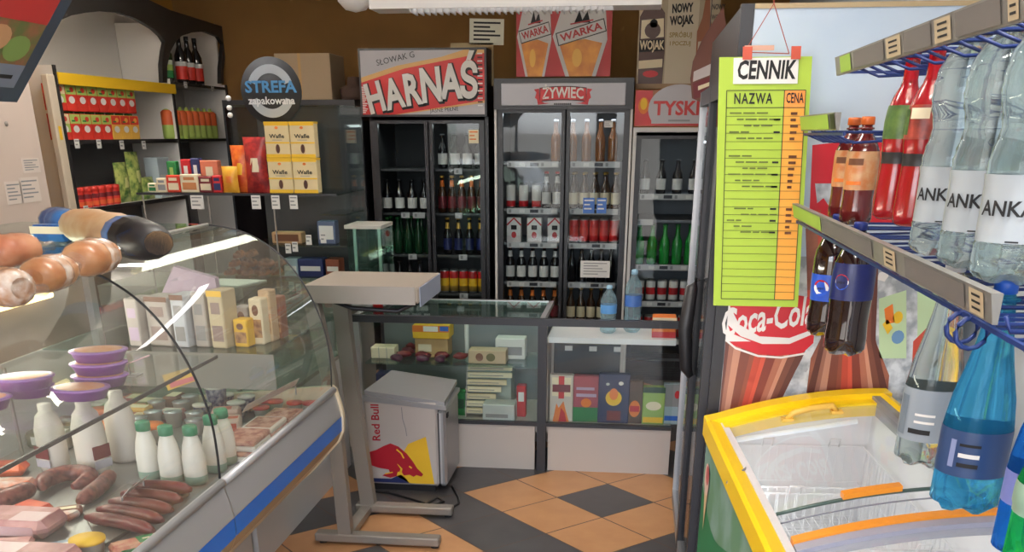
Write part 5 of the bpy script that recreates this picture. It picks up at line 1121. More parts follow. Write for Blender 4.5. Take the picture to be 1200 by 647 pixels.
for i, (u, v) in enumerate(((304, 538), (324, 516), (344, 499))):
    for k in range(4 - i):
        p = spot(u, v, ZD); b = MB(); b.rbox((-.055, -.075, 0), (.055, .075, .017), [KEFB, PINKT][k % 2], .004); b.rect(Frame((-.055, -.075, .017), (1, 0, 0), (0, 1, 0)), .01, .01, .10, .14, PINKT)
        put('meat_tray', b, (p.x - .05, p.y + .03, ZD + .001 + k * .0175), f'{["bottom", "second", "third", "fourth"][k]} flat meat tray of the {["stack by the milk", "middle stack", "small far stack"][i]} behind the bumper', 'tray', group='flat meat trays stacked by the bumper')
b = MB(); b.lathe([(0, 0, KEFB), (.03, 0, KEFB), (.04, .045, RED), (.042, .046, mat('tub_red', (176, 60, 56), .4)), (.042, .056, mat('tub_red', (176, 60, 56), .4)), (0, .057, CREAM)], n=18); kr = Kind('spread_tub', b, 'tub')
for i, (u, v) in enumerate(((320, 478), (338, 480), (356, 474), (340, 466), (362, 464))): p = spot(u, v, ZD); kr.put((p.x - .04, p.y, ZD + .001), f'{ORD[i]} red-rimmed tub at the far deli end', 'red-rimmed tubs at the far deli end', i, .72)
BW = mat('blue_white_cup', (196, 204, 224), .4, rgb2=(70, 80, 130), vscale=50)
b = MB(); b.lathe([(0, 0, BW), (.032, 0, BW), (.042, .07, KEFB), (.044, .071, KEFB), (.044, .078, KEFB), (0, .079, BW)], n=18); kb = Kind('cottage_cheese_cup', b, 'cup')
for i, (u, v) in enumerate(((278, 470), (300, 468), (316, 460), (290, 458))): p = spot(u, v, ZD); kb.put((p.x - .02, p.y, ZD + .001), f'{ORD[i]} blue and white cup behind the slanted price strip', 'blue and white cups in the deli', i, .76)
b = MB(); b.lathe([(0, 0, BW), (.03, 0, BW), (.038, .10, GREY), (.04, .101, KEFB), (0, .105, KEFB)], n=18); p = spot(272, 472, ZD); put('cream_cup', b, (p.x - .06, p.y + .08, ZD + .001), 'tall grey and white cup before the riser panel', 'cup')
a, c = P(284, 484, Z=.80), P(346, 452, Z=.80); d_ = (c - a).normalized(); f = lines(NAVY, 2, .05, .55, .5); f.s = ((c - a).length, .035)
b = MB(); sd_ = Vector((d_.y, -d_.x, 0)); b.prism([a, a + sd_ * .02 + Vector((0, 0, .028)), c + sd_ * .02 + Vector((0, 0, .028)), c], (0, 0, .002), WHC)
for i in range(5): b.prism([a.lerp(c, .05 + i * .13) + Vector((0, 0, .006)), a.lerp(c, .05 + i * .13) + sd_ * .016 + Vector((0, 0, .026)), a.lerp(c, .12 + i * .13) + sd_ * .016 + Vector((0, 0, .026)), a.lerp(c, .12 + i * .13) + Vector((0, 0, .006))], (0, 0, .0026), NAVY)
b.bar((c.x, c.y, .765), (c.x, c.y, .80), .003, ALU)
tag(b.build('price_strip', None, a), 'long white price strip slanting across the deli deck', 'price strip')
a, c = spot(143, 583, ZD + .05), spot(168, 564, ZD + .05); b = MB(); b.prism([a, a + Vector((.02, .0, .02)), c + Vector((.02, 0, .02)), c], (0, 0, .002), WHC); b.bar((a.x, a.y, ZD + .001), a, .003, ALU); b.bar((c.x, c.y, ZD + .001), c, .003, ALU)
tag(b.build('price_strip', None, a), 'short white price strip between sausages and milk bottles', 'price strip')
b = MB(); b.prism([P(u, v, Y=2.95) for u, v in ((190, 440), (197, 458), (231, 446), (224, 430))], (0, .001, 0), mat('yellow_card', (216, 176, 70), .5)); b.add([P(u, v, Y=2.949) for u, v in ((200, 455), (228, 446), (226, 441), (198, 449))], [(0, 1, 2, 3)], mat('pink_print', (206, 110, 120), .5))
tag(b.build('hanging_price_card', None, P(205, 445, Y=2.95)), 'yellow and pink price card hung under the deli shelf edge', 'price card')

mb_ = [footprint_ for footprint_ in ([p_.location.x - .034, p_.location.x + .034, p_.location.y - .034, p_.location.y + .034, ZD, ZD + .18] for p_ in COL.objects if p_.name.startswith('milk_bottle') and p_.parent is None)]
settle(named('salad_box', 'spread_tub', 'yoghurt_cup', 'cheese_pack', 'cottage_cheese_cup', 'cream_cup', 'milk_jug', 'sliced_meat_pack', 'orange_pack', 'blue_pack', 'sliced_ham_pack', 'pate_pack', 'deli_pack'), (-1.955, -1.125, 1.02, Y1 - .03), mb_ + named('meat_tray', 'smoked_sausage', 'ring_sausage', 'dry_sausage', 'sausage_tray', 'ham_slab'), rounds=200)
# purple packs on the glass shelf
PU = mat('purple_tub', (122, 36, 150), .35); PUL = mat('purple_lid', (140, 92, 168), .3); OC = mat('orange_food', (204, 130, 66), .4, rgb2=(210, 156, 120), vscale=30)
b = MB(); b.lathe([(0, 0, PU), (.055, 0, PU), (.066, .024, PU), (.07, .026, PUL), (.07, .03, PUL), (.06, .031, PUL), (.057, .0315, OC), (0, .0325, OC)], n=28, squash=.75)
kpu = Kind('purple_tub', b, 'tub'); pl = []
for i, (u, v, lay, lb) in enumerate(((30, 452, 0, 'at the deli edge, lower layer, front'), (98, 450, 0, 'in front of the stack of three'), (118, 455, 0, 'bottom of the stack by the shelf edge'), (118, 440, 1, 'middle of the stack by the shelf edge'), (110, 425, 2, 'top of the stack by the shelf edge'), (34, 432, 1, 'upper one at the deli edge'), (-6, 462, 0, 'half out of the picture'))):
    p = spot((30, 85, 118, 118, 118, 30, -6)[i], (470, 466, 452, 452, 452, 470, 474)[i], ZS)
    kpu.put((p.x - .0, p.y + .01 * lay, ZS + .001 + lay * .0335), 'oval purple tub ' + lb, 'oval purple tubs on the deli shelf', .1 * i, (1.12, 1.12, 1.0))
p = spot(140, 432, ZS + .02); b = MB(); b.prism([(p.x - .01, p.y, ZS + .02), (p.x + .01, p.y - .05, ZS + .03), (p.x + .09, p.y + .02, ZS + .055), (p.x + .06, p.y + .07, ZS + .045)], (0, 0, .002), mat('pink_card', (226, 180, 196), .5)); b.bar((p.x + .03, p.y + .0, ZS + .001), (p.x + .03, p.y, ZS + .036), .003, ALU); b.box((p.x, p.y - .02, ZS + .001), (p.x + .06, p.y + .02, ZS + .004), ALU)
tag(b.build('price_card', None, p), 'pink striped price card standing by the purple tubs', 'price card')

settle([o for o in named('purple_tub') if o.location.z < ZS + .02], (-1.92, -1.30, 1.02, 2.9))
# boxes on the riser shelf
def tea(w, h, m, m2, bar=None):
    d = [('r', .15, .12, .85, .4, m2), ('r', .2, .6, .8, .8, m2)]
    if bar: d.append(('r', 0, .9, 1, 1, bar))
    return box_mb(w, .09, h, m, d)
BXW = mat('box_offwhite', (176, 168, 162), .5); y_ = 3.07
for i, (u, w, h, m, m2, bar, lb) in enumerate(((189, .05, .155, BXW, LILAC, None, 'off-white box at the riser corner'), (208, .085, .16, BXW, mat('taupe', (140, 120, 116), .5), BROWN, 'off-white box with brown top edge'), (226, .05, .17, mat('box_cool', (190, 196, 206), .5), GREY, BROWN, 'cool grey box with brown top edge'), (238, .05, .175, BXW, GREY, None, 'plain pale box by the yellow-topped one'), (249, .055, .185, mat('box_cream', (196, 182, 150), .5), mat('taupe', (140, 120, 116), .5), YEL, 'cream box with a yellow top edge'))):
    put('tea_box', tea(w, h, m, m2, bar), (P(u, 400, Y=y_).x, y_ + .015 * (i % 2), ZS + .001), lb + ' on the deli riser shelf', 'box', R(-8))
b = box_mb(.13, .06, .025, YEL, []); put('yellow_pack', b, (P(238, 345, Y=3.12).x, 3.17, ZS + .001 + .0), 'flat yellow pack behind the tea boxes', 'pack')
bl = MB(); bl.prism([(P(180, 330, Y=3.22).x, 3.24, ZS + .001), (P(258, 330, Y=3.22).x, 3.20, ZS + .001), (P(254, 320, Y=3.22).x, 3.20, P(252, 325, Y=3.22).z), (P(200, 312, Y=3.22).x, 3.24, P(200, 313, Y=3.22).z), (P(184, 330, Y=3.22).x, 3.24, P(184, 345, Y=3.22).z)], (0, .03, 0), mat('lilac_card', (178, 160, 182), .7))
tag(bl.build('lilac_carton', None, (P(220, 330, Y=3.22).x, 3.24, ZS)), 'lilac cardboard panel behind the boxes on the deli riser shelf', 'carton')
BIS = mat('biscuit_window', (196, 150, 96), .5, rgb2=(120, 70, 40), vscale=40)
for i, (u, w, h, m, lb, y) in enumerate(((268, .07, .09, YEL, 'yellow biscuit box beside the cream box on the riser shelf', 3.05), (286, .07, .12, BXW, 'off-white biscuit box on the deli riser shelf', 3.12), (303, .065, .15, CREAM, 'cream biscuit box with brown pictures', 3.10), (318, .06, .17, mat('tan_box', (206, 176, 140), .5), 'tallest tan biscuit box of the riser shelf', 3.16), (333, .05, .14, mat('rust_box', (130, 74, 48), .5), 'rust brown box at the riser shelf end', 3.2))):
    put('biscuit_box', box_mb(w * .7, .055, h, m, [('r', .1, .15, .9, .55, BIS), ('d', .5, .75, .25, .12, BROWN)]), (P(u, 400, Y=y).x, y + .03, ZS + .001), lb, 'box', R(-5))

settle([o for o in named('tea_box', 'biscuit_box', 'yellow_pack') if 'riser' in o['label'] or 'bracket' in o['label'] or 'behind the tea' in o['label']], (-1.9, -1.19, 2.965, 3.38), named('lilac_carton'), rounds=100)
# bread on the deli's glass top
ZB = 1.368
BR = mat('bread_crust', (170, 108, 62), .35, rgb2=(200, 152, 108), vscale=14, bump=.3); BRP = mat('bread_pale', (196, 164, 128), .4, rgb2=(186, 140, 96), vscale=12); BAGB = mat('bag_blue', (40, 110, 180), .35, rgb2=(20, 70, 140), vscale=18); BAGW = mat('bag_film', (210, 196, 184), .25, rgb2=(180, 136, 104), vscale=40)
def loaf(name, u0, v0, u1, v1, r, m, label, ends=None, cat='bread', rz=.8):
    z = ZB + r * rz; a, c = spot(u0, v0, z), spot(u1, v1, z); n = 12; b = MB(); rad = [r * .5, r * .84, r * .95] + [r * (1 + .04 * math.sin(i * 2.1)) for i in range(n - 5)] + [r * .95, r * .86, r * .55]
    pts = [a.lerp(c, i / n) for i in range(n + 1)]; b0 = len(b.v); b.tube(pts, r, m, 12, radii=rad)
    if ends:
        for k, mm in ends: b.tube(pts[k:k + 4], r, mm, 12, radii=[q * 1.03 for q in rad[k:k + 4]])
    for v_ in b.v: v_.z = z + (v_.z - z) * rz
    o = tag(b.build(name, None, pts[n // 2]), label, cat)
    if ends and len(ends) > 1: return o
    d = (c - a).normalized(); f = MB(); f.tube([a - d * .004] + pts[1:-1] + [c + d * .004, c + d * .03, c + d * .05], r, FILM, 14, radii=[r * .6] + [q * 1.02 + .001 for q in rad[1:-1]] + [r * .62, r * .22, r * .34])
    S_ = Vector((-d.y, d.x, 0))
    for k in (3, 5, 7):
        p_ = pts[k] - Vector((0, r * .55, 0)) + Vector((0, 0, r * .98)); w_ = .010 + .004 * (k % 3)
        f.add([p_ - d * w_ - S_ * .016, p_ + d * w_ - S_ * .016, p_ + d * w_ + S_ * .016, p_ - d * w_ + S_ * .016], [(0, 1, 2, 3)], mat('bag_print', (224, 216, 210), .4)) if False else None
    for v_ in f.v: v_.z = max(z + (v_.z - z) * rz, ZB - .0015)
    f.build('bag', o)
    return o
loaf('bread_loaf', 84, 262, 186, 285, .062, BRP, 'long pale loaf in a bag with blue and black end label', [(8, BAGB), (9, BLACK)])
loaf('bread_loaf', 60, 258, 84, 262, .05, BAGB, 'rolled blue bread bag behind the long pale loaf', None)
loaf('bread_roll', 88, 306, 126, 297, .046, BR, 'bagged crusty roll in front of the long pale loaf', [(6, BAGW)])
loaf('bread_roll', 38, 326, 76, 315, .041, BR, 'bagged roll with white print, second along the glass top', [(5, BAGW)])
loaf('bread_roll', -22, 334, 26, 338, .042, BR, 'golden bagged roll with white print beside the picture edge', [(9, BAGW)])
loaf('bread_loaf', -10, 296, 40, 290, .045, mat('bread_dark', (170, 96, 60), .6, rgb2=(200, 140, 100), vscale=14), 'darker flat loaf behind the golden bagged rolls')
p = spot(66, 282, ZB); b = MB(); b.rbox((p.x - .06, p.y - .04, ZB), (p.x + .06, p.y + .04, ZB + .045), BAGB, .015); b.rect(Frame((p.x - .05, p.y - .0405, ZB), (1, 0, 0), (0, 0, 1)), .0, .022, .1, .042, CREAM); tag(b.build('bread_bag', None, p), 'small blue and cream bread bag between the loaves', 'bag')
# papers further along the glass
p = Vector((-1.95, 4.5, .9935)); b = MB(); b.prism([(p.x - .14, p.y - .06, .9935), (p.x + .12, p.y - .1, .9935), (p.x + .18, p.y + .12, .9935), (p.x - .06, p.y + .14, .9935)], (0, 0, .006), PAPER); tag(b.build('paper_sheet', None, (p.x, p.y, .9935)), 'loose white papers lying on the corner counter glass', 'paper')

# tilted picture panel hanging over the deli counter
t = thing('hanging_light_box', 'tilted dark-framed food picture panel hanging over the deli counter', 'sign', P(40, 60, Y=2.2))
yq = 2.5; A = P(20, 120, Y=yq); B = P(88, -6, Y=yq); B = A + (B - A) * 1.15
ux = Vector((0, -1, 0)); d = (B - A); nrm = d.cross(Vector((0, -1, 0))).normalized()
if nrm.x < 0: nrm = -nrm
Lp = 1.3
b = MB(); b.prism([A, B, B + ux * Lp, A + ux * Lp], -nrm * .05, mat('panel_frame', (52, 66, 84), .4)); b.build('frame', t)
Hh = d.length; fr = Frame(A + nrm * .001 + ux * Lp, (0, 1, 0), d.normalized())
if fr.n.dot(nrm) < 0: fr = Frame(A + nrm * .001, (0, -1, 0), d.normalized())
flip = fr.r.y < 0
Xp = lambda s_: s_ if flip else Lp - s_                  # distance from the far end
def rr(x0, y0, x1, y1, m, l): b.rect(fr, min(Xp(x0), Xp(x1)), y0 * Hh, max(Xp(x0), Xp(x1)), y1 * Hh, m, l)
b = MB(); SAL = mat('salad_print', (96, 110, 60), .5, rgb2=(150, 96, 70), vscale=16)
rr(.05, .12, Lp - .05, .96, SAL, 1); rr(.05, .62, .30, .96, mat('panel_red', (186, 50, 50), .5), 2); rr(.30, .62, Lp - .05, .96, mat('panel_maroon', (90, 40, 44), .5), 2); rr(.05, .12, Lp - .05, .30, mat('panel_blue', (120, 130, 150), .5), 2)
rr(.08, .19, .2, .22, INK, 3); rr(.32, .80, Lp - .3, .86, WHC, 3)
for i in range(7): b.disc(fr, Xp(.12 + i * .09), Hh * (.42 + .06 * (i % 2)), .05, .035, [mat('salad_leaf', (120, 150, 80), .5), mat('roll_print', (196, 150, 110), .5), mat('tomato_print', (170, 70, 50), .5)][i % 3], 3 + i * .1, 14)
b.build('picture', t)
b = MB()
for k in (.15, 1.1): q = B + ux * k - nrm * .025; b.bar(q, (q.x, q.y, ZC), .004, DARK)
b.build('hanger', t)
# ============================================================ SIDE-ON DRINKS FRIDGE WITH THE PRINTED FLANK
FX0, FX1, FY0, FY1, FZ = .255, .93, 2.95, 4.15, 1.965
t = thing('printed_fridge', 'big black drinks fridge whose printed flank shows cola glasses in ice', 'fridge', (.6, 3.5, 0))
b = MB(); b.box((FX0 + .03, FY0, .0), (FX1, FY0 + .03, FZ), mat('flank_white', (206, 212, 218), .4)); b.box((FX1 - .03, FY0 + .03, 0), (FX1, FY1, FZ), INSIDED); b.box((FX0 + .03, FY1 - .03, 0), (FX1 - .03, FY1, FZ), mat('flank_grey', (150, 150, 154), .4))
b.box((FX0 + .03, FY0 + .03, FZ - .14), (FX1 - .03, FY1 - .03, FZ), FRM); b.box((FX0 + .03, FY0 + .03, .02), (FX1 - .03, FY1 - .03, .14), FRM); b.box((FX0 + .03, FY0 - .004, FZ - .012), (FX1, FY0, FZ), mat('top_trim', (170, 150, 116), .5)); b.build('cabinet', t)
# print on the flank, measured off the photograph in the plane of the flank
yq = FY0 - .0006; O0 = Vector((FX0 + .03, FY0, .0)); fr = Frame(O0, (1, 0, 0), (0, 0, 1))
def F(u, v): p = P(u, v, Y=FY0); return (min(max(p.x, FX0 + .031), FX1 - .001) - O0.x, max(p.z, .02))
FW = FX1 - FX0 - .03
b = MB()
ICE = mat('ice_print', (214, 218, 222), .4, rgb2=(150, 156, 164), vscale=26); SKYP = mat('pale_blue_print', (176, 196, 218), .4, rgb2=(196, 208, 222), vscale=1.6)
zi = F(900, 300)[1]
b.rect(fr, 0, zi, FW, FZ - .012, SKYP, 1)
b.rect(fr, 0, .02, FW, zi, ICE, 1)
COLA = mat('cola_print', (110, 54, 42), .35, rgb2=(158, 96, 74), vscale=9); COLAH = mat('cola_shine', (190, 74, 56), .35); COLAP = mat('cola_pale', (176, 122, 100), .35)
CR = mat('cola_red', (204, 30, 46), .35); CW_ = mat('cola_white', (232, 228, 226), .35)
def pl(pts, m, l): b.poly(fr, [F(u, v) for u, v in pts], m, l)
def bd(pts, w, m, l): b.band(fr, [F(u, v) for u, v in pts], w, m, l)
# first glass
pl([(842, 480), (840, 484), (880, 484), (908, 480), (940, 420), (948, 400), (850, 400), (848, 430)], COLA, 2)
CST = [mat('cola_%d' % i, c, .35) for i, c in enumerate(((96, 52, 44), (150, 100, 84), (186, 134, 112), (120, 62, 48), (140, 72, 54), (186, 70, 52), (206, 84, 64), (128, 56, 44), (170, 104, 82), (198, 140, 116), (120, 70, 56), (96, 52, 44)))]
def cup(t0, t1, b0, b1, vt0, vt1, vb, l):
    n = 34
    for i in range(n):
        f0, f1 = i / n, (i + 1) / n; c = CST[min(11, int(11.99 * ((i + .5) / n + .018 * math.sin(i * 2.7))))]
        tv = lambda f: vt0 + (vt1 - vt0) * f
        pl([(b0 + (b1 - b0) * f0, vb), (b0 + (b1 - b0) * f1, vb), (t0 + (t1 - t0) * f1, tv(f1)), (t0 + (t1 - t0) * f0, tv(f0))], c, l)
cup(846, 950, 838, 908, 398, 398, 484, 2.6)
pl([(845, 350), (845, 395), (858, 404), (885, 414), (910, 417), (940, 414), (953, 402), (958, 350), (930, 345), (880, 345)], CR, 3.6)
pl([(846, 356), (853, 356), (866, 380), (890, 394), (925, 396), (952, 386), (951, 392), (925, 403), (893, 403), (868, 394), (852, 380), (845, 372)], CW_, 4)
pl([(845, 378), (856, 390), (880, 400), (845, 400)], CW_, 3.9)
bd([(846, 398), (862, 408), (888, 417), (915, 419), (944, 414)], .006, CW_, 5)
a = F(897, 373); b.text(fr, 'Coca-Cola', a[0], a[1], .115, CW_, 5, rot=R(10), shear=.35, bold=.02, width=.265)
# second glass behind the hanging bottles
pl([(945, 460), (950, 420), (962, 396), (958, 290), (1030, 285), (1026, 400), (1042, 440), (1040, 462)], COLA, 2)
cup(962, 1026, 945, 1041, 398, 398, 462, 2.6); cup(957, 1030, 962, 1026, 290, 287, 398, 2.5)
pl([(944, 246), (962, 246), (966, 350), (946, 350)], COLAH, 2.2); pl([(944, 268), (958, 268), (960, 340), (946, 340)], COLA, 2.4)
# third: red cups high behind the fruit drinks
pl([(948, 262), (952, 170), (1000, 165), (1080, 170), (1076, 262)], CR, 1.6); pl([(955, 215), (990, 215), (984, 262), (960, 262)], ICE, 1.8); pl([(1000, 180), (1040, 175), (1020, 262), (1004, 262)], COLAH, 1.8); pl([(1020, 176), (1030, 176), (1012, 262), (1006, 262)], CW_, 2)
pl([(948, 246), (965, 232), (985, 262), (950, 262)], CR, 2)
# carton of fruit printed further along
pl([(1030, 350), (1062, 340), (1062, 420), (1030, 420)], mat('leaf_print', (190, 214, 170), .4), 2); pl([(1036, 362), (1046, 356), (1048, 378), (1038, 380)], ORA, 3); pl([(1034, 380), (1040, 374), (1046, 384), (1040, 392)], YEL, 3); b.disc(fr, *F(1052, 372), .014, .018, YEL, 3, 12); b.disc(fr, *F(1052, 395), .018, .02, mat('blue_fruit', (110, 150, 190), .4), 3, 12)
pl([(1075, 330), (1120, 330), (1120, 440), (1075, 440)], mat('leaf_print', (190, 214, 170), .4), 2); b.disc(fr, *F(1095, 420), .02, .02, YEL, 3, 12); pl([(1070, 400), (1090, 380), (1088, 440), (1068, 440)], COLAH, 3)
rnd = random.Random(3)
for i in range(70):
    x, z = rnd.uniform(.02, FW - .02), rnd.uniform(.55, zi - .02); s_ = rnd.uniform(.006, .018)
    b.poly(fr, [(x + s_ * math.cos(R(q + rnd.uniform(-20, 20))), z + s_ * math.sin(R(q))) for q in (0, 72, 144, 216, 288)], [CW_, mat('ice_grey', (166, 170, 178), .4)][i % 2], 1.3 + .01 * i)
b.build('printed_flank', t)
# doors facing the aisle
b = MB()
for y0, y1 in ((FY0, FY0 + .02),): b.box((FX0 - .005, y0 - .002, .0), (FX0 + .03, y1 + .01, FZ), FRM)
b.box((FX0, FY0 + .03, FZ - .16), (FX0 + .03, FY1, FZ), FRM); b.box((FX0, FY0 + .03, .0), (FX0 + .03, FY1, .12), FRM); b.build('door_surround', t)
for i, (a, c) in enumerate(((FY0 + .032, 3.56), (3.57, FY1))):
    b = MB(); b.box((FX0 - .03, a, .13), (FX0 - .002, a + .04, FZ - .17), FRM); b.box((FX0 - .03, c - .03, .13), (FX0 - .002, c, FZ - .17), ALU if i else FRM); b.box((FX0 - .03, a + .04, .13), (FX0 - .002, c - .03, .18), ALU); b.box((FX0 - .03, a + .04, FZ - .22), (FX0 - .002, c - .03, FZ - .17), FRM); d = b.build('door', t)
    b = MB(); b.box((FX0 - .018, a + .04, .18), (FX0 - .014, c - .03, FZ - .22), GLASSF); b.build('pane', d)
    if i == 0:
        h0 = P(815, 335, X=FX0 - .04); b = MB(); hz0, hz1 = P(812, 470, X=FX0 - .04).z, P(818, 335, X=FX0 - .04).z
        b.tube([(FX0 - .031, 3.47, hz0), (FX0 - .05, 3.47, hz0 + .03), (FX0 - .062, 3.47, (hz0 + hz1) / 2), (FX0 - .05, 3.47, hz1 - .03), (FX0 - .031, 3.47, hz1)], .03, BLACK, 10, radii=[.012, .022, .026, .022, .012]); b.build('handle', d)
for z in (.45, .8, 1.15, 1.48):
    b = MB(); b.box((FX0 + .06, FY0 + .04, z - .012), (FX1 - .06, FY1 - .04, z), INSIDE); b.build('shelf', t)
for i in range(7):
    for j, z in enumerate((.451, .801, 1.151)):
        K = [K_gpet, K_blue, K_rcan][j]
        K.put((FX0 + .12, FY0 + .12 + i * .15, z), f'{ORD[i]} {["green bottle", "gold-necked bottle", "red can"][j]} inside the printed fridge, counted from its flank', f'{["green bottles", "gold-necked bottles", "red cans"][j]} in the printed fridge', i)

# ============================================================ LEMON PRICE LIST ON A STRING
yb = 2.86
c00, c10, c01, c11 = P(836, 358, Y=yb), P(944, 356, Y=yb), P(843, 67, Y=yb), P(952, 66, Y=yb)
ur = (c11 - c01); uu = (c01 - c00); Wd, Ht = ur.length, uu.length
t = thing('hanging_price_list', 'lemon yellow price list board with orange column hanging on a string', 'price list', (c01 + c11) / 2)
LEM = mat('lemon_board', (166, 194, 62), .6); ORC = mat('orange_column', (240, 166, 62), .6)
b = MB(); fr = Frame(c00, ur.normalized(), uu.normalized()); fr.eps = .0006
b.prism([c00, c00 + ur, c01 + ur, c01], (0, .006, 0), LEM)
gx = lambda f: f * Wd
gy = lambda v: (358 - v) / 291 * Ht
def ln(x0, v0, x1, v1, w=.0011, m=mat('faint_ink', (60, 66, 36), .7), l=3):
    b.band(fr, [(gx(x0), gy(v0)), (gx(x1), gy(v1))], w, m, l)
b.rect(fr, gx(.72), gy(349), gx(.95), gy(103), ORC, 1)
b.rect(fr, gx(.72), gy(122), gx(.95), gy(103), mat('orange_head', (246, 150, 60), .5), 1.5)
for x in (.09, .72, .95): ln(x, 349, x, 103, .0022)
for v in (103, 122, 349): ln(.09, v, .95, v, .002)
for i in range(1, 24): ln(.09, 122 + i * 9.45, .95, 122 + i * 9.45)
b.text(fr, 'NAZWA', gx(.38), gy(112.5), .036, INK, 4, bold=.02, space=1.2, width=gx(.42)); b.text(fr, 'CENA', gx(.835), gy(112), .034, INK, 4, bold=.02, width=gx(.19))
rnd = random.Random(11)
for i in list(range(0, 5)) + list(range(6, 12)) + list(range(13, 18)):
    v = 127 + i * 9.45 * .98 * .76 + (6 if i > 5 else 0) + (12 if i > 12 else 0)
    x = .13 + .08 * (i % 3); n = rnd.randint(2, 4)
    for k in range(n):
        w = rnd.uniform(.06, .14); b.rect(fr, gx(x), gy(v + 1.7), gx(min(x + w, .70)), gy(v), mat('handwriting', (92, 104, 44), .7), 4); x += w + .02
    if i % 2: b.rect(fr, gx(.62), gy(v + 2.2), gx(.69), gy(v), INK, 4)
    b.rect(fr, gx(.80), gy(v + 3), gx(.80 + rnd.uniform(.05, .1)), gy(v), mat('handwriting2', (90, 50, 20), .7), 4)
b.build('board', t)
b = MB(); q = Frame(fr.at(gx(.13), gy(97), 5), fr.r, fr.u); b.box((0, 0, 0), (0, 0, 0), WHC) if False else None
wp, hp = gx(.70), gy(69) - gy(97); o_ = fr.at(gx(.155), gy(96), 2); b.prism([o_, o_ + fr.r * wp, o_ + fr.r * wp + fr.u * hp, o_ + fr.u * hp], fr.n * .002, WHC); q = Frame(o_ + fr.n * .002, fr.r, fr.u)
b.text(q, 'CENNIK', wp * .5, hp * .5, .060, INK, 1, bold=.03, shear=.12, width=wp * .90); b.build('title_plate', t)
pk = P(907, 4, Y=yb); l1 = fr.at(gx(.27), gy(62), 2); l2 = fr.at(gx(.75), gy(64), 2)
b = MB(); STRG = mat('red_string', (150, 60, 50), .8); b.bar(l1, pk, .0014, STRG); b.bar(l2, pk, .0014, STRG); b.bar(pk, (pk.x, pk.y, ZC), .0014, STRG); b.bar(l1, l2, .0016, STRG); b.build('string', t)
b = MB(); RC = mat('clip_red', (190, 70, 40), .4)
for i, f_ in enumerate((.25, .77)):
    b = MB(); o_ = fr.at(gx(f_), gy(70), 3); b.prism([o_, o_ + fr.r * .024, o_ + fr.r * .024 + fr.u * .03, o_ + fr.u * .03], fr.n * .006, RC); b.build('clip', t)
b = MB(); o_ = fr.at(gx(.27), gy(60.5), 2); b.prism([o_, o_ + fr.r * .075, o_ + fr.r * .075 + fr.u * .012, o_ + fr.u * .012], fr.n * .003, mat('tape_pink', (206, 160, 140), .6)); b.build('tape', t)

# ============================================================ ICE-CREAM FREEZER
ang = R(3.6); fo = Vector((.248, 2.87, 0)); Fx = Vector((math.cos(ang), math.sin(ang), 0)); Fy = Vector((math.sin(ang), -math.cos(ang), 0))   # local x across, y towards the entrance
Lf, Wf = 1.55, .505
def zc(s):                                     # arched rim height across the width
    return .862 + .092 * (1 - (1 - min(max(s / Wf, 0), 1)) ** 1.9)
def fp(x, y, z): return fo + Fx * x + Fy * y + Vector((0, 0, z))
t = thing('ice_cream_freezer', 'white ice cream chest freezer with arched yellow rim and sliding glass lids', 'freezer', fp(Wf / 2, Lf / 2, 0))
FWH = mat('freezer_white', (228, 228, 230), .35); YR = mat('freezer_yellow', (246, 204, 20), .35); ORH = mat('freezer_orange', (226, 140, 36), .4); FGR = mat('freezer_grey', (120, 120, 130), .4)
xs = [Wf * i / 12 for i in range(13)]
b = MB()                                        # shell walls
def wall(x0, x1, y0, y1, m):
    xx = [x0 + (x1 - x0) * i / 10 for i in range(11)]
    b.prism([fp(x, y0, .06) for x in (x0, x1)] + [fp(x, y0, zc(x) - .05) for x in xx[::-1]], fp(0, y1, 0) - fp(0, y0, 0), m)
wall(0, .035, 0, Lf, FWH); wall(Wf - .035, Wf, 0, Lf, FWH); wall(.035, Wf - .035, 0, .05, FWH); wall(.035, Wf - .035, Lf - .05, Lf, FWH)
b.prism([fp(0, 0, .06), fp(Wf, 0, .06), fp(Wf, Lf, .06), fp(0, Lf, .06)], (0, 0, .34), FWH); b.prism([fp(.02, .02, 0), fp(Wf - .02, .02, 0), fp(Wf - .02, Lf - .02, 0), fp(.02, Lf - .02, 0)], (0, 0, .06), FGR)
b.build('body', t)
# picture along the aisle side
fr = Frame(fp(0, 0, .06), Fy, (0, 0, 1))
if fr.n.x > 0: fr = Frame(fp(0, Lf, .06), -Fy, (0, 0, 1))
b = MB(); Hs = .74; G1 = mat('meadow_dark', (28, 110, 66), .7); G2 = mat('meadow_mid', (88, 150, 74), .7); SKYM = mat('sky_print', (120, 150, 140), .7, rgb2=(90, 130, 100), vscale=6); CONE = mat('cone_print', (214, 186, 140), .45); CHO = mat('choc_print', (120, 66, 44), .45)
b.rect(fr, .005, .0, Lf - .005, Hs, SKYM, 1)
flip = fr.r.dot(Fy) < 0
X_ = (lambda s_: Lf - s_) if flip else (lambda s_: s_)
def hill(y0, amp, m, l, ph): b.poly(fr, [(.005, 0), (Lf - .005, 0)] + [(Lf - .005 - (Lf - .01) * i / 20, y0 + amp * math.sin(ph + i * .6)) for i in range(21)], m, l)
hill(.57, .04, G1, 2, 1); hill(.38, .04, G2, 3, .2); hill(.24, .05, G1, 4, 2); hill(.10, .03, G2, 5, 1)
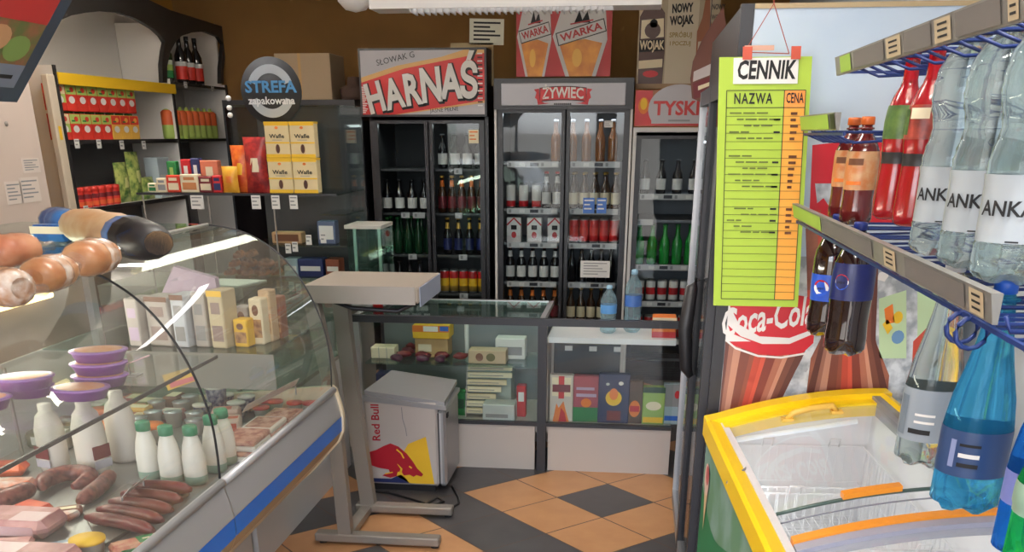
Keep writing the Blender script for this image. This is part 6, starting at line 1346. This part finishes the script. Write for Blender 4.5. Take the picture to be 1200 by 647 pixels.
for i, (s_, z_, h_) in enumerate(((.10, .54, .16), (.34, .22, .2), (.52, .34, .26), (.8, .3, .22), (1.1, .3, .24), (1.35, .25, .22))):
    x = X_(s_)
    if i % 2 == 0: b.poly(fr, [(x - .04, z_ + h_ * .6), (x, z_ - h_ * .4), (x + .04, z_ + h_ * .6)], CONE, 6); b.disc(fr, x, z_ + h_ * .62, .045, .05, mat('cream_scoop', (226, 196, 180), .45), 7, 14); b.disc(fr, x + .01, z_ + h_ * .72, .03, .03, mat('berry_scoop', (186, 90, 90), .45), 8, 12)
    else: b.poly(fr, [(x - .032, z_ - h_ * .5), (x + .032, z_ - h_ * .5), (x + .034, z_ + h_ * .3), (x + .02, z_ + h_ * .48), (x - .02, z_ + h_ * .48), (x - .034, z_ + h_ * .3)], CONE, 6); b.disc(fr, x, z_ + h_ * .3, .022, .05, CHO, 7, 12); b.disc(fr, x, z_ + h_ * .05, .018, .04, mat('strawberry', (190, 70, 70), .45), 7.2, 12); b.rect(fr, x - .008, z_ - h_ * .7, x + .008, z_ - h_ * .5, CHO, 6)
b.build('picture_panel', t)
# rim: yellow ends (arched) and side rails
def arch_strip(y0, y1, x0, x1, dz0, dz1, m, bb):
    xx = [x0 + (x1 - x0) * i / 14 for i in range(15)]
    for i in range(14):
        a, c = xx[i], xx[i + 1]
        bb.prism([fp(a, y0, zc(a) + dz0), fp(c, y0, zc(c) + dz0), fp(c, y0, zc(c) + dz1), fp(a, y0, zc(a) + dz1)], fp(0, y1, 0) - fp(0, y0, 0), m)
b = MB(); arch_strip(-.012, .05, -.012, Wf + .012, -.055, .004, YR, b); arch_strip(.05, .10, .03, Wf - .02, -.05, -.012, ORH if False else YR, b); b.build('rim', t)
b = MB(); arch_strip(Lf - .05, Lf + .012, -.012, Wf + .012, -.055, .004, YR, b); b.build('rim', t)
for x0, x1 in ((-.012, .03), (Wf - .022, Wf + .012)):
    b = MB(); m_ = (x0 + x1) / 2; z_ = zc(m_)
    b.prism([fp(x0, .05, z_ - .06), fp(x1, .05, z_ - .06), fp(x1, .05, z_ - .006), fp(x0 + .008, .05, z_ + .006), fp(x0, .05, z_ - .004)], fp(0, Lf - .05, 0) - fp(0, .05, 0), YR)
    if x0 < 0: b.prism([fp(x1 + .0, .05, z_ - .05), fp(x1 + .018, .05, z_ - .05), fp(x1 + .018, .05, z_ - .002), fp(x1, .05, z_ - .004)], fp(0, Lf - .05, 0) - fp(0, .05, 0), mat('liner_white', (214, 212, 216), .35)); b.prism([fp(x0 - .002, .49, z_ - .04), fp(x1 + .002, .49, z_ - .0), fp(x1 + .002, .495, z_ - .0), fp(x0 - .002, .495, z_ - .04)], (0, 0, .006), FGR)
    else: b.prism([fp(x0 - .022, .05, z_ - .05), fp(x0, .05, z_ - .05), fp(x0, .05, z_ - .004), fp(x0 - .022, .05, z_ - .004)], fp(0, Lf - .05, 0) - fp(0, .05, 0), FGR)
    b.build('side_rail', t)
# two arched glass lids
LG = clear('lid_glass', (.96, .97, .97), 1.5, haze=.22, hazecol=(.86, .87, .88), gain=.6); lx0, lx1 = .05, Wf - .046  # white haze brightens the lids in place of light from below
def lid(y0, y1, dz, hy):
    bb = MB(); xx = [lx0 + (lx1 - lx0) * i / 14 for i in range(15)]
    bb.sheet([[fp(x, y, zc(x) - .018 + dz) for y in (y0, y1)] for x in xx], LG); l = bb.build('lid', t)
    e_ = MB(); e_.tube([fp(x, y1, zc(x) - .017 + dz) for x in xx], .0045, mat('lid_edge_green', (66, 84, 78), .3), 6); e_.tube([fp(x, y1 + .045, zc(x) - .022 + dz) for x in xx], .002, FGR, 5); e_.build('edge', l)
    return l
l1 = lid(.09, .80, 0, .2)
b = MB(); hx0, hx1 = .20, .335; yh = .155
z_ = lambda x: zc(x) - .018
b.tube([fp(hx0, yh, z_(hx0) + .004), fp(hx0 + .014, yh, z_(hx0) + .022), fp((hx0 + hx1) / 2, yh, z_((hx0 + hx1) / 2) + .024), fp(hx1 - .014, yh, z_(hx1) + .022), fp(hx1, yh, z_(hx1) + .004)], .009, mat('handle_yellow', (236, 186, 80), .4), 8)
for x in (hx0, hx1): b.prism([fp(x - .016, yh - .014, z_(x) + .0005), fp(x + .016, yh - .014, z_(x) + .0005), fp(x + .016, yh + .014, z_(x) + .0005), fp(x - .016, yh + .014, z_(x) + .0005)], (0, 0, .008), mat('handle_yellow', (236, 186, 80), .4))
b.build('handle', l1)
def strip_handle(l, y, x0, x1):
    bb = MB(); xx = [x0 + (x1 - x0) * i / 8 for i in range(9)]
    for i in range(8): bb.prism([fp(xx[i], y - .014, zc(xx[i]) - .012), fp(xx[i + 1], y - .014, zc(xx[i + 1]) - .012), fp(xx[i + 1], y + .014, zc(xx[i + 1]) - .012), fp(xx[i], y + .014, zc(xx[i]) - .012)], (0, 0, .012), ORH)
    bb.build('handle', l)
strip_handle(l1, .80, .19, .315)
l2 = lid(.99, Lf - .06, -.004, 1)
b = MB(); arch_strip(.955, .985, lx0, lx1, -.034, -.006, ORH, b); arch_strip(.985, 1.02, lx0, lx1, -.04, -.012, mat('lid_grey', (150, 150, 166), .4), b); b.build('handle', l2)
# wire baskets hanging inside
WIRE = mat('wire_white', (226, 226, 228), .4)
def basket(y0, y1, lb, zt=.80, zb=.58):
    bk = thing('freezer_basket', lb, 'basket', fp(Wf / 2, (y0 + y1) / 2, zb), 'white wire baskets inside the freezer'); bb = MB(); x0, x1 = .055, Wf - .055; r = .0018
    for z in (zt, (zt + zb) / 2, zb): bb.tube([fp(x0, y0, z), fp(x1, y0, z), fp(x1, y1, z), fp(x0, y1, z)], .003 if z == zt else r, WIRE, 4, closed=True, smooth=False)
    n = 16; k = max(4, int((y1 - y0) / .026))
    for i in range(1, n):
        x = x0 + (x1 - x0) * i / n; bb.tube([fp(x, y0, zt), fp(x, y0, zb), fp(x, y1, zb), fp(x, y1, zt)], r, WIRE, 4, smooth=False)
    for i in range(1, k):
        y = y0 + (y1 - y0) * i / k; bb.tube([fp(x0, y, zt), fp(x0, y, zb), fp(x1, y, zb), fp(x1, y, zt)], r, WIRE, 4, smooth=False)
    bb.build('wire_frame', bk)
    f2 = MB()
    for x in (x0 + .1, x1 - .1): f2.tube([fp(x, y0, zt), fp(x - .0, y0 + .012, zt + .025), fp(x + .03, y0 + .012, zt + .025), fp(x + .03, y0, zt)], .0025, WIRE, 5)
    f2.build('hook', bk)
b = MB(); lp = [fp(x, .062, zc(x) - .075) for x in (.08, Wf - .08)]; b.tube(lp, .008, mat('freezer_fill_tube', (240, 248, 255), .4, emit=.3), 8); b.build('lamp_tube', t)  # added faintly glowing tube, not a known fitting of this freezer
area('freezer_fill_light', fp(.06, .75, .80), (0, R(-40), ang), .03, 1.2, 1.2, (.94, .98, 1))  # added fill that brightens the basket space
basket(.07, .44, 'white wire basket under the far lid beside the printed fridge'); basket(.46, .82, 'white wire basket under the middle of the far lid', .79); basket(.86, 1.20, 'white wire basket below the orange lid strips', .80)
basket(1.22, Lf - .07, 'white wire basket at the entrance end of the freezer')
put('freezer_carton', box_mb(.10, .06, .05, mat('pale_lime', (220, 220, 150), .5), [('r', .1, .3, .9, .7, LIME)]), fp(.27, .66, .585), 'pale lime ice cream carton in the middle wire basket', 'carton')

# ============================================================ NECK-HANGING BOTTLE RACK
XR_, XH = .425, .50
t = thing('bottle_rack', 'blue wire bottle rack with price rails holding bottles by their necks', 'rack', (.7, 1.9, 0))
WB_ = mat('wire_blue', (24, 48, 112), .4); RAILG = mat('rail_grey', (136, 134, 130), .4, .2); RAILC = mat('rail_card_grey', (112, 108, 106), .6); LIMEC = mat('rail_lime', (160, 196, 80), .5); CRC = mat('rail_cream', (196, 180, 150), .6)
zR3 = 1.462; zR1 = 1.785; zR2 = 1.675
b = MB()
for y in (1.0, 1.95):
    b.rbox((.94, y, .0), (.975, y + .04, 2.05), WB_, .004)
b.box((.94, .98, .0), (.975, 2.02, .03), WB_); b.box((.945, 1.04, 1.96), (.97, 1.95, 2.0), WB_)
b.build('upright', t)
def level(z, y0, y1, pitch, yn, cards, x_in=.93, hgt=.036, back=True, ry0=None, drop=0.0):
    """price rail along the aisle edge, wires running back from it; necks hang at yn"""
    b = MB(); ra_ = ry0 or y0; b.prism([(XR_ - .010, ra_, z + hgt * .5), (XR_ - .002, ra_, z - hgt * .5), (XR_ + .004, ra_, z - hgt * .5), (XR_ + .004, ra_, z + hgt * .5)], (0, y1 - (ry0 or y0), 0), RAILG); rl = b.build('price_rail', t)
    fr = Frame((XR_ - .011, y1, z + hgt * .5), (0, -1, 0), (.008 / hgt, 0, -1))
    if fr.n.x > 0: fr = Frame((XR_ - .011, y0, z + hgt * .5), (0, 1, 0), (.008 / hgt, 0, -1))
    fl = fr.r.y < 0
    for a, c, m in cards:
        cb = MB(); p0, p1 = (y1 - c, y1 - a) if fl else (a - y0, c - y0)
        cb.rect(fr, p0, .003, p1, hgt - .003, m, 1)
        if m is CRC:
            for q_ in range(3): cb.rect(fr, p0 + (p1 - p0) * .2, .008 + q_ * .008, p0 + (p1 - p0) * .8, .011 + q_ * .008, INK, 2)
        cb.build('price_label', rl)
    w_ = MB(); zw = z - .006 - drop
    w_.bar((x_in, y0, zw - .004), (x_in, y1, zw - .004), .004, WB_); w_.bar((XR_ + .008, y0, zw - .004), (XR_ + .008, y1, zw - .004), .004, WB_)
    for yc in yn:
        for s_ in (-.0235, .0235):
            w_.tube([(XR_ + .008, yc + s_, zw + .018), (XR_ + .016, yc + s_, zw), (x_in, yc + s_, zw), (x_in + .006, yc + s_, zw + .05)], .0032, WB_, 6)
        for s_ in (-.042, .042):
            w_.tube([(XR_ + .008, yc + s_, zw - .006), (XR_ + .05, yc + s_, zw - .022), (x_in, yc + s_, zw - .004)], .0028, WB_, 6)
    if drop and ry0 < 2:
        for k in range(13):
            yk = y0 + .012 + .033 * k
            if all(abs(yk - q_) > .027 for q_ in yn): w_.bar((XR_ + .02, yk, zw - .008), (x_in, yk, zw - .008), .003, WB_)
        for x in (.60, .70, .80): w_.bar((x, y0, zw - .011), (x, y0 + .42, zw - .011), .003, WB_)
        for yc in (1.30, 1.34): w_.tube([(XR_ + .01 + .02 * math.sin(q_), yc, zw - .022 + .02 * math.cos(q_)) for q_ in [6.283 * i_ / 12 for i_ in range(12)]], .0035, WB_, 6, closed=True)
    w_.build('wire_shelf', t)
yn3 = [1.075, 1.215, 1.395, 1.62, 1.84, 2.06, 2.33, 2.56]
yn1 = [1.10, 1.25, 1.40, 1.555, 1.72, 1.88, 2.04, 2.2]
yn2 = [2.45, 2.60, 2.75]
level(zR3, .95, 2.80, .1, yn3, [(2.36, 2.79, LIMEC), (1.83, 2.34, RAILC), (1.66, 1.74, CRC), (1.30, 1.6, RAILC), (1.225, 1.28, CRC)], ry0=1.20, drop=.018)
level(zR1, .95, 2.42, .1, yn1, [(2.25, 2.36, LIMEC), (1.96, 2.22, RAILC), (1.84, 1.94, CRC), (1.66, 1.82, RAILC), (1.56, 1.64, CRC), (1.36, 1.54, RAILC), (1.30, 1.335, CRC)], ry0=1.28)
level(zR2, 2.30, 2.84, .1, yn2, [(2.42, 2.83, LIMEC), (2.345, 2.40, BLACK)], .80, ry0=2.34, drop=.015)
b = MB()
for z, y1, xx in ((zR1, 2.40, .93), (zR3 - .018, 2.78, .93), (zR2 - .015, 2.82, .80)): b.bar((XR_ + .004, y1, z - .012), (xx, y1, z - .012), .004, WB_); b.bar((xx, y1, z - .012), (.95, 1.97, z - .012), .004, WB_)
b.build('brace', t)

# ------------------------------------------------------------ hanging bottles
CLR = pet('water_clear', (.93, .985, .98), mixt=.22, tint=(.62, .78, .80), df_=.05); BLU = pet('water_blue', (.36, .78, .97), mixt=.35, tint=(.05, .42, .82)); BLU2 = pet('water_deep_blue', (.16, .50, .96), mixt=.35, tint=(.03, .24, .80)); GRN = pet('water_green', (.20, .88, .42), mixt=.35, tint=(.03, .58, .20))
COLAL = mat('cola_liquid', (34, 16, 14), .08, coat=.6); PEPB = mat('cola_blue_label', (30, 80, 190), .35); PEPD = mat('cola_navy_label', (20, 30, 90), .35)
def petbottle(h, r, style):
    """profile of a bottle below its neck ring (z = 0 at the ring, negative down)"""
    if style == 'waist':   # two bulges over a straight label
        pr = [(0, 1), (.6, 1), (.86, .985), (1, .95), (1, .84), (.96, .83), (.96, .60), (1, .58), (1, .53), (.95, .48), (.86, .43), (.82, .395), (.86, .36), (.95, .31), (1, .26), (.99, .2), (.9, .13), (.68, .07), (.42, .03), (.34, .015), (.34, 0)]
    elif style == 'swan':
        pr = [(0, 1), (.6, 1), (.86, .985), (1, .95), (1, .86), (1, .6), (.985, .56), (.88, .44), (.66, .30), (.5, .18), (.4, .08), (.36, .02), (.34, 0)]
    elif style == 'juice':
        pr = [(0, 1), (.7, 1), (.95, .98), (1, .94), (.97, .80), (.92, .70), (.88, .62), (.95, .57), (1, .52), (1, .40), (.92, .31), (.72, .24), (.48, .19), (.40, .15), (.38, 0)]
    else:                  # cola
        pr = [(0, 1), (.6, 1), (.88, .985), (1, .94), (1, .84), (.95, .72), (.97, .60), (1, .52), (1, .30), (.95, .22), (.74, .13), (.5, .06), (.36, .02), (.34, 0)]
    return [(a * r, -b_ * h) for a, b_ in pr]
def hang(name, loc, h, r, style, body, cap, label, grp=None, labels=(), feet=True, n=24, ribs=False, rz=0):
    loc = Vector(loc); t = thing(name, label, 'bottle', loc, grp)
    b = MB(); pr = petbottle(h, r, style)
    if ribs:
        out = []
        for i in range(len(pr) - 1):
            (r0, z0), (r1, z1) = pr[i], pr[i + 1]; out.append((r0, z0))
            if z1 - z0 > .014 and r0 > r * .8 and r1 > r * .8:
                k = max(2, int((z1 - z0) / .007))
                for j in range(1, k): out.append((r0 + (r1 - r0) * j / k - (.0012 if j % 2 else 0), z0 + (z1 - z0) * j / k))
        out.append(pr[-1]); pr = out
    base = len(b.v); b.lathe(pr, loc, n, body)
    if feet:   # petal feet
        for i, v in enumerate(b.v[base:]):
            k, j = divmod(i, n); d = v - loc
            if d.z < -h * .965 and Vector((d.x, d.y)).length > r * .3:
                v.z += .014 * (.5 - .5 * math.cos(5 * 2 * math.pi * j / n))
    b.lathe([(r * .34, 0), (r * .46, .001), (r * .46, .004), (r * .34, .005), (.0125, .012)], loc, 16, body); b.build('body', t)
    c = MB(); c.lathe([(.0145, .010), (.0155, .011), (.0155, .024), (.014, .027), (0, .0275)], loc, 16, cap); c.build('cap', t)
    for z0, z1, m, rows in labels:
        l = MB(); ra = []
        for k in range(7):
            z = -h * (z0 + (z1 - z0) * k / 6); q = petbottle(h, r, style)
            for (r0, a0), (r1, a1) in zip(q, q[1:]):
                if a0 <= z <= a1 and a1 > a0: ra.append((r0 + (r1 - r0) * (z - a0) / (a1 - a0) + .0008, z)); break
        ra.sort(key=lambda x: x[1]); l.lathe(ra, loc, n, m)
        if rows: rows(l, loc, r, h, -h * (z0 + z1) / 2, abs(z1 - z0) * h)
        l.build('label', t)
    return t
def wrap_text(body, size, m, a0, dz=0.0, width=None, rad=1.0):
    """lettering bent round the bottle, centred on azimuth a0"""
    def f(l, loc, r, h, zm, hh):
        vs, fs = text_geo(body, size, .02, 0); w = max(v[0] for v in vs) - min(v[0] for v in vs); sx = (width / w) if width else 1; rr_ = r * rad + .0016
        l.add([loc + Vector((rr_ * math.cos(a0 + x * sx / rr_), rr_ * math.sin(a0 + x * sx / rr_), zm + dz + y)) for x, y in vs], fs, m)
    return f
def wrap_rects(rs, rad=1.0):
    def f(l, loc, r, h, zm, hh):
        for a0, a1, z0, z1, m in rs:
            rr_ = r * rad + .0013; n = 8
            for i in range(n):
                p, q_ = R(a0 + (a1 - a0) * i / n), R(a0 + (a1 - a0) * (i + 1) / n)
                l.add([loc + Vector((rr_ * math.cos(w_), rr_ * math.sin(w_), zm + z_)) for w_, z_ in ((p, z0), (q_, z0), (q_, z1), (p, z1))], [(0, 1, 2, 3)], m)
    return f
def both(*fs):
    def f(*a):
        for g in fs: g(*a)
    return f
def orb(a0, rad=1.0, s=.016):
    """round tricolour emblem: red over white over blue"""
    def f(l, loc, r, h, zm, hh):
        rr_ = r * rad
        def d(pts, m, k): l.add([loc + Vector(((rr_ + .001 + .0005 * k) * math.cos(a0 + x / rr_), (rr_ + .001 + .0005 * k) * math.sin(a0 + x / rr_), zm + y)) for x, y in pts], [tuple(range(len(pts)))], m)
        circ = lambda q0, q1, s_: [(s_ * math.cos(R(q0 + (q1 - q0) * i / 16)), s_ * math.sin(R(q0 + (q1 - q0) * i / 16))) for i in range(17)]
        d(circ(0, 360, s)[:-1], CW_, 1); d(circ(15, 165, s), RED, 2); d(circ(195, 345, s), PEPB, 2)
        vs, fs = text_geo('pepsi', .009, .01); l.add([loc + Vector(((rr_ + .003) * math.cos(a0 + x / rr_), (rr_ + .003) * math.sin(a0 + x / rr_), zm + y)) for x, y in vs], fs, INK)
    return f
AZ = R(232)      # azimuth that faces the entrance and aisle
zn3, zn1, zn2 = zR3 - .019, zR1 - .001, zR2 - .016
# cola
hang('cola_bottle', (XH - .005, 2.56, zn3), .268, .047, 'cola', COLAL, mat('cap_navy', (20, 40, 120), .4), 'cola bottle with a blue label hanging by the lemon price list', labels=[(.42, .66, PEPB, orb(AZ, 1.0, .02))])
hang('cola_bottle', (XH, 2.33, zn3), .268, .047, 'cola', COLAL, mat('cap_navy', (20, 40, 120), .4), 'cola bottle with a navy upper label and red side stripe on the rack', labels=[(.22, .52, PEPD, both(orb(AZ - .1, .98, .017), wrap_rects([(150, 162, -.05, .05, RED)])))])
# clear, blue, green water
hang('water_bottle', (XH, 1.62, zn3), .305, .045, 'swan', CLR, mat('cap_white', (220, 224, 228), .4), 'clear water bottle with grey label and teal foot on the lower rail', labels=[(.56, .84, mat('grey_blue_label', (140, 150, 160), .5), wrap_rects([(215, 260, -.03, -.022, INK), (225, 265, -.012, -.008, WHC), (225, 265, .0, .004, WHC), (180, 205, -.035, .03, mat('slate_label', (110, 122, 134), .5))]))])
hang('water_bottle', (XH, 1.395, zn3), .300, .047, 'swan', BLU, mat('cap_blue', (30, 90, 190), .4), 'light blue water bottle with a dark printed label on the lower rail', labels=[(.58, .80, mat('navy_clear_label', (40, 66, 110), .4), wrap_rects([(212, 222, -.02, .02, mat('label_code', (130, 140, 180), .5)), (228, 262, .012, .016, INK), (228, 262, -.004, .002, WHC), (228, 262, -.018, -.012, INK)]))])
hang('water_bottle', (XH + .03, 1.215, zn3), .300, .047, 'swan', BLU2, mat('cap_blue', (30, 90, 190), .4), 'deep blue water bottle between the light blue one and the green one', labels=[(.60, .74, mat('violet_label', (120, 130, 200), .4), None)])
hang('water_bottle', (XH - .012, 1.075, zn3 - .0), .300, .047, 'waist', GRN, mat('cap_dgreen', (16, 110, 60), .4), 'green water bottle cut by the picture edge on the lower rail', labels=[(.5, .62, mat('grey_green_label', (140, 170, 150), .4), None)])
# big clear water bottles on the top rail
WLAB = clear('frost_label', (.8, .85, .88), 1.4, rough=.3, haze=.62, hazecol=(.60, .65, .70))
def anka(): return both(wrap_text('ŻYWIECKA', .022, INK, AZ, .0, None) if False else wrap_text('ANKA', .026, INK, AZ - .02, .0), wrap_rects([(238, 256, -.040, -.038, INK)]))
for i, (y, x) in enumerate(((1.72, XH - .0), (1.555, XH), (1.40, XH))):
    hang('water_bottle', (x, y, zn1), .318, .050, 'waist', CLR, mat('cap_pale', (196, 214, 220), .4), f'{["clear water bottle beside the red drinks", "middle clear water bottle of the top rail trio", "clear water bottle at the picture edge"][i]}, frosted label', labels=[(.57, .83, WLAB, anka())], ribs=True)
for i, (y, x) in enumerate(((1.72, XH + .115), (1.555, XH + .115), (1.40, XH + .115))):
    hang('water_bottle', (x, y, zn1), .318, .048, 'waist', CLR, mat('cap_pale', (196, 214, 220), .4), f'clear water bottle in the file behind the {["trio bottle by the red drinks", "middle trio bottle", "picture edge bottle"][i]}, top rail', labels=[(.57, .83, WLAB, None)], ribs=True)
# red fruit drinks
REDJ = mat('red_drink', (150, 18, 28), .18, coat=.3); JLAB = mat('fruit_label_green', (62, 92, 44), .4, rgb2=(92, 120, 56), vscale=40); JLAB2 = mat('fruit_label_red', (160, 62, 48), .4, rgb2=(110, 44, 40), vscale=40)
hang('fruit_drink', (XH - .01, 2.04, zn1), .285, .034, 'juice', REDJ, GREEN, 'red fruit drink with a green upper label, farther along the top rail', labels=[(.30, .50, JLAB, None), (.58, .65, BLACK, None)], feet=False)
hang('fruit_drink', (XH - .01, 1.88, zn1), .285, .034, 'juice', REDJ, RED, 'red fruit drink with a red and green upper label by the clear bottles', labels=[(.31, .50, JLAB2, wrap_rects([(150, 200, -.02, .02, JLAB), (205, 260, .005, .022, CREAM)])), (.58, .65, BLACK, None)], feet=False)
# orange-labelled brown drinks on the short rail
ORL = mat('orange_fruit_label', (200, 124, 72), .4, rgb2=(206, 160, 116), vscale=40)
for i, y in enumerate((2.60, 2.45)):
    hang('fruit_drink', (XH + .01, y, zn2), .205, .036, 'cola', mat('dark_red_drink', (96, 26, 26), .12, coat=.5), mat('cap_orange', (206, 100, 40), .4), f'{["dark drink with orange label next to the lemon price list", "dark drink with orange label farther from the price list"][i]}, on the short rail', labels=[(.22, .62, ORL, wrap_rects([(205, 262, .012, .026, BROWN), (205, 262, -.03, -.022, ORA)]))])
